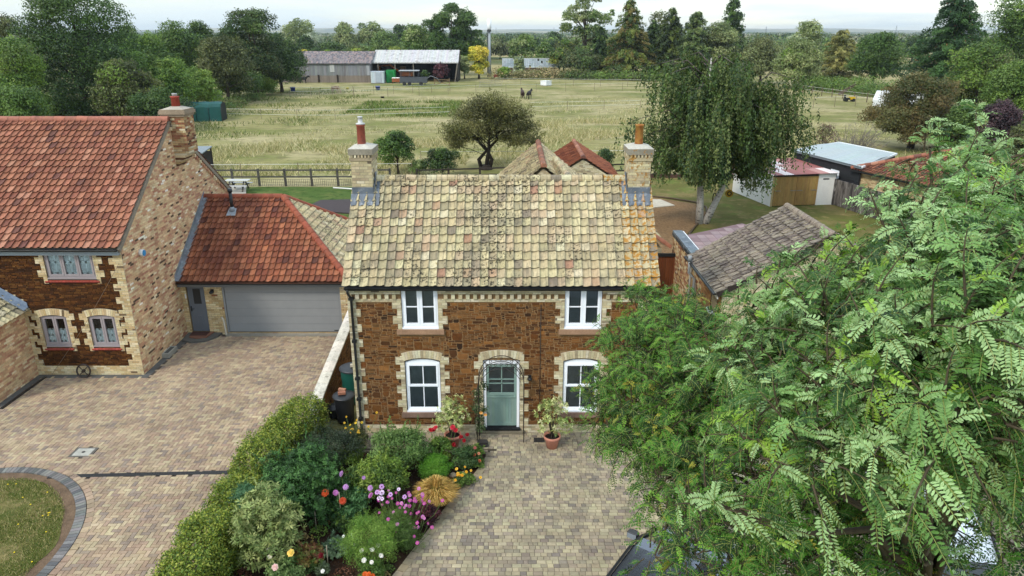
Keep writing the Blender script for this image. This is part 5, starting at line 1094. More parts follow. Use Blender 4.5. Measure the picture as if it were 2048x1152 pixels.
# scrub and brambles along the paddock edge
def scrub(name, label, pts, pal, n, leaf, hgt, seed, cat='bramble hedge'):
    g2 = np.random.default_rng(seed); lb = []
    for (x, y) in pts: lb.append((np.array((x, y, hgt*g2.uniform(.15, .4))), np.array((hgt*1.3, hgt*1.1, hgt*g2.uniform(.45, .75)))))
    m = MB(); cloud(m, g2, lb, n, leaf, leaf*.6, pal); return tag(m.build(name, LEAF, origin=(*pts[0], 0)), label, cat)
line = lambda p, q, n: [tuple(np.array(p)+(np.array(q)-np.array(p))*i/(n-1)+rng.normal(0, .4, 2)) for i in range(n)]
q0, q1 = gp(1000, 158), gp(1210, 156); scrub('bramble_bank', 'tawny rough grass and bramble bank in front of the greenhouse', line(q0[:2], q1[:2], 16), [s(180,160,116,.6), s(120,122,70,.52), s(150,138,92,.56), s(100,112,58,.5)], 7000, .42, 2.6, 5)
q0, q1 = gp(1130, 158), gp(1310, 162); scrub('bramble_bank', 'green bramble bank below the russet conifer', line(q0[:2], q1[:2], 14), MID+OLV, 6000, .4, 2.4, 6)
q0, q1 = gp(1600, 176), gp(1790, 196); scrub('bramble_bank', 'green bramble bank behind the right paddock fence', line(q0[:2], q1[:2], 14), G1+MID, 9000, .34, 3.0, 7)
q0, q1 = gp(1960, 196), gp(2060, 206); scrub('bramble_bank', 'low green bank behind the purple shrub at the right edge', line(q0[:2], q1[:2], 8), G1, 5000, .3, 2.4, 8)
q0, q1 = gp(452, 222), gp(540, 182); scrub('weed_bank', 'green weeds along the left paddock edge by the pale fence panels', line(q0[:2], q1[:2], 10), G1+OLV[:1], 5000, .26, 1.5, 9, 'weeds')
# old thorn tree with twisted stems, olive hawthorn, apple, laurel, twiggy bushes
def thorn(g2, base):
    lb = []
    for x, z, r in ((-2.1, 3.9, 1.4), (-.9, 4.8, 1.4), (.4, 5.1, 1.4), (1.6, 4.7, 1.4), (2.6, 3.9, 1.3), (-3.0, 2.9, 1.2), (0, 4.0, 1.6), (1.3, 3.5, 1.5), (3.5, 2.9, 1.1), (-1.6, 2.9, 1.4), (2.5, 2.6, 1.3), (-3.3, 2.1, 1.0), (3.9, 2.2, .9), (-2.4, 2.1, 1.0), (.4, 2.9, 1.2), (3.0, 1.9, .9), (-1.5, 1.9, 1.0), (1.2, 2.0, 1.0), (2.4, 1.5, .8), (-2.9, 1.5, .8), (-.4, 2.3, 1.0)):
        lb.append((base+np.array((x*.92, g2.normal(0, .8), z*.95)), np.array((r, r, r*.75))))
    return lb
def twiggy(mb, g2, lb, n, L_, col, r=.018):
    for c, rr in lb:
        for _ in range(n):
            d = unit(g2.normal(size=3)); d[2] = abs(d[2])*.6-.1; p = c+d*rr*.55; e = c+d*rr*g2.uniform(.95, 1.25); mb.tube([p, (p+e)/2+g2.normal(0, .08, 3), e], [r, r*.7, r*.3], col, 3, cap=False)
g2 = np.random.default_rng(301); base = np.array((-2.2, 60.5, 0)); lb = thorn(g2, base+np.array((.3, 0, .6))); root = thing('thorn_tree', 'olive leaved thorn tree with twisted dark stems behind the cottage ridge', 'tree', base)
t = MB(); bc = s(74,64,54,.42); t.tube([base-Z*.05, base+Z*.12, base+Z*.4], [.62, .5, .3], bc, 9)
for dx, lean in ((-.35, (-.5, .6, -.3, .2)), (.25, (.5, -.2, .6, .3)), (.05, (.1, .3, .2, .9))):
    P = [base+np.array((dx, 0, 0)), base+np.array((dx+lean[0]*.5, .1, .8)), base+np.array((dx+lean[1]*.7, 0, 1.6)), base+np.array((dx+lean[2]*1.2, .1, 2.5)), base+np.array((dx+lean[3]*2, 0, 3.6))]
    t.tube(P, [.2, .17, .15, .12, .07], bc, 7)
wood(t, g2, base+np.array((.05, 0, .1)), lb, .14, bc, nmax=11); twiggy(t, g2, lb, 26, 1, s(120,108,80,.5)); t.build('trunk', BARK, root)
m = MB(); cloud(m, g2, lb, 36000, .16, .075, [s(122,122,66,.52), s(104,106,56,.5), s(140,136,84,.55), s(92,92,52,.46)], jn=1.0, shell=1.0)
for c, r in lb:      # fine outer sprays that break the outline
    for _ in range(7):
        d = unit(g2.normal(size=3)+np.array((0, 0, .25))); p = c+d*r; k = 26; q = g2.random((k, 1)); Q = p+d*q*.7+np.array((0, 0, -.5))*q*q+g2.normal(0, .09, (k, 3)); leafq(m, Q, unit(g2.normal(size=(k, 3))), .15, .07, np.broadcast_to(s(118,118,62,.5), (k, 3))*g2.uniform(.75, 1.2, (k, 1)), g2)
m.build('crown', LEAF, root)
g2 = np.random.default_rng(302); b_, h, R_ = at(1850, 140, 250, 72); root = thing('hawthorn_tree', 'wide olive brown hawthorn with a white van showing behind it', 'tree', b_)
lb = lobes_of(g2, b_+np.array((0, 0, h*.46)), (R_*.95, R_*.8, h*.5), 40, (.4, .9), (.2, .34), -.9); t = MB(); wood(t, g2, b_, lb, .3, bc, nmax=14); twiggy(t, g2, lb, 16, 1, s(140,122,96,.5), .022); t.build('trunk', BARK, root)
HWP = [s(112,112,62,.42), s(98,102,54,.4), s(124,118,70,.44), s(86,96,50,.38), s(128,110,64,.43)]
m = MB(); cloud(m, g2, lb, 60000, .2, .1, HWP, jn=1.0, shell=.8); m.build('crown', LEAF, root)
b_, h, R_ = at(792, 262, 92, 58); round_tree('apple_tree', 'small dark green apple tree behind the left chimney of the cottage', 'tree', b_, h, R_*1.05, DK+MID, 9000, .15, 303, crown0=.12, low=-.7, nl=14)
b_, h, R_ = at(884, 296, 84, 57); round_tree('laurel_bush', 'rounded glossy dark laurel bush right of the apple tree', 'shrub', b_, h, R_, DK[:3]+MID[:1], 8000, .13, 304, crown0=0, low=-.5, leafm=SHINY, nl=14)
b_, h, R_ = at(838, 320, 50, 57.4); round_tree('shrub', 'low pale shrub between the apple tree and the laurel', 'shrub', b_, h, R_, G1+PALE[:1], 3000, .12, 305, crown0=0, low=-.5)
b_, h, R_ = at(1212, 296, 46, 52); round_tree('shrub', 'dark clipped bush behind the red roofed outbuilding', 'shrub', b_, h, R_, DK, 5000, .12, 306, crown0=0, low=-.7)
b_, h, R_ = at(1650, 248, 80, 62); round_tree('shrub', 'reddish brown thin shrub behind the black shed', 'shrub', b_, h, R_, [s(120,92,78,.5), s(100,80,66,.46), s(110,112,70,.5)], 2200, .14, 307, crown0=0, low=-.5, hole=2)
b_, h, R_ = at(1716, 246, 80, 63); g2 = np.random.default_rng(308); root = thing('bare_shrub', 'grey leafless twiggy shrub behind the pale roof of the black shed', 'shrub', b_); t = MB()
for _ in range(70):
    d = unit(np.array((g2.normal(0, .8), g2.normal(0, .6), 1.0))); p = b_+np.array((g2.normal(0, .3), 0, .1)); e = p+d*h*g2.uniform(.6, 1.05); mm = (p+e)/2+g2.normal(0, .2, 3); t.tube([p, mm, e], [.04, .025, .01], s(150,140,128,.55), 4)
    for _ in range(5): q_ = mm+(e-mm)*g2.random(); t.tube([q_, q_+g2.normal(0, .45, 3)], [.014, .005], s(150,140,128,.55), 3)
t.build('branches', BARK, root)
b_, h, R_ = at(1800, 372, 60, 40.5); round_tree('shrub', 'dark evergreen shrub at the end of the concrete panel fence', 'shrub', b_, h, R_, DK, 5000, .1, 309, crown0=0, low=-.7, nl=14)
# weeping birch
g2 = np.random.default_rng(320); base = gp(1408, 447); root = thing('birch_tree', 'weeping silver birch with two leaning white trunks on the lawn', 'tree', base)
t = MB(); wc = s(206,200,192,.7); P1 = base+np.array([(-.3, 0, 0), (-.35, 0, 1.4), (-.45, .1, 3), (-.5, .2, 5.5), (-.4, .2, 8.0), (-.4, .2, 9.6)]); t.tube(P1, [.25, .2, .18, .14, .09, .03], wc, 10)
P2 = base+np.array([(.05, 0, 0), (.45, 0, 1.0), (.95, -.1, 2.4), (1.15, 0, 4.2), (1.25, .1, 6.4), (1.3, .1, 8.2)]); t.tube(P2, [.23, .19, .17, .13, .09, .03], wc, 10)
anch = []; Rb = 4.75
for k in range(90):
    P_, hz = (P1, g2.uniform(3.0, 9.3)) if k % 2 else (P2, g2.uniform(2.8, 8.0))
    p = np.array([np.interp(hz, P_[:, 2], P_[:, i]) for i in range(3)]); a = g2.uniform(0, 2*PI); ln = Rb*g2.uniform(.3, 1.0)*math.sqrt(max(.12, 1-((hz-5.2)/5.2)**2))
    mid = p+np.array((math.cos(a)*ln*.5, math.sin(a)*ln*.5, ln*.42)); e = p+np.array((math.cos(a)*ln, math.sin(a)*ln, ln*.3)); t.tube([p, mid, e], [.06, .035, .012], s(110,100,90,.5), 5)
    for q in np.linspace(.3, 1, 9): anch.append(((1-q)**2*p+2*q*(1-q)*mid+q*q*e, a))
t.build('trunk', mat('birch bark', rough=.7, var=.12, scale=6, spots=((s(60,54,50,.5), 4.5, .56, .62, .8),), stretch=(1, 1, 2.2)), root)
m = MB(); BP = np.array(DK+[s(96,110,58,.52), s(112,122,68,.54), s(86,102,50,.5)]); SP, SN, SCc = [], [], []
for p, a in anch:
    for _ in range(7):
        st_ = p+g2.normal(0, .24, 3); ln = g2.uniform(.6, 2.4)*(1.25 if g2.random() < .15 else 1); k = int(ln*16); u_ = g2.random(k)
        st_[2] = min(st_[2], 10.3); dr = np.array((math.cos(a), math.sin(a)))*.22*ln
        Q = st_+np.stack([dr[0]*np.sqrt(u_)+.25*u_*ln*.15, dr[1]*np.sqrt(u_), -ln*u_], 1)+g2.normal(0, .055, (k, 3)); kk = Q[:, 2] > (2.9+.5*math.sin(p[0]*2.1) if p[0] < base[0]+1.8 else 2.5-1.0*(math.sin(p[0]*5) > .6)); Q = Q[kk]
        SP.append(Q); SN.append(unit(g2.normal(size=Q.shape)+np.array((math.cos(a), math.sin(a), .5)))); SCc.append(np.broadcast_to(BP[g2.integers(len(BP))]*g2.uniform(.85, 1.15), Q.shape)*g2.uniform(.8, 1.2, (len(Q), 1)))
leafq(m, np.concatenate(SP), np.concatenate(SN), .15, .1, np.concatenate(SCc), g2, axis=np.array((0, 0, -1.))); m.build('crown', LEAF, root)
# ------------------------------------------------------------------ hedge, shrubs and flowers of the front garden
g2 = np.random.default_rng(401)
root = thing('privet_hedge', 'long golden green privet hedge between the paved drive and the flower bed', 'hedge', (-6.8, 14.6, 0))
HP = np.array([s(146,156,58,.5), s(122,142,50,.46), s(100,126,46,.42), s(166,170,72,.54), s(82,110,40,.38)]); HW = np.array([.26, .28, .22, .12, .12])
n = 62000; y = g2.uniform(9.2, 18.2, n); f = g2.random(n)
half, hh = .5, 1.12+.14*np.sin(y*1.7)+.08*np.sin(y*4.1+1)+.25*np.clip((y-16.2)/1.2, 0, 1)
per = g2.random(n)*(2*1.15+1.0); xx = np.where(per < 1.15, -half, np.where(per < 2.15, per-1.15-half, half)); zz = np.where(per < 1.15, per/1.15*hh, np.where(per < 2.15, hh, (per-2.15)/1.15*hh))
N = np.stack([np.where(per < 1.15, -1, np.where(per < 2.15, 0, 1)), 0*y, np.where((per >= 1.15) & (per < 2.15), 1, .35)], 1).astype(float)
bump = .05*np.sin(y*5+zz*6)+.06*np.sin(y*9.7+xx*11)+.04*np.sin(y*17+zz*13)+g2.normal(0, .06, n)-np.abs(g2.normal(0, .07, n))
rnd = np.clip((zz-hh+.3)/.3, 0, 1)*np.clip((np.abs(xx)-half+.25)/.25, 0, 1)*.12
P = np.stack([hedge_x(y)+.42+xx*1.0, y, zz], 1)+N*(bump-rnd)[:, None]; P[:, 1] += g2.normal(0, .03, n); end = y > 17.9; P[end, 1] -= (y[end]-17.9)*.6*(np.abs(xx[end])/half)
C = HP[g2.choice(5, n, p=HW)]*g2.uniform(.75, 1.25, (n, 1)); k = P[:, 2] > .03
m = MB(); leafq(m, P[k], unit(N[k]+g2.normal(0, .65, (k.sum(), 3))+np.array((0, 0, .3))), .062, .04, np.clip(C[k], 0, 1), g2)
ns = 900; ys = g2.uniform(9.5, 18, ns); P0 = np.stack([hedge_x(ys)+.42+g2.uniform(-.45, .45, ns), ys, 1.1+.14*np.sin(ys*1.7)+.08*np.sin(ys*4.1+1)+.25*np.clip((ys-16.2)/1.2, 0, 1)], 1)
for q in range(7): leafq(m, P0+np.array((0, 0, .03*q))+g2.normal(0, .025, (ns, 3)), unit(g2.normal(size=(ns, 3))+np.array((0, 0, .4))), .055, .032, HP[g2.choice(5, ns, p=HW)]*g2.uniform(.9, 1.25, (ns, 1)), g2)
m.build('foliage', LEAF, root)
t = MB()
for yy in np.arange(9.5, 18, .28): t.tube([(float(hedge_x(yy))+.42, yy, 0), (float(hedge_x(yy))+.42+g2.normal(0, .08), yy+.05, .55), (float(hedge_x(yy))+.42+g2.normal(0, .2), yy+g2.normal(0, .1), .98)], [.02, .016, .006], BK, 4)
t.build('stems', BARK, root)
def shoots(m, g_, lb, pal, ln, wd, R, n=2):
    pal = np.asarray(pal, float)
    for c, r in lb:
        for _ in range(n+(g_.random() < .5)):
            d = unit(g_.normal(size=3)*.8+np.array((0, 0, .8))); p = c+d*r*.9; L_ = R*g_.uniform(.2, .5); k = int(8+L_/ln*3); q = np.linspace(.1, 1, k)[:, None]
            P = p+d*L_*q+g_.normal(0, .012, (k, 3)); col = pal[g_.integers(len(pal))]; m.tube([p-d*.1, p+d*L_], [.005, .002], col*.8, 3, cap=False)
            leafq(m, P, unit(g_.normal(size=(k, 3))+np.array((0, 0, .5))), ln*.95, wd*.95, np.clip(col*g_.uniform(.85, 1.3, (k, 1)), 0, 1), g_)
def shrub(name, label, cat, c, R, H, pal, n, leaf, seed, asp=.5, nl=14, wts=None, low=-.5, jn=.7, leafm=None, z0=.1, upx=.3, stems=7, hole=0, shell=.42, lr=(.26, .46)):
    R, H, n = R*1.12, H*1.06, int(n*1.2)
    g_ = np.random.default_rng(seed); base = np.array((c[0], c[1], .0)); root = thing(name, label, cat, base)
    lb = lobes_of(g_, base+np.array((0, 0, z0+H*.5)), (R, R, H*.5), nl, (.45, .85), lr, low); t = MB()
    for k in range(stems):
        l = lb[g_.integers(len(lb))][0]; p = base+np.array((*g_.normal(0, .06, 2), 0)); t.tube([p, (p+l)/2+g_.normal(0, .05, 3), l], [.018, .012, .005], BK, 4)
    t.build('stems', BARK, root); m = MB()
    cloud(m, g_, lb, n, leaf, leaf*asp, pal, wts, jn=jn, up=upx, hole=hole, shell=shell); shoots(m, g_, lb, pal, leaf, leaf*asp, R); m.build('foliage', leafm or LEAF, root); return root
def whorls(mb, g_, lobes, n, per, Ln, Wd, pal, lift=.4, pale=0):
    pal = np.asarray(pal, float); r2 = np.array([np.mean(r)**2 for _, r in lobes]); ns = (n*r2/r2.sum()).astype(int)+1
    for (c, r), m_ in zip(lobes, ns):
        d = unit(g_.normal(size=(m_, 3))+np.array((0, 0, .35))); P = c+d*r*g_.uniform(.75, 1.06, (m_, 1)); ax = unit(d+np.array((0, 0, .5))+g_.normal(0, .3, (m_, 3))); col = pal[g_.integers(len(pal), size=m_)]*g_.uniform(.8, 1.2, (m_, 1))
        u = unit(np.cross(ax, g_.normal(size=(m_, 3)))); v = np.cross(ax, u)
        for k in range(per):
            a = 2*PI*k/per+g_.uniform(-.3, .3, m_); rad = np.cos(a)[:, None]*u+np.sin(a)[:, None]*v; dr = unit(rad+ax*lift*g_.uniform(.3, 1.5, (m_, 1))); nn = unit(ax-dr*(ax*dr).sum(1, keepdims=True)+g_.normal(0, .12, (m_, 3)))
            leafq(mb, P+dr*Ln*.5+ax*.02*(k % 3), nn, Ln, Wd, np.clip(col*g_.uniform(.88, 1.12, (m_, 1)), 0, 1), g_, axis=dr*8)
def whorl_shrub(name, label, cat, c, R, H, pal, n, per, Ln, Wd, seed, nl=14, z0=.1, low=-.5, lift=.4, leafm=None, stems=8, fill=None, spread=(.45, .85), lr=(.26, .46)):
    g_ = np.random.default_rng(seed); base = np.array((c[0], c[1], .0)); root = thing(name, label, cat, base)
    lb = lobes_of(g_, base+np.array((0, 0, z0+H*.5)), (R, R, H*.5), nl, spread, lr, low); t = MB()
    for k in range(stems):
        l = lb[k % len(lb)][0]; p = base+np.array((*g_.normal(0, .05, 2), 0)); t.tube([p, (p+l)/2+g_.normal(0, .05, 3), l], [.02, .014, .006], BK, 5)
    t.build('stems', BARK, root); m = MB(); whorls(m, g_, lb, n, per, Ln, Wd, pal, lift)
    if fill: cloud(m, g_, [(c_, r_*.8) for c_, r_ in lb], fill, Ln*.8, Wd*.9, pal)
    shoots(m, g_, lb, pal, Ln, Wd, R, 1); m.build('foliage', leafm or LEAF, root); return root
def dome(px, py_top, py_bot, wpx):      # foot from the visible bottom edge, size from the outline
    b_ = gp(px, py_bot); zc = b_[1]*math.cos(PITCH)+CAM_H*math.sin(PITCH); R_ = wpx/2/FPX*zc
    return b_, R_
whorl_shrub('evergreen_shrub', 'large rounded dark green evergreen shrub beside the privet hedge', 'shrub', (-5.05, 14.55), 1.3, 1.7, [s(74,116,56,.46), s(60,98,46,.43), s(92,134,68,.5), s(50,84,42,.4)], 1500, 8, .085, .03, 411, nl=26, z0=-.05, low=-.75, fill=9000, lr=(.24, .36))
whorl_shrub('rhododendron', 'pale olive leaved upright shrub in front of the privet hedge', 'shrub', (-5.2, 12.55), .74, 1.75, [s(142,154,92,.58), s(124,140,78,.55), s(160,166,104,.6), s(104,124,64,.5)], 520, 9, .12, .034, 412, nl=16, z0=.25, low=-.7, fill=2600)
shrub('conifer_shrub', 'low blue green feathery shrub pressed against the hedge', 'shrub', (-6.0, 13.7), .55, 1.35, [s(70,112,70,.48), s(58,96,58,.45), s(84,124,84,.5)], 9000, .05, 413, asp=.3, z0=-.05)
shrub('spreading_shrub', 'dark wispy spreading shrub by the end of the stone wall', 'shrub', (-4.95, 16.55), .95, .95, [s(66,82,58,.45), s(54,70,48,.42), s(80,94,66,.48)], 14000, .07, 414, asp=.22, nl=20, jn=1.0, z0=-.05, shell=.7)
shrub('mahonia', 'yellow green feathery leaved shrub in the middle of the bed', 'shrub', (-3.35, 15.05), .72, 1.05, [s(120,142,54,.55), s(98,126,46,.52), s(80,108,44,.48), s(138,156,70,.58)], 9000, .1, 415, asp=.3, nl=18, z0=0)
shrub('rose_bush', 'tall light green leafy bush below the left front window', 'shrub', (-2.95, 16.35), .8, 1.15, [s(104,136,66,.52), s(86,118,58,.5), s(124,150,82,.55)], 9500, .06, 416, nl=20, z0=0)
shrub('low_plant', 'small green plant at the corner of the bed below the evergreen shrub', 'plant', (-4.35, 16.55), .35, .4, BRI, 2000, .06, 417, z0=0)
shrub('fern_plant', 'vivid bright green feathery clump beside the red roses', 'plant', (-1.98, 15.95), .45, .58, [s(96,150,42,.55), s(80,134,36,.52), s(116,164,58,.58)], 14000, .05, 418, asp=.14, nl=20, jn=1.1, z0=0, low=-.6)
shrub('fennel_plant', 'tall bright green feathery plant at the front of the bed', 'plant', (-3.05, 12.75), .62, 1.15, [s(110,146,54,.54), s(90,130,46,.52), s(134,162,72,.58)], 17000, .055, 419, asp=.12, nl=22, jn=1.1, z0=0, low=-.75)
shrub('fennel_plant', 'feathery green foliage mound under the pink cosmos flowers', 'plant', (-2.6, 13.35), .55, .7, [s(98,128,58,.52), s(84,114,50,.5), s(116,140,74,.54)], 12000, .05, 420, asp=.13, nl=18, jn=1.1, z0=0, low=-.7)
shrub('purple_plant', 'small dark purple leaved plant between the cosmos and the golden grass', 'plant', (-2.02, 14.0), .3, .55, [s(86,46,56,.42), s(110,56,60,.46), s(70,40,48,.38)], 3500, .05, 421, z0=0)
shrub('low_plant', 'sage green low plant on bare soil near the bottom of the bed', 'plant', (-3.95, 13.0), .3, .35, [s(112,134,104,.52), s(96,118,86,.5)], 900, .1, 422, z0=0)
shrub('low_plant', 'fresh green tuft behind the orange dahlias', 'plant', (-4.15, 15.0), .3, .35, BRI, 2500, .05, 423, asp=.2, z0=0)
shrub('low_plant', 'russet and lime low plant left of the crimson flower', 'plant', (-4.5, 12.75), .38, .35, [s(150,130,70,.55), s(140,92,60,.5), s(116,132,60,.54)], 1800, .07, 424, z0=0)
shrub('low_plant', 'dark green sprawling plant near the middle of the bare soil', 'plant', (-3.85, 13.9), .4, .4, DK+MID, 2600, .07, 425, z0=0)
shrub('low_plant', 'small leafy edging plant at the corner of the bed by the yard', 'plant', (-1.0, 16.75), .28, .4, MID, 2200, .05, 426, z0=0)
# flowering plants: foliage plus every flower as a part
def flower_plant(name, label, c, R, H, pal, n, leaf, seed, flowers, asp=.5, fol_h=.85):
    g_ = np.random.default_rng(seed); base = np.array((c[0], c[1], 0.)); root = thing(name, label, 'plant', base)
    lb = lobes_of(g_, base+np.array((0, 0, H*.45*fol_h)), (R, R, H*.5*fol_h), 12, (.4, .85), (.28, .46), -.7); m = MB(); cloud(m, g_, lb, n, leaf, leaf*asp, pal); m.build('foliage', LEAF, root)
    st_ = MB()
    for (fx, fy, fz, r, kind, col, cen) in flowers:
        p = base+np.array((fx, fy, fz)); st_.tube([base+np.array((fx*.3, fy*.3, .05)), base+np.array((fx*.8, fy*.8, fz*.6)), p], .006, s(96,120,60,.5), 4)
        f = MB(); ax = unit(np.array((g_.normal(0, .3), -.65+g_.normal(0, .2), .75))); u = unit(np.cross(ax, X)); v = np.cross(ax, u)
        rows = {'dahlia': ((1, 0.0, 14), (.78, .35, 12), (.5, .7, 9), (.28, 1.1, 6)), 'rose': ((1, .1, 7), (.75, .6, 6), (.45, 1.1, 5)), 'daisy': ((1, 0.02, 8),)}[kind]
        for rr, up_, k_ in rows:
            for k in range(k_):
                a = 2*PI*(k+.5*g_.random()+rr*3)/k_; d = unit((math.cos(a)*u+math.sin(a)*v)*1.0+ax*up_); w_ = unit(np.cross(ax, d)); L_ = r*rr; wd = L_*(.32 if kind == 'dahlia' else .55 if kind == 'rose' else .4)
                q0 = p+ax*.004*up_; f.poly([q0, q0+d*L_*.6+w_*wd, q0+d*L_, q0+d*L_*.6-w_*wd], [(0, 1, 2, 3)], jit(col, .14, .05))
        if cen is not None: f.lathe([(r*.25, 0), (r*.22, r*.15), (r*.05, r*.2)], (0, 0, 0), cen, 6); V = f.v[-1]; f.v[-1] = p+V[:, :1]*u+V[:, 1:2]*v+V[:, 2:]*ax+ax*.006
        f.build('flower', PETAL, root)
    st_.build('stems', LEAF, root); return root
PETAL = mat('petal', rough=.6, spec=.2, var=0, transl=.25)
def scat(g_, n, sx, sy, z0, z1, r, kind, cols, cen=None, cx=0, cy=0): return [(cx+g_.normal(0, sx), cy+g_.normal(0, sy), g_.uniform(z0, z1), r*g_.uniform(.8, 1.2), kind, cols[g_.integers(len(cols))], cen) for _ in range(n)]
PINK, LIL, MAG = s(212,130,196,.85), s(206,156,214,.88), s(200,84,170,.8); YC = s(230,200,60,.8)
g3 = np.random.default_rng(430)
flower_plant('dahlia_plant', 'dahlia bush with lilac pompom flowers and two staked orange blooms', (-3.85, 14.3), .6, 1.0, [s(72,112,62,.48), s(58,94,52,.45), s(92,130,76,.52)], 5200, .08, 431,
    [(-.18, .1, 1.18, .075, 'dahlia', LIL, None), (-.05, -.1, .95, .075, 'dahlia', LIL, None), (-.25, -.25, .9, .075, 'dahlia', PINK, None), (.5, .0, .85, .075, 'dahlia', LIL, None), (.52, -.1, .72, .08, 'dahlia', PINK, None), (-.5, -.25, .9, .1, 'dahlia', s(226,92,44,.85), None), (-.08, -.35, .75, .09, 'dahlia', s(214,84,50,.82), None), (.32, .2, 1.0, .05, 'dahlia', LIL, None)])
flower_plant('cosmos_plant', 'cosmos clump crowded with pink and magenta flowers', (-2.6, 13.75), .5, .85, MID, 2500, .05, 432, scat(g3, 40, .3, .25, .62, 1.05, .042, 'daisy', [MAG, PINK, MAG], YC, .15, -.05)+scat(g3, 9, .16, .12, .9, 1.15, .06, 'daisy', [LIL, s(232,206,236,.9)], s(150,80,140,.6), -.35, .1), asp=.15)
flower_plant('cosmos_plant', 'few scattered pink cosmos flowers leaning over the edging', (-2.3, 13.2), .4, .5, MID, 1500, .05, 433, scat(g3, 12, .3, .28, .35, .6, .045, 'daisy', [MAG, PINK], YC, .1, .1), asp=.15)
flower_plant('rose_bush', 'rose bush with bright red blooms in front of the left window', (-1.95, 16.75), .42, .95, MID, 2800, .06, 434, [(-.22, -.05, .98, .075, 'rose', s(204,34,48,.75), None), (-.1, 0, 1.02, .075, 'rose', s(214,60,72,.78), None), (-.16, .08, .92, .07, 'rose', s(196,30,44,.72), None), (.36, .05, 1.0, .08, 'rose', s(212,54,70,.78), None), (.44, .02, .93, .07, 'rose', s(200,36,52,.75), None)])
flower_plant('rose_bush', 'deep crimson rose bush in front of the left terracotta pot', (-1.28, 16.4), .42, .8, [s(70,100,54,.48), s(58,86,48,.45), s(88,112,62,.5)], 3600, .06, 435, [(-.06, 0, .95, .065, 'rose', s(168,18,32,.62), None), (.02, -.05, .87, .06, 'rose', s(178,22,36,.64), None), (.1, .05, .99, .06, 'rose', s(160,16,30,.6), None), (-.25, -.1, .78, .065, 'rose', s(172,24,36,.62), None), (.3, 0, .62, .05, 'rose', s(190,110,100,.7), None)])
flower_plant('marigold_plant', 'orange yellow marigolds along the bed edge by the golden grass', (-1.22, 15.65), .32, .4, MID, 2000, .05, 436, scat(g3, 11, .2, .2, .3, .48, .04, 'daisy', [s(236,170,40,.88), s(240,186,60,.9)], s(180,120,30,.7)))
flower_plant('gaillardia_plant', 'low plant with peach and orange flowers at the corner of the bed', (-.98, 16.45), .28, .35, MID, 1400, .05, 437, scat(g3, 7, .15, .18, .25, .45, .045, 'daisy', [s(226,120,80,.8), s(220,150,110,.8)], s(120,50,30,.5)))
flower_plant('potentilla', 'yellow flowered shrub beside the black bin', (-4.35, 17.35), .5, .7, OLV, 3000, .05, 438, scat(g3, 15, .24, .18, .5, .85, .036, 'daisy', [s(236,196,60,.9), s(226,180,50,.86)], s(200,150,30,.7)))
flower_plant('white_rose_bush', 'low green rose bush with white blooms near the bottom of the bed', (-2.95, 12.25), .36, .6, MID, 2200, .06, 439, scat(g3, 6, .2, .16, .55, .75, .055, 'rose', [s(240,236,226,.92)]))
flower_plant('yellow_rose_bush', 'rose bush with one large yellow bloom at the bottom of the bed', (-4.75, 12.0), .5, .9, [s(104,134,70,.52), s(86,116,58,.5), s(124,146,84,.54)], 3600, .06, 440, [(.22, -.05, .95, .085, 'rose', s(244,208,104,.92), None), (-.2, -.1, .9, .05, 'rose', s(240,230,200,.9), None), (-.02, -.35, .85, .075, 'rose', s(240,200,190,.88), None), (-.3, .1, .95, .05, 'rose', s(240,230,200,.9), None)])
flower_plant('orange_marigold', 'orange flowers cut by the bottom edge of the photo', (-3.0, 11.75), .3, .4, MID, 1000, .05, 441, scat(g3, 6, .14, .1, .35, .5, .06, 'dahlia', [s(228,106,44,.84)]))
flower_plant('crimson_dahlia', 'small dahlia with one dark crimson bloom on bare soil', (-4.05, 12.35), .22, .4, [s(90,104,74,.48)], 500, .06, 442, [(0, 0, .55, .07, 'dahlia', s(130,20,36,.55), None), (.1, -.3, .4, .05, 'rose', s(240,236,230,.9), None)])
flower_plant('verbena', 'slender plant with tiny white flowers left of the fennel', (-3.6, 13.05), .25, .5, G1, 700, .05, 443, scat(g3, 5, .2, .25, .3, .6, .035, 'daisy', [s(240,238,236,.92)], YC))
for (x, y, h, lab) in ((-4.02, 14.0, .95, 'pale bamboo cane beside the lilac dahlias'), (-4.55, 13.75, .6, 'short cane stuck in the bare soil below the evergreen shrub'), (-4.0, 12.6, .6, 'grey cane next to the crimson dahlia')):
    t = MB(); t.tube([(x, y, 0), (x+.01, y, h)], .012, s(176,164,140,.65), 5); tag(t.build('garden_cane', WOOD, origin=(x, y, 0)), lab, 'cane')
# low ground cover weaving between the shrubs
g2 = np.random.default_rng(449); GCV = np.array(MID+G1+[s(150,130,80,.5), s(96,124,70,.5), s(128,84,60,.42)]); m = MB(); Ps, Ls = [], []
for _ in range(230):
    yy = g2.uniform(11.2, 17.0); xx = g2.uniform(hedge_x(yy)+.9, bed_x(yy)-.1)
    if math.sin(xx*3.1+yy*1.7)+math.sin(yy*2.9-xx)+g2.normal(0, .5) < -.2: continue
    hh = g2.uniform(.06, .32); rr = g2.uniform(.08, .24); k = int(60+rr*380); a = g2.uniform(0, 2*PI, k); q = np.sqrt(g2.random(k))
    P = np.stack([xx+rr*q*np.cos(a), yy+rr*q*np.sin(a), .02+hh*(1-.7*q*q)*g2.uniform(.3, 1, k)], 1); P = P[P[:, 0] < np.interp(P[:, 1], [11, 12.36, 15.4, 16.2, 16.9, 17.25], [-3.2, -2.55, -1.35, -.95, -.72, -.74])]; col = GCV[g2.integers(len(GCV))]
    leafq(m, P, unit(g2.normal(0, .6, P.shape)+np.array((0, 0, 1))), g2.uniform(.04, .08), g2.uniform(.015, .04), np.clip(col*g2.uniform(.75, 1.25, (len(P), 1)), 0, 1), g2)
setting(m.build('ground_cover', LEAF), 'stuff')
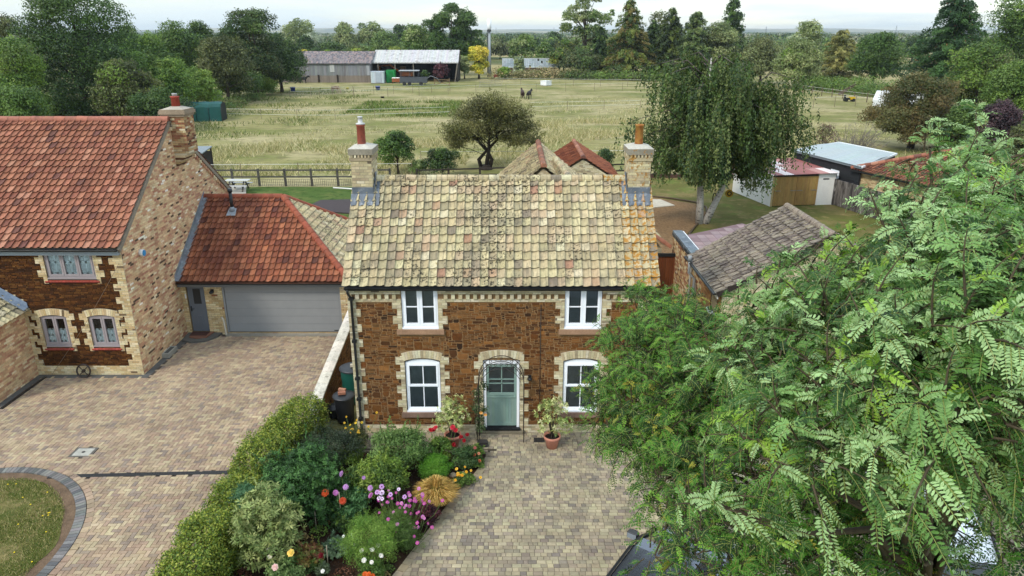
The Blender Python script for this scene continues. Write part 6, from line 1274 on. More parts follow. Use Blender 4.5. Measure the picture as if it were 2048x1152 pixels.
# golden grass clump
g2 = np.random.default_rng(450); base = np.array((-1.85, 14.75, 0)); root = thing('ornamental_grass', 'golden tan fountain of ornamental grass beside the yard edging', 'plant', base)
n = 5200; a = g2.uniform(0, 2*PI, n); sp = g2.random(n)**.6; L_ = g2.uniform(.55, .95, n); GP = np.array([s(196,158,84,.68), s(178,138,70,.62), s(212,180,110,.72), s(150,116,56,.55), s(140,132,60,.55)])
m = MB(); pts = []
for t_ in (0, .35, .7, 1):
    r_ = .05+sp*.62*t_**1.15*L_*1.05; z_ = L_*(1.0-.35*sp)*np.sin(np.minimum(t_*1.75, 1.75+0*sp))*(1-.25*sp*t_); pts.append(base+np.stack([np.cos(a)*r_, np.sin(a)*r_, np.maximum(z_, .02)], 1))
sd = np.stack([-np.sin(a), np.cos(a), 0*a], 1); C = GP[g2.integers(5, size=n)]*g2.uniform(.8, 1.2, (n, 1))
for i, (w0, w1) in enumerate(((.006, .006), (.006, .005), (.005, .001))): m.bulk(np.stack([pts[i]-sd*w0, pts[i]+sd*w0, pts[i+1]+sd*w1, pts[i+1]-sd*w1], 1), [(0, 1, 2, 3)], np.clip(C, 0, 1))
m.build('blades', LEAF, root)
for (x, y, r, lab) in ((-1.55, 16.0, .1, 'larger pale round stone in the bed under the crimson roses'), (-1.3, 16.05, .09, 'flat pale stone at the bed corner by the marigolds')):
    t = MB(); t.lathe([(r*.5, -.02), (r, .02), (r*.95, .05), (r*.5, .09)], (x, y, .01), s(200,180,150,.65), 9); tag(t.build('stone', MASON, origin=(x, y, .01)), lab, 'stone')
t = MB(); t.lathe([(.06, 0), (.065, .03), (.03, .09), (.005, .12)], (-3.62, 17.55, .03), s(236,232,220,.85), 8); tag(t.build('marker_stone', PLAIN, origin=(-3.62, 17.55, .03)), 'small white pointed ornament on the path by the downpipe', 'ornament')
# terracotta pots with variegated shrubs
def potted(x, y, seed, label, r):
    root = thing('potted_shrub', label, 'potted shrub', (x, y, .03), 'potted shrubs either side of the front door'); g_ = np.random.default_rng(seed)
    p = MB(); p.lathe([(.15, .03), (.2, .3), (.21, .31), (.235, .32), (.24, .4), (.215, .405), (.205, .33)], (x, y, 0), s(206,140,118,.78), 24); p.build('pot', mat('terracotta', rough=.85, var=.12, scale=6, fine=.06), root)
    p = MB(); p.lathe([(.205, .34), (.2, .352), (.05, .36)], (x, y, 0), s(48,38,32,.4), 16); p.build('soil', PLAIN, root)
    lb = lobes_of(g_, (x, y, .95), (r, r, .58), 20, (.45, .9), (.24, .36), -.7); t = MB()
    for k in range(10): l = lb[k][0]; t.tube([(x+g_.normal(0, .03), y+g_.normal(0, .03), .35), ((x+l[0])/2, (y+l[1])/2, .35+(l[2]-.35)*.6), l], [.016, .01, .005], s(110,98,84,.5), 5)
    t.build('stems', BARK, root)
    m = MB(); whorls(m, g_, lb, 240, 7, .08, .028, [s(196,202,128,.72), s(168,182,104,.66), s(120,142,70,.54), s(214,214,160,.76), s(142,160,84,.58)], .5); m.build('foliage', SHINY, root)
potted(-1.66, 17.45, 461, 'variegated shrub in a terracotta pot left of the door, behind the red roses', .56)
potted(1.12, 17.38, 462, 'variegated shrub in a terracotta pot right of the door, beside the drain grating', .6)
# metal arch with climbing rose
ar = thing('garden_arch', 'thin dark scrolled iron arch standing round the front door', 'arch', (-.3, 17.85, 0)); IR_ = (.035, .024, .02)
for yy in (17.62, 17.98):
    f = MB(); A = np.linspace(0, PI, 19)
    f.tube([(-.93, yy, 0)]+[(-.3-.63*math.cos(a), yy, 1.9+.66*math.sin(a)) for a in A]+[(.33, yy, 0)], .013, IR_, 5); f.tube([(-.3-.55*math.cos(a), yy, 1.82+.52*math.sin(a)) for a in A], .009, IR_, 5)
    for k in range(1, 12):
        a = PI*k/12; c_ = np.array((-.3-.59*math.cos(a), yy, 1.87+.59*math.sin(a))); f.tube([c_+.045*np.array((math.cos(q), 0, math.sin(q)))*(1-q/14) for q in np.linspace(0, 7, 9)], .006, IR_, 4)
    f.build('hoop', METAL, ar)
f = MB()
for z in (.5, .95, 1.4, 1.85): f.bar((-.93, 17.62, z), (-.93, 17.98, z), .015, .015, IR_); f.bar((.33, 17.62, z), (.33, 17.98, z), .015, .015, IR_)
for k in range(0, 13, 2): a = PI*k/12; p = (-.3-.63*math.cos(a), 1.9+.66*math.sin(a)); f.bar((p[0], 17.62, p[1]), (p[0], 17.98, p[1]), .012, .012, IR_)
f.build('crossbar', METAL, ar)
g_ = np.random.default_rng(470); root = thing('climbing_rose', 'climbing rose with two apricot blooms on the left leg of the arch', 'plant', (-.98, 17.7, 0)); lb = [(np.array((-.98+g_.normal(0, .08), 17.72+g_.normal(0, .06), z)), np.array((.17, .14, .2))) for z in (.45, .7, .9, 1.05, 1.25, 1.5, 1.75)]
m = MB(); cloud(m, g_, lb, 1500, .055, .03, [s(78,100,58,.48), s(62,84,48,.45), s(96,116,70,.5)], shell=.8); m.build('foliage', LEAF, root)
t = MB(); t.tube([(-1.0, 17.75, 0), (-.96, 17.7, .6), (-1.02, 17.75, 1.2), (-.95, 17.7, 1.8)], .014, BK, 5); t.tube([(-.98, 17.72, 0), (-1.04, 17.75, .7), (-.94, 17.68, 1.4)], .01, BK, 5); t.build('stems', BARK, root)
for q in ((-.86, 17.5, 1.06), (-.74, 17.5, 1.0)):
    f = MB()
    for k in range(14): a = k*2.4; d = unit(np.array((math.cos(a), -.6, math.sin(a)))); w_ = unit(np.cross(d, Y)); f.poly([np.array(q), np.array(q)+d*.04+w_*.025, np.array(q)+d*.06, np.array(q)+d*.04-w_*.025], [(0, 1, 2, 3)], jit(s(240,176,96,.88), .12))
    f.build('flower', PETAL, root)
t = MB(); t.box((-.98, 17.35, .03), (-.68, 17.6, .1), (.03, .028, .026)); t.box((-.95, 17.38, .1), (-.7, 17.57, .16), (.035, .032, .03)); tag(t.build('boot_scraper', METAL, origin=(-.83, 17.48, .03)), 'dark low boot tray at the foot of the arch', 'boot tray')
# water butt and bins beside the cottage
def drum(name, label, cat, x, y, r0, r1, h, col, lid, bands=0, dome_=.05):
    root = thing(name, label, cat, (x, y, .03)); b = MB(); pr = [(r0, 0)]
    for k in range(1, 13): z = h*k/12; rr = r0+(r1-r0)*k/12+(.012 if bands and k % 3 == 0 else 0); pr.append((rr, z))
    b.lathe([(r, z+.03) for r, z in pr]+[(r1-.04, h+.03)], (x, y, 0), col, 24); b.build('body', PLAST, root)
    l = MB(); l.lathe([(r1+.03, h+.0), (r1+.035, h+.05), (r1-.02, h+.06), (r1*.8, h+.06+dome_*.4), (.05, h+.06+dome_*.5)], (x, y, .0), lid, 24); l.build('lid', PLAST, root); return root
drum('water_butt', 'dark green ribbed water butt with a charcoal lid by the cottage corner', 'water butt', -4.98, 20.1, .3, .36, 1.12, s(30,96,82,.6), s(58,62,68,.5), 1)
drum('compost_bin', 'tall black bin with a grey lid in front of the green water butt', 'bin', -4.98, 18.85, .24, .3, .82, (.014, .015, .017), s(56,58,62,.45))
drum('bucket', 'small squat black tub at the foot of the stone wall', 'tub', -5.36, 19.1, .17, .2, .3, (.014, .015, .017), (.016, .017, .019))
for x, y, z, lab, c in ((-5.02, 18.8, .93, 'red brick lying on the lid of the tall black bin', s(176,120,96,.7)), (-4.9, 20.05, 1.23, 'pale stone block lying on the lid of the green water butt', s(210,200,180,.7))):
    t = MB(); t.obox((x, y, z+.035), unit(np.array((1, .2, 0.))), unit(np.array((-.2, 1, 0.))), Z, .11, .055, .035, c); tag(t.build('brick', MASON, origin=(x, y, z)), lab, 'brick')
t = MB(); t.obox((-5.04, 18.95, 1.0), unit(np.array((1, -.25, 0.))), unit(np.array((.25, 1, 0.))), Z, .11, .05, .03, s(190,136,110,.7)); tag(t.build('brick', MASON, origin=(-5.04, 18.95, .94)), 'second brick propped behind the first on the black bin lid', 'brick')

# ------------------------------------------------------------------ robinia trees at the right
def fronds(mb, g_, P0, D, Nn, Ln, Lw, pairs, cols, sag=.55, wind=(.35, .1, 0)):
    n = len(P0); S = unit(np.cross(Nn, D)); W = np.array(wind); w_ = Lw
    for k in range(pairs*2+1):
        i, sg = (k//2, 1 if k % 2 else -1) if k < pairs*2 else (pairs, 0)
        t = (.16+.8*i/pairs) if sg else .98
        T = unit(D+(np.array((0, 0, -1))*sag*2*t+W*t))
        P = P0+D*(Ln*t)[:, None]+(np.array((0, 0, -1.))*sag+W*.5)*(Ln*t*t)[:, None]
        N_ = unit(Nn-T*(Nn*T).sum(1, keepdims=True)); S_ = np.cross(N_, T)
        d = unit(S_*sg*.85+T*(.5 if sg else 1)+N_*g_.normal(-.1, .22, (n, 1))+g_.normal(0, .1, (n, 3))); l = (Ln*(.185 if pairs > 8 else .2)*(1-.35*abs(t-.5))*g_.uniform(.85, 1.1, n))[:, None]*Lw; q = unit(np.cross(N_, d)); b0 = P+d*l*.06
        mid = -N_*l*.05; ww = l*(.17 if pairs > 8 else .22)
        V = np.stack([b0, b0+d*l*.35+q*ww, b0+d*l*.78+q*ww*.85, b0+d*l, b0+d*l*.35-q*ww, b0+d*l*.78-q*ww*.85, b0+d*l*.5+mid], 1)
        c = np.clip(cols*g_.uniform(.86, 1.14, (n, 1)), 0, 1); mb.bulk(V, [(0, 6, 2, 1), (6, 3, 2), (0, 4, 5, 6), (6, 5, 3)], c)
    for a_, b_ in ((0, .5), (.5, 1)):
        A = P0+D*(Ln*a_)[:, None]+(np.array((0, 0, -1.))*sag+W*.5)*(Ln*a_*a_)[:, None]; B = P0+D*(Ln*b_)[:, None]+(np.array((0, 0, -1.))*sag+W*.5)*(Ln*b_*b_)[:, None]
        mb.bulk(np.stack([A-S*.0025, A+S*.0025, B+S*.0018, B-S*.0018], 1), [(0, 1, 2, 3)], np.broadcast_to(s(150,160,80,.6), (n, 3)))
def robinia(name, label, base, lobes, per_m2, seed, pal, wts, fl, trunkr, pairs=7, sh=(.45, .95), wind=(.35, .1, 0), bias=(0, 0, .2), stemcol=s(104,92,70,.5), sag=.5):
    g_ = np.random.default_rng(seed); base = np.asarray(base, float); root = thing(name, label, 'tree', base); pal = np.asarray(pal, float)
    t = MB(); top = np.mean([l[0] for l in lobes], 0); fork = base+np.array((0, 0, top[2]*.45)); t.tube([base, (base+fork)/2+g_.normal(0, .05, 3), fork], [trunkr*1.3, trunkr, trunkr*.85], stemcol, 9)
    for k, (c, r) in enumerate(lobes):
        s0 = fork+np.array((0, 0, g_.uniform(-.3, .6)*top[2]*.2)); mid = (s0+c)/2+np.array((0, 0, .35))+g_.normal(0, .15, 3); t.tube([s0, (s0+mid)/2+g_.normal(0, .08, 3), mid, (mid+c)/2+g_.normal(0, .1, 3), c], np.array([.5, .4, .3, .2, .1])*trunkr, stemcol, 6)
    m = MB(); FP, FD, FN, FL, FC = [], [], [], [], []
    for c, r in lobes:
        ns = max(4, int(per_m2*4*PI*r*r*.6))
        for _ in range(ns):
            d = unit(g_.normal(size=3)+np.array(bias)); p0 = c+d*r*g_.uniform(.1, .75); L_ = g_.uniform(*sh)*r*1.0+.12; dr = unit(d*.8+np.array((.3, .05, .3))+g_.normal(0, .25, 3))
            sp_ = [p0+dr*L_*q+np.array((wind[0]*.5, 0, -.28))*L_*q*q for q in np.linspace(0, 1, 5)]; t.tube(sp_, [.011, .009, .007, .005, .003], stemcol, 4, cap=False)
            kf = max(4, int(L_/(.05 if pairs > 8 else .06))); ch = pal[g_.choice(len(pal), p=np.asarray(wts)/sum(wts))]*g_.uniform(.85, 1.15)
            for i in range(kf):
                q = (i+1)/kf; P = p0+dr*L_*q+np.array((wind[0]*.5, 0, -.28))*L_*q*q; a = i*2.4+g_.uniform(0, .6); u = unit(np.cross(dr, g_.normal(size=3))); v = np.cross(dr, u)
                fd = unit((math.cos(a)*u+math.sin(a)*v)*.8+dr*.75+np.array(wind)*1.1+np.array((0, 0, -.1))); nn = unit(np.array((-.15, -.25, .9))+d*.5+g_.normal(0, .3, 3)); nn = unit(nn-fd*nn.dot(fd))
                FP.append(P); FD.append(fd); FN.append(nn); FL.append(fl*g_.uniform(.5, 1.2)*(1 if q < .85 else .7)); FC.append(ch if g_.random() < .7 else pal[g_.choice(len(pal), p=np.asarray(wts)/sum(wts))])
    fronds(m, g_, np.array(FP), np.array(FD), np.array(FN), np.array(FL), 1.0, pairs, np.array(FC), wind=wind, sag=sag)
    t.build('trunk', BARK, root); m.build('crown', SHINY if pairs > 8 else LEAF, root); return root
def lob(L_): return [(dp(px, py, d), r) for px, py, d, r in L_]
RA = lob([(1890,420,7.4,.55),(1830,470,7.3,.5),(1975,400,7.2,.7),(2045,470,6.6,.8),(1750,610,6.6,.55),(1850,560,6.2,.8),(1960,560,5.8,.75),(1660,600,6.9,.45),(1600,600,7.2,.42),(1535,600,7.4,.32),(1560,550,7.3,.26),(1620,530,7.2,.26),(1500,620,7.4,.3),(1690,520,7.1,.22),(1680,640,6.3,.6),(1560,690,7.0,.5),(1490,680,7.5,.42),(1800,690,5.5,.65),(1920,700,5.1,.7),(2040,650,5.3,.7),(1480,720,7.0,.4),(1580,770,6.4,.45),(1680,760,5.7,.55),(1790,810,5.2,.5),(1900,840,4.9,.5),(2030,800,4.9,.6),(1520,880,6.2,.4),(1630,880,5.6,.5),(1720,900,5.5,.4),(1440,1010,6.4,.32),(1690,1000,6.2,.3),(2040,930,5.2,.5),(1850,1130,6.6,.25),(1860,300,7.6,.28),(1840,400,7.5,.3),(1960,330,7.5,.4)])
RP = [s(164,196,130,.63), s(136,178,98,.56), s(104,150,62,.48), s(76,124,42,.42), s(152,190,66,.6), s(54,98,32,.36)]
robinia('robinia_tree', 'big pale leaved robinia blowing in the wind, filling the right of the photo', (5.5, 7.5, 0), RA, 15, 501, RP, [.3, .22, .14, .17, .07, .1], .265, .13, pairs=10)
RB = lob([(1205,790,14.8,.4),(1222,870,14.0,.4),(1285,615,15.6,.55),(1250,690,15,.6),(1330,640,14.6,.6),(1235,770,14.6,.6),(1215,830,14.4,.55),(1300,720,14,.8),(1290,830,13.2,.8),(1380,680,13,.7),(1370,780,12.4,.8),(1270,890,12.8,.55),(1350,890,11.8,.7),(1430,800,11.4,.7),(1440,720,11.4,.6),(1330,960,11.2,.5),(1420,930,10.6,.6),(1330,1040,10.2,.38),(1410,1030,9.6,.5),(1500,1060,9,.5),(1390,1110,9,.4),(1310,1110,9.2,.28),(1510,960,9.8,.6),(1520,850,10.4,.6),(1600,1040,9,.6),(1700,1070,9,.5),(1620,900,9.6,.7),(1730,960,9.2,.6),(1560,720,11,.7),(1760,900,9,.5),(1640,1120,8.6,.5),(1760,1140,8.6,.45),(1930,1140,8.6,.3),(1560,1130,8.8,.5),(1470,1140,8.8,.4),(2040,1010,8.6,.45),(1975,985,8.4,.3),(1900,1050,8.2,.28),(2030,1090,7.6,.35)])
RQ = [s(72,124,36,.4), s(58,104,30,.35), s(94,148,44,.44), s(48,86,28,.29), s(122,170,52,.5), s(170,166,56,.44)]
robinia('robinia_tree', 'darker green bushy robinia covering the right corner of the cottage and the parked cars', (3.9, 13.4, 0), RB, 23.0, 502, RQ, [.27, .25, .2, .17, .07, .03], .24, .11, pairs=6, wind=(.12, .05, 0), sag=.4)
# ------------------------------------------------------------------ grey roofed bungalow on the right
nb = thing('bungalow', 'brick bungalow with streaked brown grey tiled roof and flat pink roofed extension', 'bungalow', (9.5, 22.2, 0))
BX, BY0, BY1, BEZ, BRX, BRZ = 6.92, 22.1, 26.1, 2.92, 10.25, 4.85
b = MB(); mo = s(190,170,134,.62); bx1 = 2*BRX-BX
b.box((BX, BY0+.2, 0), (bx1, BY1, BEZ), mo)
P = [(BX, 0), (bx1, 0), (bx1, BEZ), (BRX, BRZ-.06), (BX, BEZ)]
b.poly([(a, BY0, c) for a, c in P]+[(a, BY0+.2, c) for a, c in P], [tuple(range(5)), tuple(range(9, 4, -1))]+[((i+1) % 5, i, 5+i, 5+(i+1) % 5) for i in range(5)], mo)
bricks(b, (0, BY0, 0), X, Z, P, CREAM[:4], [.4, .3, .2, .1])
ORB = [s(190,140,90,.7), s(178,124,76,.68), s(200,152,104,.72)]
bricks(b, (BX, 0, 0), -Y, Z, [(-24.6, 0), (-BY0, 0), (-BY0, BEZ), (-24.6, BEZ)], ORB, [.4, .35, .25], holes=[(-23.3, 1.9, -22.5, 2.6)])
bricks(b, (BX, 0, 0), -Y, Z, [(-29.6, 0), (-24.6, 0), (-24.6, BEZ), (-29.6, BEZ)], MIXBR, MIXBRW)
b.box((BX+.001, BY1, 0), (12.2, 29.6, BEZ-.12), mo); b.build('wall', MASON, nb)
GT = [s(134,122,112,.62), s(120,108,100,.58), s(148,136,120,.64), s(106,94,90,.54)]
GTM = mat('weathered concrete tile', rough=.9, var=.2, scale=5, fine=.2, spots=((s(196,182,158,.7), 4, .5, .6, .8), (s(64,56,52,.5), 5, .54, .64, .8)), stretch=(1.2, 7, 1.2))
L_ = math.hypot(BRX-BX+.22, BRZ-BEZ); v = np.array((BRX-BX+.22, 0, BRZ-BEZ+.08)); v /= np.linalg.norm(v)
t = MB(); pantiles(t, (BX-.2, BY1+.05, BEZ-.02), -Y, v, 14, 12, (BY1-BY0+.2)/14, L_/12, lambda i, j: pick(GT, [.3, .3, .2, .2], .12), amp=.6, seed=51)
ro = t.build('roof', GTM, nb)
t = MB(); v2 = v*np.array((-1, 1, 1)); pantiles(t, (bx1+.2, BY0-.15, BEZ-.02), Y, v2, 14, 12, (BY1-BY0+.2)/14, L_/12, lambda i, j: pick(GT, [.3, .3, .2, .2], .12), amp=.6, seed=52); t.build('far_roof_slope', GTM, ro)
t = MB(); ridge(t, (BRX, BY0-.15, BRZ+.02), (BRX, BY1+.05, BRZ+.02), .13, .4, lambda i: jit(s(150,134,118,.62), .12)); t.build('ridge_tiles', GTM, ro)
t = MB(); t.bar((BX-.2, BY0-.13, BEZ-.06), (BRX, BY0-.13, BRZ-.05), .05, .16, s(70,60,54,.45)); t.bar((BX-.16, BY0-.1, BEZ-.12), (BX-.16, BY1, BEZ-.12), .03, .16, s(232,232,228,.85)); t.build('barge_board', PAINT, ro)
t = MB(); gutter(t, (BX-.27, BY0-.1, BEZ-.06), (BX-.27, BY1+.1, BEZ-.06), .06, -X, BLACK); t.build('gutter', PLAST, nb)
t = MB(); t.tube([(BX-.3, 25.4, 2.95), (BX-.3, 25.4, 2.5), (BX-.1, 25.3, 2.3), (BX-.1, 25.3, .1)], .055, s(150,154,156,.7), 8); t.tube([(BX-.12, 25.9, 2.9), (BX-.1, 25.9, 2.6), (BX-.1, 25.9, .1)], .04, s(196,196,192,.75), 8); t.tube([(BX-.3, 25.4, 2.95), (BX-.3, 25.4, 3.15)], .075, s(160,164,166,.7), 8); t.tube([(BX-.12, 24.9, 2.2), (BX-.1, 24.9, .1)], .04, s(110,84,64,.6), 8); t.build('downpipe', PLAST, nb)
f = MB()
for a in ((22.5, 1.92, 22.57, 2.58), (23.23, 1.92, 23.3, 2.58), (22.57, 1.92, 23.23, 1.99), (22.57, 2.51, 23.23, 2.58)): f.box((BX+.0, a[0], a[1]), (BX+.06, a[2], a[3]), WHITE)
f.box((BX-.12, 22.42, 1.84), (BX+.05, 23.38, 1.915), WHITE); wn = f.build('window', PAINT, nb)
f = MB(); f.poly([(BX+.03, 22.57, 1.99), (BX+.03, 22.57, 2.51), (BX+.03, 23.23, 2.51), (BX+.03, 23.23, 1.99)], [(0, 1, 2, 3)], (1, 1, 1)); f.build('pane', GLASS, wn)
t = MB(); n = 8
t.slab([(7.35, 26.15, 2.86), (12.2, 26.15, 2.95), (10.75, 30.1, 2.95), (10.3, 31.1, 2.92), (7.25, 29.25, 2.86)], .1, s(150,122,124,.55))
PINKT = [s(166,142,142,.62), s(158,134,136,.6), s(172,150,148,.64)]
ue, ve = unit(np.array((3.05, 1.85, .06))), unit(np.array((-1.85*.12, 1, .0)))
for i in range(13):
    for j in range(9):
        y0, y1 = 26.2+j*.52, 26.2+(j+1)*.52-.025; x0, x1 = 7.45+i*.36, 7.45+(i+1)*.36-.02
        if all(in_poly(p, [(7.35, 26.15), (12.2, 26.15), (10.75, 30.1), (10.3, 31.1), (7.25, 29.25)]) for p in ((x0, y0), (x1, y0), (x1, y1), (x0, y1))):
            zf = lambda x: 2.868+.0185*(x-7.3); t.poly([(x0, y0, zf(x0)), (x1, y0, zf(x1)), (x1, y1, zf(x1)), (x0, y1, zf(x0))], [(0, 1, 2, 3)], jit(RN.choice(PINKT), .05))
t.build('flat_roof', PLAIN, nb)
t = MB(); k = 0; y = 26.0
while y < 29.5: t.box((BX-.06, y, 2.93), (BX+.33, min(y+.78, 29.55), 3.02), jit(s(112,124,134,.62), .1)); y += .79
t.box((BX+.34, 26.0, 2.9), (BX+.4, 29.5, 2.99), s(230,232,232,.85)); t.box((BX-.07, 26.0, 2.8), (BX-.005, 29.55, 2.925), BLACK); t.build('parapet_coping', LEAD, nb)

# ------------------------------------------------------------------ white shed, black shed, red roofed bungalow, concrete fence
sh = thing('white_shed', 'white block shed with timber double doors and red and white corrugated roof', 'shed', (17.3, 46.8, 0))
A, B_, C_, D_ = np.array((17.2, 46.75)), np.array((21.6, 47.35)), np.array((20.5, 52.3)), np.array((16.1, 51.6)); WHT = s(236,232,224,.88)
def quad_wall(mb, p, q, z0, z1, th, col, zq=None):
    d = unit(np.array(q-p)); n_ = np.array((d[1], -d[0])); P = [p, q, q-n_*th, p-n_*th]; zq = z1 if zq is None else zq
    mb.poly([(*P[0], z0), (*P[1], z0), (*P[2], z0), (*P[3], z0), (*P[0], z1), (*P[1], zq), (*P[2], zq), (*P[3], z1)], [(0, 3, 2, 1), (4, 5, 6, 7), (0, 1, 5, 4), (1, 2, 6, 5), (2, 3, 7, 6), (3, 0, 4, 7)], col)
b = MB(); u = (B_-A)/np.linalg.norm(B_-A); n_ = np.array((u[1], -u[0])); w_ = np.linalg.norm(B_-A)
quad_wall(b, A, A+u*.14, 0, 2.05, .15, s(206,180,130,.7)); quad_wall(b, A+u*3.22, B_, 0, 2.1, .15, WHT); quad_wall(b, B_, C_, 0, 2.1, .15, WHT); quad_wall(b, C_, D_, 0, 2.0, .15, WHT); quad_wall(b, D_, A, 0, 2.02, .15, WHT)
b.build('wall', mat('painted block', rough=.85, var=.06, scale=2, fine=.04, bump=.3, bscale=12), sh)
b = MB()
for k in range(2):
    for i in range(8):
        p = A+u*(.15+k*1.535+i*.19)+n_*.03; q = p+u*.183; quad_wall(b, p, q, .05, 1.98, .04, jit(s(176,140,82,.7), .16))
do = b.build('double_door', WOOD, sh); b = MB()
for sx in (.2, 1.3, 1.75, 2.75):
    p = A+u*sx+n_*.05; b.bar((*p, 1.05), (*(p+u*.4), 1.05), .02, .035, s(150,150,150,.6))
b.build('hinge', METAL, do)
b = MB(); p = A+u*3.55+n_*.012; quad_wall(b, p, p+u*.42, 1.72, 1.8, .02, BLACK); p = A+u*3.75+n_*.015; b.bar((*p, .85), (*p, 1.2), .025, .02, s(130,110,90,.5)); b.build('vent', PLAST, sh)
b = MB(); N_ = 34; e = .2
def rp(a_, c_): # roof surface point: a along the front, c towards the back
    p = A*(1-a_)*(1-c_)+B_*a_*(1-c_)+C_*a_*c_+D_*(1-a_)*c_; return np.array((*p, 2.12+.05*a_+.12*c_))
for i in range(N_*2):
    a0, a1 = -.03+1.06*i/(N_*2), -.03+1.06*(i+1)/(N_*2); z0, z1 = .025*(i % 2), .025*((i+1) % 2); blk = int(a0*7+100); col = s(158,84,76,.62)
    for c0, c1 in ((-.04, .3), (.3, .62), (.62, 1.03)):
        cc = col
        if (blk*7+int(c0*10)*5) % 11 in (0, 3, 5, 8): cc = s(226,212,208,.8)
        elif (blk+int(c0*9)) % 4 == 1: cc = s(186,128,120,.68)
        b.poly([rp(a0, c0)+Z*z0, rp(a1, c0)+Z*z1, rp(a1, c1)+Z*z1, rp(a0, c1)+Z*z0], [(0, 1, 2, 3)], jit(cc, .08))
b.poly([rp(-.02, -.03)-Z*.02, rp(1.02, -.03)-Z*.02, rp(1.02, 1.02)-Z*.02, rp(-.02, 1.02)-Z*.02], [(3, 2, 1, 0)], s(120,60,50,.5))
b.build('roof', METAL, sh)
bs = thing('black_shed', 'long black boarded shed with pale grey metal roof and two white framed windows', 'shed', (22.5, 46.6, 0))
A2, B2, C2, D2 = np.array((20.75, 52.6)), np.array((22.45, 45.9)), np.array((27.1, 50.9)), np.array((25.5, 56.2))
b = MB(); BKW = (.018, .018, .02)
def boards(mb, p, q, z0, z1, col, hb=.18):
    z = z0; d = unit(q-p); n_ = np.array((d[1], -d[0]))
    while z < z1:
        zt_ = min(z+hb, z1); mb.poly([(*(p+n_*.03), z), (*(q+n_*.03), z), (*(q+n_*.005), zt_), (*(p+n_*.005), zt_), (*p, z), (*q, z)], [(0, 1, 2, 3), (5, 4, 0, 1)][:1]+[(4, 5, 1, 0)], jit(col, .25)); z = zt_
for p, q in ((A2, B2), (B2, C2), (C2, D2), (D2, A2)): boards(b, p, q, 0, 2.72, BKW)
for p in (A2, B2, C2): b.box((p[0]-.05, p[1]-.05, 0), (p[0]+.05, p[1]+.05, 2.7), BKW)
b.build('wall', mat('black boards', rough=.75, var=.2, scale=3), bs)
b = MB(); c = (A2+B2+C2+D2)/4
def rq(a_, c_):
    p = A2*(1-a_)*(1-c_)+B2*a_*(1-c_)+C2*a_*c_+D2*(1-a_)*c_; p = c+(p-c)*1.05; return np.array((*p, 2.78+.0*a_+.28*math.sin(PI*min(1, max(0, c_)))*.5+.05))
PG = s(184,196,195,.66)
for i in range(56):
    a0, a1 = i/56, (i+1)/56
    for c0, c1 in ((0, .5), (.5, 1)): b.poly([rq(a0, c0)+Z*.02*(i % 2), rq(a1, c0)+Z*.02*((i+1) % 2), rq(a1, c1)+Z*.02*((i+1) % 2), rq(a0, c1)+Z*.02*(i % 2)], [(0, 1, 2, 3)], jit(PG, .03))
b.poly([rq(0, 0)-Z*.03, rq(1, 0)-Z*.03, rq(1, 1)-Z*.03, rq(0, 1)-Z*.03], [(3, 2, 1, 0)], (.1, .1, .1)); ro = b.build('roof', METAL, bs)
b = MB()
for p, q in ((rq(0, 0), rq(0, 1)), (rq(0, 1), rq(1, 1)), (rq(1, 1), rq(1, 0))): b.bar(p, q, .08, .12, s(236,238,238,.88))
b.bar(rq(0, 0)-Z*.08, rq(1, 0)-Z*.08, .09, .09, s(130,140,146,.7)); b.build('roof_edging', PAINT, ro)
du = unit(B2-A2); dn = np.array((du[1], -du[0])); L0 = np.linalg.norm(B2-A2)
for t_ in (.17, .66):
    p = A2+du*L0*t_+dn*.05; f = MB(); w2 = .42
    def fb(a, b_, c_, e_): quad_wall(f, p+du*a, p+du*c_, b_, e_, .05, WHITE)
    fb(-w2, 1.55, -w2+.14, 2.2); fb(w2-.14, 1.55, w2, 2.2); fb(-w2+.14, 1.55, w2-.14, 1.7); fb(-w2+.14, 2.05, w2-.14, 2.2); wn = f.build('window', PAINT, bs)
    f = MB(); quad_wall(f, p-dn*.02+du*(-w2+.14), p-dn*.02+du*(w2-.14), 1.7, 2.05, .01, (.03, .035, .04)); f.build('pane', PLAST, wn)
rbg = thing('red_roofed_bungalow', 'pale brick bungalow with hipped red tile roof partly hidden by the robinia', 'bungalow', (23.2, 44, 0))
rx0, rx1, ry0, ry1, rz, tz = 22.75, 36.5, 41.0, 50.0, 2.55, 4.25
T0, T1 = np.array((22.45, 46.3)), np.array((25.0, 39.6)); du = unit(T1-T0); dv = np.array((-du[1], du[0])); Wd = 8.4; Ln = 9.2
b = MB(); pq = [T0, T0+du*Ln, T0+du*Ln+dv*Wd, T0+dv*Wd]
for p, q in zip(pq, pq[1:]+pq[:1]): quad_wall(b, p, q, 0, rz, .2, s(206,186,150,.66))
U_ = np.array((*du, 0)); bricks(b, np.array((*T0, 0))+np.array((du[1], -du[0], 0))*.0, U_, Z, [(0, 0), (6, 0), (6, rz), (0, rz)], [s(220,196,150,.78), s(206,178,132,.74), s(196,164,120,.7)], [.5, .3, .2]); b.build('wall', MASON, rbg)
o = .3; e = [np.array((*(T0-du*o-dv*o), rz)), np.array((*(T0+du*(Ln+o)-dv*o), rz)), np.array((*(T0+du*(Ln+o)+dv*(Wd+o)), rz)), np.array((*(T0-du*o+dv*(Wd+o)), rz))]
h0, h1 = np.array((*(T0+du*(Wd/2)*.95+dv*Wd/2), tz)), np.array((*(T0+du*(Ln-Wd/2*.95)+dv*Wd/2), tz))
t = MB(); Lf = Ln+2*o; U3, V3 = np.array((*du, 0)), np.array((*dv*(Wd/2+o), tz-rz)); LV = np.linalg.norm(V3); V3 /= LV
hh0 = (h0-e[0])@U3; hh1 = (h1-e[0])@U3
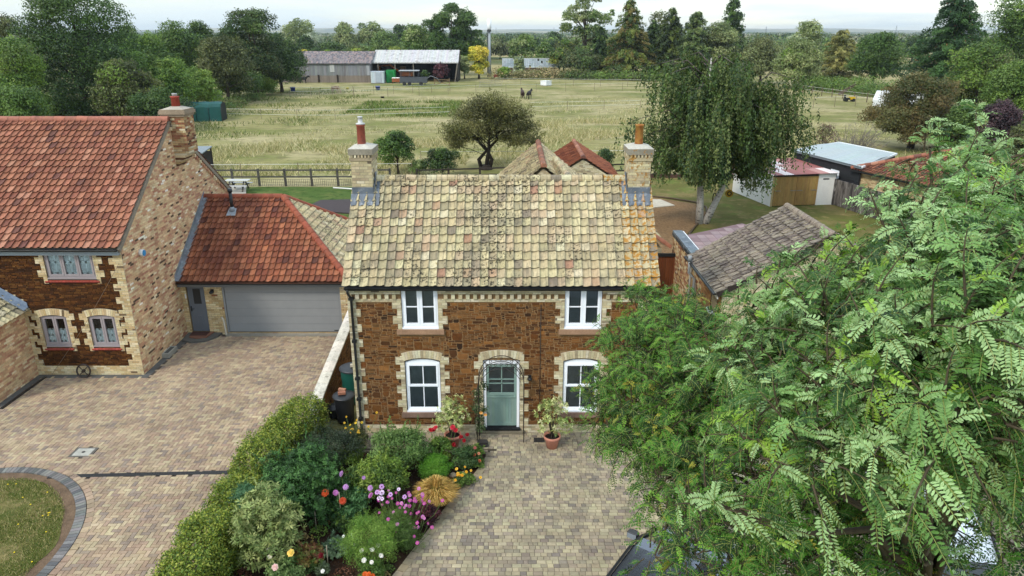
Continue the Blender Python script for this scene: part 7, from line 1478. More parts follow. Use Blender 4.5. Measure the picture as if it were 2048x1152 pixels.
pantiles(t, e[0], U3, V3, 42, 16, Lf/42, LV/16, lambda i, j: pick(RED_T[1:5], [.3, .2, .3, .2], .12), clip=[(0, -.1), (Lf, -.1), (Lf, 0), (hh1, LV), (hh0, LV), (0, 0)], seed=61)
V4 = np.array((*(du*(hh0)), tz-rz)); LV4 = np.linalg.norm(V4); V4 /= LV4; W4 = Wd+2*o
pantiles(t, e[3], np.array((*-dv, 0)), V4, 40, 17, W4/40, LV4/17, lambda i, j: pick(RED_T[1:5], [.3, .2, .3, .2], .12), clip=[(0, -.1), (W4, -.1), (W4, 0), (W4/2, LV4), (0, 0)], seed=62)
t.slab([e[1], e[2], h1], .05, RED_T[1]); t.slab([e[2], e[3], h0, h1], .05, RED_T[1]); ro = t.build('roof', RTILE, rbg)
t = MB(); ridge(t, h0+Z*.05, h1+Z*.05, .13, .4, red_tile)
for p, q in ((e[0], h0), (e[1], h1), (e[3], h0)): ridge(t, p+Z*.08, q+Z*.05, .14, .4, red_tile)
t.build('ridge_tiles', RTILE, ro); t = MB(); t.bar(e[0]-Z*.05, e[1]-Z*.05, .1, .1, BLACK); t.bar(e[0]-Z*.05, e[3]-Z*.05, .1, .1, BLACK); t.build('gutter', PLAST, rbg)
cf = thing('panel_fence', 'stained grey concrete panel fence leading from the white shed to the trees', 'fence', (21.4, 47.1, 0)); F0, F1 = np.array((21.62, 47.3)), np.array((23.6, 39.6)); d = unit(F1-F0); n = 5; Ls = np.linalg.norm(F1-F0)/n
CON = mat('stained concrete', rough=.95, var=.3, scale=1.2, fine=.15, spots=((s(62,56,54,.5), 1.1, .44, .6, .85), (s(206,200,194,.7), 2.6, .56, .66, .8)), stretch=(2.5, 2.5, .5))
for i in range(n):
    b = MB(); p = F0+d*Ls*i; quad_wall(b, p+d*.08, p+d*(Ls-.06), .02, 1.72, .06, s(140,132,126,.56)); b.build('panel', CON, cf)
for i in range(n+1):
    b = MB(); p = F0+d*Ls*i; b.obox((*p, .88), (*d, 0), (d[1], -d[0], 0), Z, .06, .07, .88, s(96,90,86,.5)); b.build('post', CON, cf)
# ornaments hanging in the birch
t = MB(); p = gp(1418, 432); p = np.array((12.2, 42.4, 1.55)); t.tube([p+np.array((.1*math.cos(a), 0, .32*math.sin(a))) for a in np.linspace(0, 2*PI, 14)], .03, (.03, .02, .015), 6, cap=False); t.tube([p+Z*.32, p+Z*1.6], .008, (.05, .04, .03), 4)
tag(t.build('hanging_loop', METAL, origin=p), 'dark iron loop hanging between the two birch trunks', 'ornament')
t = MB(); p = np.array((13.25, 43.0, 1.7)); t.tube([p+np.array((0, q, 0)) for q in (-.03, .03)], .24, s(180,140,30,.7), 18); t.tube([p+np.array((0, -.031, 0)), p+np.array((0, -.04, 0))], .15, s(90,70,30,.5), 16); t.tube([p+np.array((0, -.041, 0)), p+np.array((0, -.05, 0))], .07, s(210,170,50,.75), 12); t.tube([p+Z*.24, p+Z*1.6], .006, (.1, .09, .07), 4)
tag(t.build('hanging_target', PLAIN, origin=p), 'round yellow target disc hanging right of the leaning birch trunk', 'target')

# ------------------------------------------------------------------ garden fence, picnic table, paddock things
def rail_fence(name, label, xs, y0, y1, hgt, rails, col, netting=False):
    root = thing(name, label, 'fence', (xs[0], y0, 0)); n = len(xs); yy = np.linspace(y0, y1, n)
    for x, y in zip(xs, yy):
        b = MB(); b.box((x-.075, y-.06, 0), (x+.075, y+.06, hgt), jit(col, .12)); b.build('post', WOOD, root)
    for r in rails:
        b = MB()
        for i in range(n-1): b.bar((xs[i], yy[i]-.08, r), (xs[i+1], yy[i+1]-.08, r), .04, .11, jit(col, .15))
        b.build('rail', WOOD, root)
    if netting:
        b = MB()
        for i in range(n-1):
            for q in np.linspace(0, 1, 15)[:-1]: x = xs[i]+(xs[i+1]-xs[i])*q; y = yy[i]-.12; b.box((x-.012, y-.004, .02), (x+.012, y+.004, .55), s(120,114,104,.5))
            for z in (.1, .3, .52): b.box((xs[i], yy[i]-.125, z), (xs[i+1], yy[i]-.118, z+.02), s(120,114,104,.5))
        b.build('netting', WOOD, root)
    return root
rail_fence('rail_fence', 'grey timber post and rail fence behind the garage lawn', list(np.linspace(-25, -9.2, 9)), 53.4, 53.6, 1.32, (1.22, .72), s(108,104,96,.5), True)
rail_fence('rail_fence', 'dark timber post and rail fence behind the laurel and outbuilding', list(np.linspace(-7.2, 9.4, 8)), 53.8, 56.5, 1.25, (1.15, .65), s(86,76,66,.45))
rail_fence('rail_fence', 'brown timber post and rail fence behind the birch', list(np.linspace(10.2, 20.5, 5)), 57.4, 57.9, 1.3, (1.2, .7), s(120,92,66,.5))
b = MB(); b.box((10.2, 56.7, 0), (19.4, 57.1, .28), s(112,82,70,.5)); tag(b.build('timber_edging', WOOD, origin=(14, 57, 0)), 'low reddish brown timber edging below the fence by the birch', 'edging')
pt = thing('picnic_table', 'weathered pale grey picnic table on the terrace behind the red roofed house', 'picnic table', (-19.9, 51.4, .12)); c = s(206,204,200,.7)
b = MB()
for i in range(5): b.box((-20.75, 51.06+i*.15, .84), (-19.05, 51.06+i*.15+.14, .88), jit(c, .06))
b.build('tabletop', WOOD, pt)
for yy in (50.75, 52.0):
    b = MB(); b.box((-20.75, yy-.13, .54), (-19.05, yy, .58), jit(c, .06)); b.box((-20.75, yy+.01, .54), (-19.05, yy+.14, .58), jit(c, .06)); b.build('bench', WOOD, pt)
for xx in (-20.4, -19.4):
    for y0, y1 in ((50.75, 51.3), (52.1, 51.5)):
        b = MB(); b.bar((xx, y0, .12), (xx, y1, .84), .05, .1, s(120,114,106,.5), up=(1, 0, 0)); b.build('leg', WOOD, pt)
    b = MB(); b.bar((xx+.05, 50.7, .5), (xx+.05, 52.1, .5), .05, .09, s(120,114,106,.5)); b.build('crossbeam', WOOD, pt)
t = MB(); t.slab([(-26.60, 58.5, 1.71), (-25.20, 58.5, 1.71), (-25.20, 60.6, 1.94), (-26.60, 60.6, 1.94)], .08, s(150,160,164,.65)); t.box((-26.55, 58.6, 0.00), (-26.45, 58.7, 1.62), s(90,80,70,.5)); t.box((-25.35, 58.6, 0.00), (-25.25, 58.7, 1.62), s(90,80,70,.5)); t.box((-26.55, 60.4, 0.00), (-26.45, 60.5, 1.80), s(90,80,70,.5)); t.box((-25.35, 60.4, 0.00), (-25.25, 60.5, 1.80), s(90,80,70,.5)); t.box((-26.50, 58.72, 0.02), (-25.30, 60.38, 1.57), s(70,64,58,.4))
tag(t.build('small_shed', WOOD, origin=(-25.2, 59.5, 0)), 'small dark hut with a flat grey roof peeping past the brick gable', 'hut')
t = MB(); t.tube([(-13.3, 52.6, .06), (-11.5, 52.0, .07), (-9.6, 51.7, .06)], .06, s(226,224,216,.85), 6); tag(t.build('pipe', PLAST, origin=(-11.5, 52, 0)), 'white plastic pipe lying on the lawn below the grey rail fence', 'pipe')
# electric fence lines: stakes and tape
def efence(label, pts, hgt, n, tape=(.9, .5), post=.022, col=s(150,136,110,.6)):
    pts = [np.array((*p, 0.)) for p in pts]; seg = [np.linalg.norm(b_-a_) for a_, b_ in zip(pts, pts[1:])]; tot = sum(seg); root = thing('electric_fence', label, 'electric fence', pts[0])
    def loc(t_):
        t_ *= tot
        for a_, b_, l in zip(pts, pts[1:], seg):
            if t_ <= l+1e-6: return a_+(b_-a_)*t_/l
            t_ -= l
        return pts[-1]
    Q = [loc(i/(n-1)) for i in range(n)]
    for p in Q:
        b = MB(); b.box((p[0]-post, p[1]-post, 0), (p[0]+post, p[1]+post, hgt*RN.uniform(.95, 1.1)), col); b.build('stake', PLAIN, root)
    for z in tape:
        b = MB()
        for a_, b_ in zip(Q, Q[1:]): b.bar(a_+Z*z*hgt, b_+Z*z*hgt, .01, .035, s(226,224,214,.85))
        b.build('tape', PLAST, root)
efence('white tape fence on thin stakes just behind the grey rail fence', [(-26, 56.4), (-8, 57.0)], 1.15, 5, (.95,))
efence('double tape fence crossing the paddock from the green tent', [tuple(gp(452, 236)[:2]), tuple(gp(640, 240)[:2]), tuple(gp(790, 236)[:2]), tuple(gp(900, 232)[:2])], 1.3, 7, (.95, .45))
efence('tape fence crossing the middle of the paddock right of the thorn tree', [tuple(gp(1060, 222)[:2]), tuple(gp(1280, 218)[:2])], 1.3, 4, (.95, .5), .03)
efence('stake fence in front of the grey barn, behind the light horse', [tuple(gp(580, 192)[:2]), tuple(gp(740, 190)[:2]), tuple(gp(900, 184)[:2])], 1.6, 9, (.9, .5), .03)
efence('stake fence nearer than the light horse in front of the open barn', [tuple(gp(640, 196)[:2]), tuple(gp(800, 194)[:2]), tuple(gp(960, 186)[:2]), tuple(gp(1100, 184)[:2]), tuple(gp(1300, 180)[:2])], 1.6, 12, (.9,), .03)
efence('stake fence along the far edge of the paddock by the white box', [tuple(gp(990, 170)[:2]), tuple(gp(1130, 172)[:2]), tuple(gp(1310, 174)[:2])], 1.6, 7, (.9,), .035)
efence('tape fence behind the laurel seen either side of the outbuilding', [(-8, 63), (22, 64)], 1.15, 6, (.95,))
efence('wire fence with crooked posts below the right bramble bank', [tuple(gp(1605, 186)[:2]), tuple(gp(1700, 200)[:2]), tuple(gp(1760, 208)[:2])], 1.5, 8, (.9, .5), .06, s(130,112,92,.55))
efence('few tall thin stakes on the right part of the paddock', [tuple(gp(1626, 216)[:2]), tuple(gp(1710, 212)[:2])], 1.7, 3, (.9,), .03)
# green field tent
tt = thing('field_shelter', 'dark green canvas field tent at the left edge of the paddock', 'tent', (-39, 95, 0)); TG = s(34,96,92,.62)
p0, p1 = np.array((-42.3, 94.2)), np.array((-37.7, 94.9)); d = unit(p1-p0); nn = np.array((-d[1], d[0])); b = MB(); prof = [(0, 0), (.05, 1.75), (.35, 2.15), (1.5, 2.35), (2.65, 2.15), (2.95, 1.75), (3.0, 0)]
nseg = 18
for i in range(nseg):
    a0, a1 = i/nseg, (i+1)/nseg; g0, g1 = .06*abs(math.sin(a0*3*PI)), .06*abs(math.sin(a1*3*PI))
    for (q0, z0), (q1, z1) in zip(prof, prof[1:]):
        P = [(*(p0+(p1-p0)*a_+nn*q), max(0, z-gz*(1 if z > 1 else 0))) for a_, q, z, gz in ((a0, q0, z0, -g0), (a1, q0, z0, -g1), (a1, q1, z1, -g1), (a0, q1, z1, -g0))]; b.poly(P, [(0, 1, 2, 3)], jit(TG, .06))
b.build('canopy', mat('canvas', rough=.7, var=.12, scale=2), tt)
b = MB(); P = [(*(p1+d*.01+nn*q), z) for q, z in [(0, 0)]+prof[1:-1]+[(3, 0)]]; b.poly(P, [tuple(range(len(P)))[::-1]], s(20,34,34,.45)); b.build('end_flap', mat('canvas'), tt)
b = MB()
for i in range(4):
    for q, z in ((0, 0), ): p = p0+(p1-p0)*i/3+nn*q; b.tube([(*(p-nn*.03), 0), (*(p-nn*.03), 1.75)], .03, s(20,50,50,.5), 5)
b.build('frame', METAL, tt)
cfp = thing('concrete_fence', 'short row of pale tilted concrete fence panels beside the left trees', 'fence', tuple(gp(418, 205))); q0, q1 = gp(416, 204), gp(446, 196)
for i in range(6):
    a_, b_ = q0+(q1-q0)*i/6, q0+(q1-q0)*(i+.92)/6; b = MB(); quad_wall(b, a_[:2], b_[:2], 0, 1.75+.06*(i % 2), .1, jit(s(186,186,188,.62), .1)); b.build('panel', PLAIN, cfp)
# barns
bn = thing('barn', 'long grey barn with corrugated walls and a mottled roof', 'barn', tuple(gp(656, 165))); by = 170.0; x0, x1 = -53.0, -32.2; CORR = mat('weathered sheeting', rough=.8, var=.16, scale=.8, fine=.12, stretch=(3, 3, .3), spots=((s(120,108,100,.5), .35, .55, .68, .6),))
def corr(mb, xa, xb, y, z0, z1, col, step=.5):
    n = int((xb-xa)/step); xs = np.linspace(xa, xb, n+1)
    for i in range(n): mb.poly([(xs[i], y-.05*(i % 2), z0), (xs[i+1], y-.05*((i+1) % 2), z0), (xs[i+1], y-.05*((i+1) % 2), z1), (xs[i], y-.05*(i % 2), z1)], [(0, 1, 2, 3)], jit(col, .06))
b = MB(); corr(b, x0, x1, by, 1.55, 4.1, s(150,152,154,.6)); b.box((x0, by, 0), (x1, by+.3, 1.55), s(160,146,132,.55)); b.box((x1-.2, by+.3, 0), (x1, by+11, 4.1), s(140,140,140,.5)); b.box((x0, by+.3, 0), (x0+.2, by+11, 4.1), s(140,140,140,.5))
b.poly([(x1-.01, by, 4.1), (x1-.01, by+11, 4.1), (x1-.01, by+5.5, 6.6)], [(0, 1, 2)], s(130,130,130,.5)); b.build('wall', CORR, bn)
b = MB(); MOT = [s(150,140,140,.6), s(136,130,132,.56), s(168,146,140,.62), s(120,114,118,.52)]
for i in range(70):
    for j in range(12):
        xa, xb = x0-.3+(x1-x0+.6)*i/70, x0-.3+(x1-x0+.6)*(i+1)/70; ya, yb = by-.3+5.8*j/12, by-.3+5.8*(j+1)/12; za, zb = 4.15+2.55*j/12, 4.15+2.55*(j+1)/12; b.poly([(xa, ya, za), (xb, ya, za), (xb, yb, zb), (xa, yb, zb)], [(0, 1, 2, 3)], jit(RN.choice(MOT), .1))
b.slab([(x1+.3, by+11.3, 4.15), (x0-.3, by+11.3, 4.15), (x0-.3, by+5.5, 6.7), (x1+.3, by+5.5, 6.7)], .1, MOT[0]); b.build('roof', CORR, bn)
b = MB(); b.box((x0, by-.35, 4.05), (x1, by-.1, 4.2), s(90,88,86,.45)); b.build('gutter', METAL, bn)
for xx in (-48.6, -44.3, -40.0):
    b = MB(); b.box((xx, by-.18, 0), (xx+.3, by-.02, 1.7), s(70,58,50,.45)); b.build('post', WOOD, bn)
b = MB(); b.box((-41.4, by-.12, 2.3), (-40.4, by-.06, 3.9), s(196,196,192,.7)); b.build('hatch', CORR, bn)
b = MB(); b.box((-33.1, by-.12, 1.6), (-32.4, by-.06, 3.7), s(186,188,190,.66)); b.build('hatch', CORR, bn)
ob2 = thing('open_barn', 'open fronted barn with a pale corrugated roof and dark interior', 'barn', tuple(gp(826, 162))); x0, x1, by = -31.9, -12.6, 172.0
b = MB(); b.box((x0, by+10, 0), (x1, by+10.2, 4.2), s(60,56,52,.4)); b.box((x1-.2, by+.4, 0), (x1, by+10, 4.2), s(70,66,62,.4)); b.box((x0, by+.4, 0), (x0+.2, by+10, 4.2), s(70,66,62,.4)); b.poly([(x1, by, 4.3), (x1, by+10, 4.3), (x1, by+5, 6.8)], [(0, 1, 2)], s(120,120,118,.5)); b.build('wall', CORR, ob2)
b = MB(); n = 60
for i in range(n):
    xa, xb = x0-.2+(x1-x0+.5)*i/n, x0-.2+(x1-x0+.5)*(i+1)/n; z0, z1 = .06*(i % 2), .06*((i+1) % 2); c = jit(s(206,204,202,.72), .05)
    b.poly([(xa, by-.4, 4.35+z0), (xb, by-.4, 4.35+z1), (xb, by+5, 6.9+z1), (xa, by+5, 6.9+z0)], [(0, 1, 2, 3)], c); b.poly([(xb, by+10.4, 4.35+z1), (xa, by+10.4, 4.35+z0), (xa, by+5, 6.9+z0), (xb, by+5, 6.9+z1)], [(0, 1, 2, 3)], c)
b.build('roof', CORR, ob2)
b = MB(); b.box((x0-.2, by-.45, 4.15), (x1+.3, by-.38, 4.36), s(216,214,210,.75)); b.build('eaves_board', CORR, ob2)
for xx in (-30.9, -27.0, -22.8):
    b = MB(); b.box((xx, by-.2, 0), (xx+.22, by+.05, 4.2), s(150,140,126,.55)); b.build('post', WOOD, ob2)
b = MB(); b.bar((x1-.6, by-.2, 0), (x1+.1, by-.2, 4.3), .25, .25, s(150,140,126,.55), up=(0, 1, 0)); b.build('post', WOOD, ob2)
# things in front of the barn
def container(label, xc, y, w_, h, col, door, nm='container'):
    root = thing(nm, label, nm.replace('_', ' '), (xc, y, 0)); b = MB(); n = 10
    for i in range(n):
        xa, xb = xc-w_/2+w_*i/n, xc-w_/2+w_*(i+1)/n; b.poly([(xa, y-.04*(i % 2), .1), (xb, y-.04*((i+1) % 2), .1), (xb, y-.04*((i+1) % 2), h), (xa, y-.04*(i % 2), h)], [(0, 1, 2, 3)], jit(col, .04))
    b.box((xc-w_/2, y+.01, .1), (xc+w_/2, y+2.2, h), col); b.box((xc-w_/2-.04, y-.06, h), (xc+w_/2+.04, y+2.25, h+.08), jit(col, .05)); b.box((xc-w_/2, y-.05, 0), (xc+w_/2, y+2.2, .1), (.05, .05, .05)); b.build('body', METAL, root)
    b = MB(); b.box((xc-w_*.12, y-.09, .2), (xc+w_*.3, y-.05, h*.9), door); b.build('door', METAL, root); return root
container('pale grey steel container at the corner of the open barn', -30.2, 166.8, 2.9, 2.5, s(206,214,222,.75), s(190,200,210,.7))
container('bright green steel container beside the pale grey one', -27.5, 168.4, 1.9, 2.7, s(20,150,70,.7), s(16,130,60,.65))
ct = thing('crate', 'rusty orange open crate heaped with white sacks in front of the open barn', 'crate', (-26.1, 167.2, 0)); b = MB()
for a_ in ((-27.0, 167.0, .3, -25.2, 167.08, 1.1), (-27.0, 168.0, .3, -25.2, 168.08, 1.1), (-27.0, 167.08, .3, -26.92, 168.0, 1.1), (-25.28, 167.08, .3, -25.2, 168.0, 1.1), (-26.92, 167.08, .3, -25.28, 168.0, .38)): b.box(a_[:3], a_[3:], s(170,96,56,.65))
for xx in (-26.9, -25.3): b.box((xx-.06, 167.1, 0), (xx+.06, 168, .3), s(110,70,50,.5))
b.build('box', METAL, ct); b = MB(); g_ = np.random.default_rng(9)
for k in range(7): b.lathe([(.1, 0), (.28, .1), (.26, .26), (.08, .34)], (-26.8+k*.24, 167.5+g_.normal(0, .15), .95), s(230,228,222,.85), 8)
b.build('sack', PLAIN, ct)
vh = thing('livestock_trailer', 'grey flatbed trailer with a raised canopy frame in front of the open barn', 'trailer', (-21.6, 160.5, 0)); b = MB(); tg = s(96,100,106,.55); x0, x1, y = -24.2, -18.4, 160
b.box((x0, y, .55), (x1, y+2, .8), tg); b.box((x0, y, .8), (x1, y+.08, 1.75), jit(tg, .1)); b.box((x0, y+1.92, .8), (x1, y+2, 1.75), tg); b.box((x0, y+.08, .8), (x0+.08, y+1.92, 1.75), tg); b.box((x1-.08, y+.08, .8), (x1, y+1.92, 1.4), tg); b.build('body', METAL, vh)
b = MB(); b.box((x0-.1, y-.1, 3.0), (x0+4.2, y+2.1, 3.15), s(186,190,194,.7)); 
for xx in (x0+.1, x0+2, x0+3.9): b.bar((xx, y+.05, 1.75), (xx+.3, y+.05, 3.0), .08, .08, tg); b.bar((xx, y+1.95, 1.75), (xx+.3, y+1.95, 3.0), .08, .08, tg)
b.build('canopy', METAL, vh)
for xx in (x0+1.0, x0+2.1, x1-1.2): b = MB(); b.tube([(xx, y-.1, .4), (xx, y+.15, .4)], .4, (.02, .02, .02), 14); b.build('wheel', PLAST, vh)
b = MB(); b.tube([(x1, y+.3, 1.4), (x1+.9, y+.3, 2.0), (x1+2.3, y+.3, 1.5), (x1+3, y+.3, .5)], .07, s(150,152,154,.6), 6); b.build('drawbar', METAL, vh)
b_, h, R_ = at(849, 140, 22, 163); round_tree('shrub', 'small dark bush growing beside the trailer canopy', 'shrub', b_, h, R_, DK, 900, .3, 350, crown0=.35, low=-.7)
ex = thing('excavator', 'rusty orange excavator parked inside the open barn', 'excavator', (-26, 176, 0)); b = MB(); oc = s(196,110,50,.65)
b.box((-26.4, 175.2, 1.1), (-23.4, 177.2, 2.0), oc); b.box((-26.2, 175.3, 2.0), (-25.0, 176.8, 3.3), s(120,80,50,.5)); b.build('body', METAL, ex); b = MB(); b.tube([(-26.3, 175.4, 2.0), (-28.5, 175.3, 3.6), (-31, 175.2, 3.4)], .25, oc, 6); b.tube([(-31, 175.2, 3.4), (-31.2, 175.2, 1.2)], .2, oc, 6); b.build('boom', METAL, ex)
for yy in (175.1, 176.9): b = MB(); b.tube([(-26.6, yy, .5), (-26.3, yy, .15), (-23.6, yy, .15), (-23.3, yy, .5), (-23.6, yy, .9), (-26.3, yy, .9), (-26.6, yy, .5)], .18, (.03, .03, .03), 6); b.build('track', PLAST, ex)
wr_ = thing('timber_rack', 'small wooden crossed rack on the paddock edge right of the trailer', 'rack', tuple(gp(884, 170))); b = MB(); q = gp(884, 171)
for sx in (-1.6, 1.6): b.bar(q+np.array((sx, 0, 0)), q+np.array((sx, 0, 1.5)), .15, .15, s(150,124,90,.6), up=(0, 1, 0))
b.bar(q+np.array((-1.6, 0, .1)), q+np.array((1.6, 0, 1.1)), .1, .12, s(150,124,90,.6)); b.bar(q+np.array((-1.6, .05, 1.1)), q+np.array((1.6, .05, .1)), .1, .12, s(150,124,90,.6)); b.bar(q+np.array((-1.7, .1, 1.2)), q+np.array((1.7, .1, 1.2)), .1, .12, s(150,124,90,.6)); b.build('frame', WOOD, wr_)
fs = thing('open_shelter', 'small open timber shelter under the trees at the left end of the grey barn', 'shelter', tuple(gp(540, 170))); q = gp(540, 170); b = MB()
for sx in (-1.5, 1.5):
    for sy in (0, 2): b.box((q[0]+sx-.1, q[1]+sy-.1, 0), (q[0]+sx+.1, q[1]+sy+.1, 2.4), s(120,106,88,.5))
b.build('post', WOOD, fs); b = MB(); b.slab([q+np.array((-1.8, -.3, 2.45)), q+np.array((1.8, -.3, 2.45)), q+np.array((1.8, 2.3, 2.7)), q+np.array((-1.8, 2.3, 2.7))], .12, s(170,168,160,.6)); b.build('roof', CORR, fs)
# phone mast, greenhouse, boxes and buckets
ms = thing('phone_mast', 'tall pale phone mast with a white antenna drum above the paddock', 'mast', (-5.6, 192, 0)); b = MB(); q = np.array((-5.75, 192., 0)); hm = float(wp(981, 60, 192)[2]); ht = float(wp(981, 38, 192)[2])
b.tube([q, q+Z*hm*.5, q+Z*hm], [.42, .36, .3], s(170,178,184,.7), 12); b.build('pole', METAL, ms); b = MB(); b.tube([q+Z*hm, q+Z*(hm+.4), q+Z*ht], [.3, .55, .55], s(236,238,240,.9), 14); b.build('antenna', PAINT, ms)
b = MB(); b.box((q[0]-.55, q[1]-.6, hm-.4), (q[0]+.5, q[1]+.4, hm+.1), s(80,84,88,.5)); b.tube([q+np.array((-.5, -.3, 0)), q+np.array((-.5, -.3, hm-.4))], .12, (.03, .03, .03), 6); b.build('cable_tray', METAL, ms)
gh = thing('greenhouse', 'long low greenhouse with dirty pale panes and a few broken gaps', 'greenhouse', (4, 194, 0)); x0, x1, y = -2.6, 12.6, 196.0; b = MB(); g_ = np.random.default_rng(19)
for i in range(34):
    for j in range(4):
        if g_.random() < .04: continue
        xa, xb = x0+(x1-x0)*i/34, x0+(x1-x0)*(i+.92)/34; ya, yb = y+3.5*j/4, y+3.5*(j+.95)/4; za, zb = 2.1+2.1*j/4, 2.1+2.1*(j+.95)/4; b.poly([(xa, ya, za), (xb, ya, za), (xb, yb, zb), (xa, yb, zb)], [(0, 1, 2, 3)], jit(s(168,178,178,.6), .2))
b.build('glazing', PAINT, gh); b = MB(); b.box((x0, y, 0), (x1, y+.2, 2.05), s(110,90,76,.45)); b.box((x0, y+.2, 0), (x0+.15, y+7, 2.05), s(110,90,76,.45)); b.box((x1-.15, y+.2, 0), (x1, y+7, 2.05), s(110,90,76,.45)); b.slab([(x1, y+7, 2.1), (x0, y+7, 2.1), (x0, y+3.5, 4.2), (x1, y+3.5, 4.2)], .06, s(196,206,204,.7)); b.box((x0, y+3.42, 4.2), (x1, y+3.58, 4.32), s(220,222,220,.8)); b.build('frame', WOOD, gh)
def little_box(label, q, w_, h, col, nm, cat):
    t = MB(); t.lathe([(w_*.62, 0), (w_*.7, h*.08), (w_*.7, h*.86), (w_*.74, h*.88), (w_*.74, h)], q, col, 4); t.lathe([(w_*.3, 0), (w_*.3, .03)], np.array(q)+Z*h, col, 8); return tag(t.build(nm, PLAST, origin=q), label, cat)
little_box('white water tank on the sunlit far edge of the paddock', gp(1092, 171), 1.7, 1.0, s(238,240,240,.9), 'water_tank', 'tank')
def bucket(label, q, r, h, col):
    t = MB(); t.lathe([(r*.8, 0), (r, h), (r*1.06, h), (r*1.06, h*.93), (r*.9, h*.9), (r*.75, h*.2)], q, col, 14); return tag(t.build('feed_bucket', PLAST, origin=q), label, 'bucket')
bucket('blue tub near the dark horse by the grey barn', gp(586, 182), .5, .75, s(24,70,190,.7)); bucket('blue tub in the paddock below the green container', gp(756, 180), .5, .75, s(20,60,180,.7)); bucket('small yellow tub right of the light horse', gp(695, 179), .3, .4, s(220,210,90,.8)); bucket('small dark feed bowl on the grass below the second blue tub', gp(765, 196), .35, .25, s(50,40,36,.5))
little_box('red trailer box at the foot of the phone mast', gp(992, 155), .9, .8, s(190,30,60,.7), 'red_box', 'box')
gt2 = thing('field_gate', 'leaning grey field gate lying at the paddock edge by the thorn tree top', 'gate', tuple(gp(985, 178))); b = MB(); q0, q1 = gp(958, 176), gp(1002, 173)
for z in (.2, .6, 1.0, 1.35): b.bar(q0+Z*z, q1+Z*z, .06, .08, s(190,180,160,.6))
for t_ in (0, .5, 1): b.bar(q0+(q1-q0)*t_, q0+(q1-q0)*t_+np.array((.4, 0, 1.45)), .08, .08, s(190,180,160,.6), up=(0, 1, 0))
b.build('bars', WOOD, gt2)
lw_ = thing('ride_on_mower', 'small yellow and black ride on mower by the right paddock fence', 'mower', tuple(gp(1699, 203))); q = gp(1699, 203); b = MB(); b.box(tuple(q+np.array((-.1, -.3, .35))), tuple(q+np.array((.75, .3, .75))), s(220,180,30,.8)); b.build('bonnet', METAL, lw_); b = MB(); b.box(tuple(q+np.array((-.95, -.35, .3))), tuple(q+np.array((-.1, .35, .6))), BLACK); b.box(tuple(q+np.array((-.95, -.25, .6))), tuple(q+np.array((-.8, .25, 1.05))), BLACK); b.build('seat', PLAST, lw_)
for sx in (-.7, .5): b = MB(); b.tube([q+np.array((sx, -.45, .25)), q+np.array((sx, .45, .25))], .25, BLACK, 12); b.build('wheel', PLAST, lw_)
t = MB(); q = gp(1690, 190); t.bar(q+np.array((-1.2, 0, .1)), q+np.array((1.8, .3, 1.9)), .2, .5, s(130,112,96,.5)); tag(t.build('log', WOOD, origin=q), 'weathered plank leaning on the bramble bank above the mower', 'plank')
van = thing('white_van', 'white caravan half hidden behind the olive hawthorn', 'caravan', tuple(gp(1812, 222))); q = gp(1815, 224); q[1] += 2; b = MB(); P = [(-3.2, .5), (3.2, .5), (3.3, 1.6), (2.9, 2.6), (-2.9, 2.7), (-3.3, 1.4)]
V = [q+np.array((a_, 0, c_)) for a_, c_ in P]+[q+np.array((a_, 2.2, c_)) for a_, c_ in P]; b.poly(V, [tuple(range(6)), tuple(range(11, 5, -1))]+[((i+1) % 6, i, 6+i, 6+(i+1) % 6) for i in range(6)], s(238,240,242,.92)); b.build('body', PAINT, van)
b = MB(); b.box(tuple(q+np.array((-2.2, -.03, 1.5))), tuple(q+np.array((-.8, -.01, 2.2))), (.05, .06, .07)); b.build('window', PLAST, van); b = MB(); b.box(tuple(q+np.array((.6, -.03, 1.5))), tuple(q+np.array((2.0, -.01, 2.2))), (.05, .06, .07)); b.build('window', PLAST, van)
b = MB(); b.tube([q+np.array((0, -.05, .35)), q+np.array((0, .2, .35))], .35, BLACK, 14); b.build('wheel', PLAST, van)
t = MB(); q = gp(2035, 208); q[1] += 3; t.slab([q+np.array((-1.6, 0, 2.1)), q+np.array((1.6, -.2, 2.7)), q+np.array((1.6, 2.6, 2.9)), q+np.array((-1.6, 2.6, 2.3))], .1, s(236,236,236,.9)); t.box(tuple(q+np.array((-1.4, .2, 0))), tuple(q+np.array((1.4, 2.4, 2.05))), s(200,200,198,.8)); tag(t.build('pale_shed', PAINT, origin=q), 'pale roof corner of a small shed above the purple shrub', 'shed')
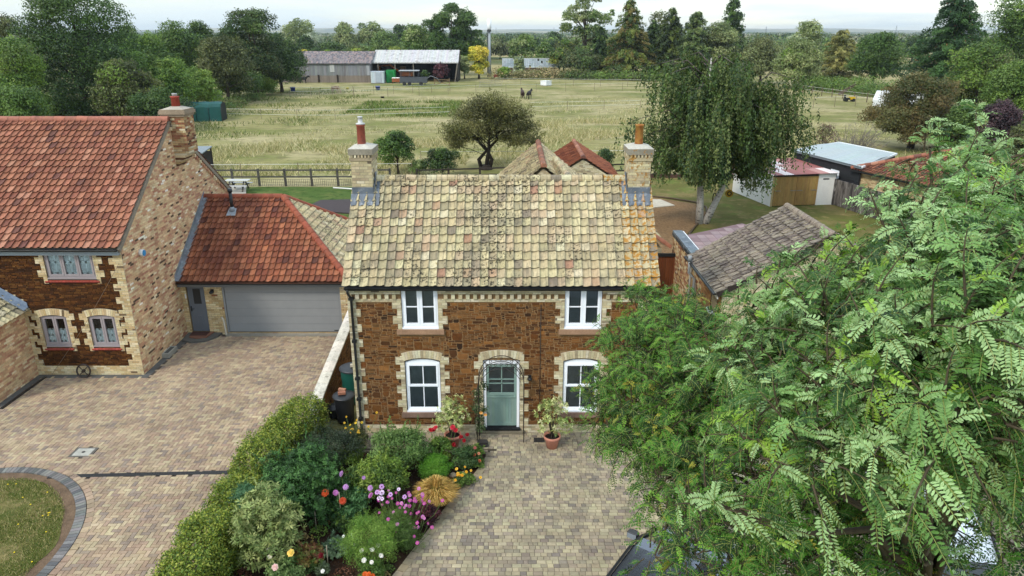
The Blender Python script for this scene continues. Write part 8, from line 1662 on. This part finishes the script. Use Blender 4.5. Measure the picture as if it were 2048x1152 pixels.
# horses: one skinned body each
def horse(label, px, py, heading, col, graze, seed):
    q = gp(px, py); g_ = random.Random(seed); root = thing('horse', label, 'horse', q, None); J = {}
    hx, hy = math.cos(heading), math.sin(heading)
    def w(f, sd, z): return (f*hx-sd*hy, f*hy+sd*hx, z)
    V, E_, R_ = [], [], []
    def add(p, r, par=None):
        V.append(w(*p)); R_.append(r)
        if par is not None: E_.append((par, len(V)-1))
        return len(V)-1
    pel = add((-.55, 0, 1.2), .3); mid = add((0, 0, 1.12), .33, pel); che = add((.5, 0, 1.15), .31, mid); nk = add((.75, 0, 1.3 if not graze else 1.2), .2, che)
    if graze: n2 = add((1.1, 0, .85), .14, nk); hd = add((1.3, 0, .45), .11, n2); ms_ = add((1.4, 0, .15), .075, hd)
    else: n2 = add((1.05, 0, 1.48), .15, nk); hd = add((1.3, 0, 1.58), .12, n2); ms_ = add((1.62, 0, 1.3), .08, hd)
    for sd in (-.17, .17):
        e = add((hd and (1.24 if not graze else 1.22), sd*.35, (1.74 if not graze else .55)), .025, hd)
        k = add((-.62, sd, .85), .15, pel); k2 = add((-.5, sd, .66), .1, k); k3 = add((-.72, sd, .45), .065, k2); add((-.68, sd, .04), .055, k3)
        k = add((.52, sd, .8), .11, che); k2 = add((.54, sd, .45), .065, k); add((.55, sd, .04), .055, k2)
    t1 = add((-.86, 0, 1.15), .07, pel); add((-.98, 0, .5), .04, t1)
    me = bpy.data.meshes.new('body'); me.from_pydata(V, E_, []); o = bpy.data.objects.new('body', me); COL.objects.link(o); o.parent = root
    me.materials.append(mat('horse coat %d' % seed, col=col, rough=.6, var=.15, scale=3))
    sk = o.modifiers.new('skin', 'SKIN'); sv = me.skin_vertices[0].data
    for i, r in enumerate(R_): sv[i].radius = (r, r)
    sv[0].use_root = True; o.modifiers.new('smooth', 'SUBSURF').levels = 1; o.modifiers['smooth'].render_levels = 1
    m = MB(); a_, b_ = np.array(w(.8, 0, 1.42 if not graze else 1.32)), np.array(w(1.2, 0, 1.68 if not graze else .7)); m.bar(q+a_, q+b_, .06, .22, tuple(v*.6 for v in col)); m.build('mane', PLAIN, root)
horse('dark brown horse on the left of the pair in the middle of the paddock', 1045, 197, 1.72, s(74,46,36,.5), False, 1)
horse('almost black horse on the right of the pair in the middle of the paddock', 1058, 199, 1.2, s(44,34,32,.45), False, 2)
horse('light fawn horse grazing in front of the grey barn', 671, 187, -.5, s(176,150,124,.6), True, 3)
horse('black horse standing against the wall of the grey barn', 607, 167, .05, s(34,28,28,.4), False, 4)

# ------------------------------------------------------------------ parked cars
def car(label, c, head, col, seed, nm='parked_car'):
    CARP = mat('car paint %d' % seed, rough=.2, spec=.5, var=0, coat=.6, metal=.75 if seed == 1 else 0)
    root = thing(nm, label, 'car', (c[0], c[1], .03)); u = np.array((math.cos(head), math.sin(head), 0)); v = np.array((-math.sin(head), math.cos(head), 0)); o = np.array((c[0], c[1], .03))
    T = lambda f, sd, z: o+u*f+v*sd+Z*z
    # side profile loops: (x, half width, z) rings from the tail to the nose
    st_ = [(-2.15, [(.7, .45), (.78, .75), (.7, .95)]), (-2.0, [(.84, .3), (.9, .75), (.82, 1.0)]), (-1.2, [(.88, .22), (.92, .75), (.85, 1.0)]), (0, [(.88, .2), (.92, .72), (.85, .98)]), (.9, [(.88, .22), (.92, .72), (.84, .97)]), (1.5, [(.87, .24), (.9, .7), (.72, .9)]), (2.0, [(.82, .28), (.82, .62), (.6, .76)]), (2.2, [(.6, .4), (.62, .55), (.45, .64)])]
    b = MB(); V = []; 
    for x, r in st_: V += [T(x, -w_, z) for w_, z in r]+[T(x, w_, z) for w_, z in r[::-1]]
    k = 6; F = [tuple(range(k))[::-1], tuple(range((len(st_)-1)*k, len(st_)*k))]
    for i in range(len(st_)-1): F += [(i*k+j, i*k+(j+1) % k, (i+1)*k+(j+1) % k, (i+1)*k+j) for j in range(k)]
    b.poly(V, F, col); body = b.build('body', CARP, root, smooth=False); md = body.modifiers.new('round', 'BEVEL'); md.width = .05; md.segments = 2
    g = MB(); gl = (.02, .024, .028)
    roof = [(-1.75, .62, 1.3), (-1.2, .64, 1.5), (-.1, .64, 1.55), (.25, .62, 1.5)]; base = [(-2.05, .8, .98), (-1.2, .83, .985), (.1, .83, .97), (1.1, .78, .95)]
    for sd in (-1, 1):
        P = [T(x, sd*w_, z) for x, w_, z in base]+[T(x, sd*w_, z) for x, w_, z in roof[::-1]]; 
        for i in range(3): q = [P[i], P[i+1], P[6-i], P[7-i]]; g.poly(q, [(0, 1, 2, 3) if sd < 0 else (3, 2, 1, 0)], gl)
    g.build('side_window', CGLASS, root)
    g = MB(); g.poly([T(1.1, -.78, .95), T(1.1, .78, .95), T(.25, .62, 1.5), T(.25, -.62, 1.5)], [(0, 1, 2, 3)], gl); g.build('windscreen', CGLASS, root)
    g = MB(); g.poly([T(-2.05, .8, .98), T(-2.05, -.8, .98), T(-1.75, -.62, 1.3), T(-1.75, .62, 1.3)], [(0, 1, 2, 3)], gl); g.build('rear_window', CGLASS, root)
    r_ = MB(); V = [T(x, -w_, z) for x, w_, z in roof]+[T(x, w_, z) for x, w_, z in roof]
    V2 = [p-Z*.04 for p in V]; r_.poly(V+V2, [(i, i+1, 5+i, 4+i) for i in range(3)]+[(8+4+i, 8+5+i, 8+i+1, 8+i) for i in range(3)]+[(i, 8+i, 9+i, i+1) for i in range(3)]+[(4+i+1, 12+i+1, 12+i, 4+i) for i in range(3)]+[(0, 4, 12, 8), (3, 11, 15, 7)], col); r_.build('roof', CARP, root)
    for sd in (-1, 1):
        rr = MB(); rr.tube([T(-1.7, sd*.63, 1.36), T(-1.2, sd*.65, 1.55), T(-.1, sd*.65, 1.6), T(.25, sd*.63, 1.53), T(1.12, sd*.79, .97)], .03, BLACK, 6); rr.build('roof_rail', PLAST, root)
        m_ = MB(); m_.obox(T(.75, sd*1.03, 1.05), u, v, Z, .07, .12, .075, BLACK); m_.bar(T(.78, sd*.84, 1.0), T(.76, sd*.95, 1.02), .05, .05, BLACK); m_.tube([T(.82, sd*.96, 1.07), T(.84, sd*1.13, 1.05)], .05, (.015, .015, .017), 8); mo_ = m_.build('mirror', CARP, root); mo_.modifiers.new('round', 'BEVEL').width = .02
        gl_ = MB(); gl_.obox(T(.675, sd*1.03, 1.05), u, v, Z, .004, .1, .055, s(150,160,170,.7)); gl_.build('mirror_glass', CGLASS, mo_)
        h = MB(); h.obox(T(2.02, sd*.62, .66), u, v, Z, .1, .16, .05, s(220,224,226,.85)); h.build('headlight', CGLASS, root)
        h = MB(); h.obox(T(-2.1, sd*.66, .82), u, v, Z, .06, .12, .09, s(170,20,24,.7)); h.build('tail_light', CGLASS, root)
        for x in (-1.35, 1.4):
            w_ = MB(); w_.tube([T(x, sd*.72, .32), T(x, sd*.93, .32)], .32, (.015, .015, .016), 22); wo_ = w_.build('wheel', PLAST, root); w_ = MB(); w_.tube([T(x, sd*.931, .32), T(x, sd*.945, .32)], .2, s(160,162,166,.65), 16); w_.build('rim', METAL, wo_)
    return root
CGLASS = mat('car glass', rough=.06, spec=.7, var=0)
car('dark grey car with a black wing mirror parked at the bottom of the yard', (2.95, 11.15), math.radians(55), s(128,134,144,.8), 1)
car('white car glimpsed through the robinia leaves at lower right', (9.1, 13.0), math.radians(80), s(238,240,242,.92), 2)
car('red car at the right edge, only a sliver showing through the robinia', (13.0, 13.0), math.radians(85), s(170,24,30,.6), 3)

# ------------------------------------------------------------------ haze over the far plain
hz = MB(); hz.box((-8800, -50, -1.1), (8800, 8800, 75), (1, 1, 1))
hm_ = bpy.data.materials.new('haze'); hm_.use_nodes = True; nt = hm_.node_tree; nt.nodes.remove(nt.nodes['Principled BSDF'])
pv = nt.nodes.new('ShaderNodeVolumePrincipled'); pv.inputs['Color'].default_value = (.78, .87, .95, 1); pv.inputs['Density'].default_value = .00012; pv.inputs['Anisotropy'].default_value = .2
nt.links.new(pv.outputs[0], nt.nodes['Material Output'].inputs['Volume'])
ho = hz.build('haze', hm_); setting(ho, 'stuff')
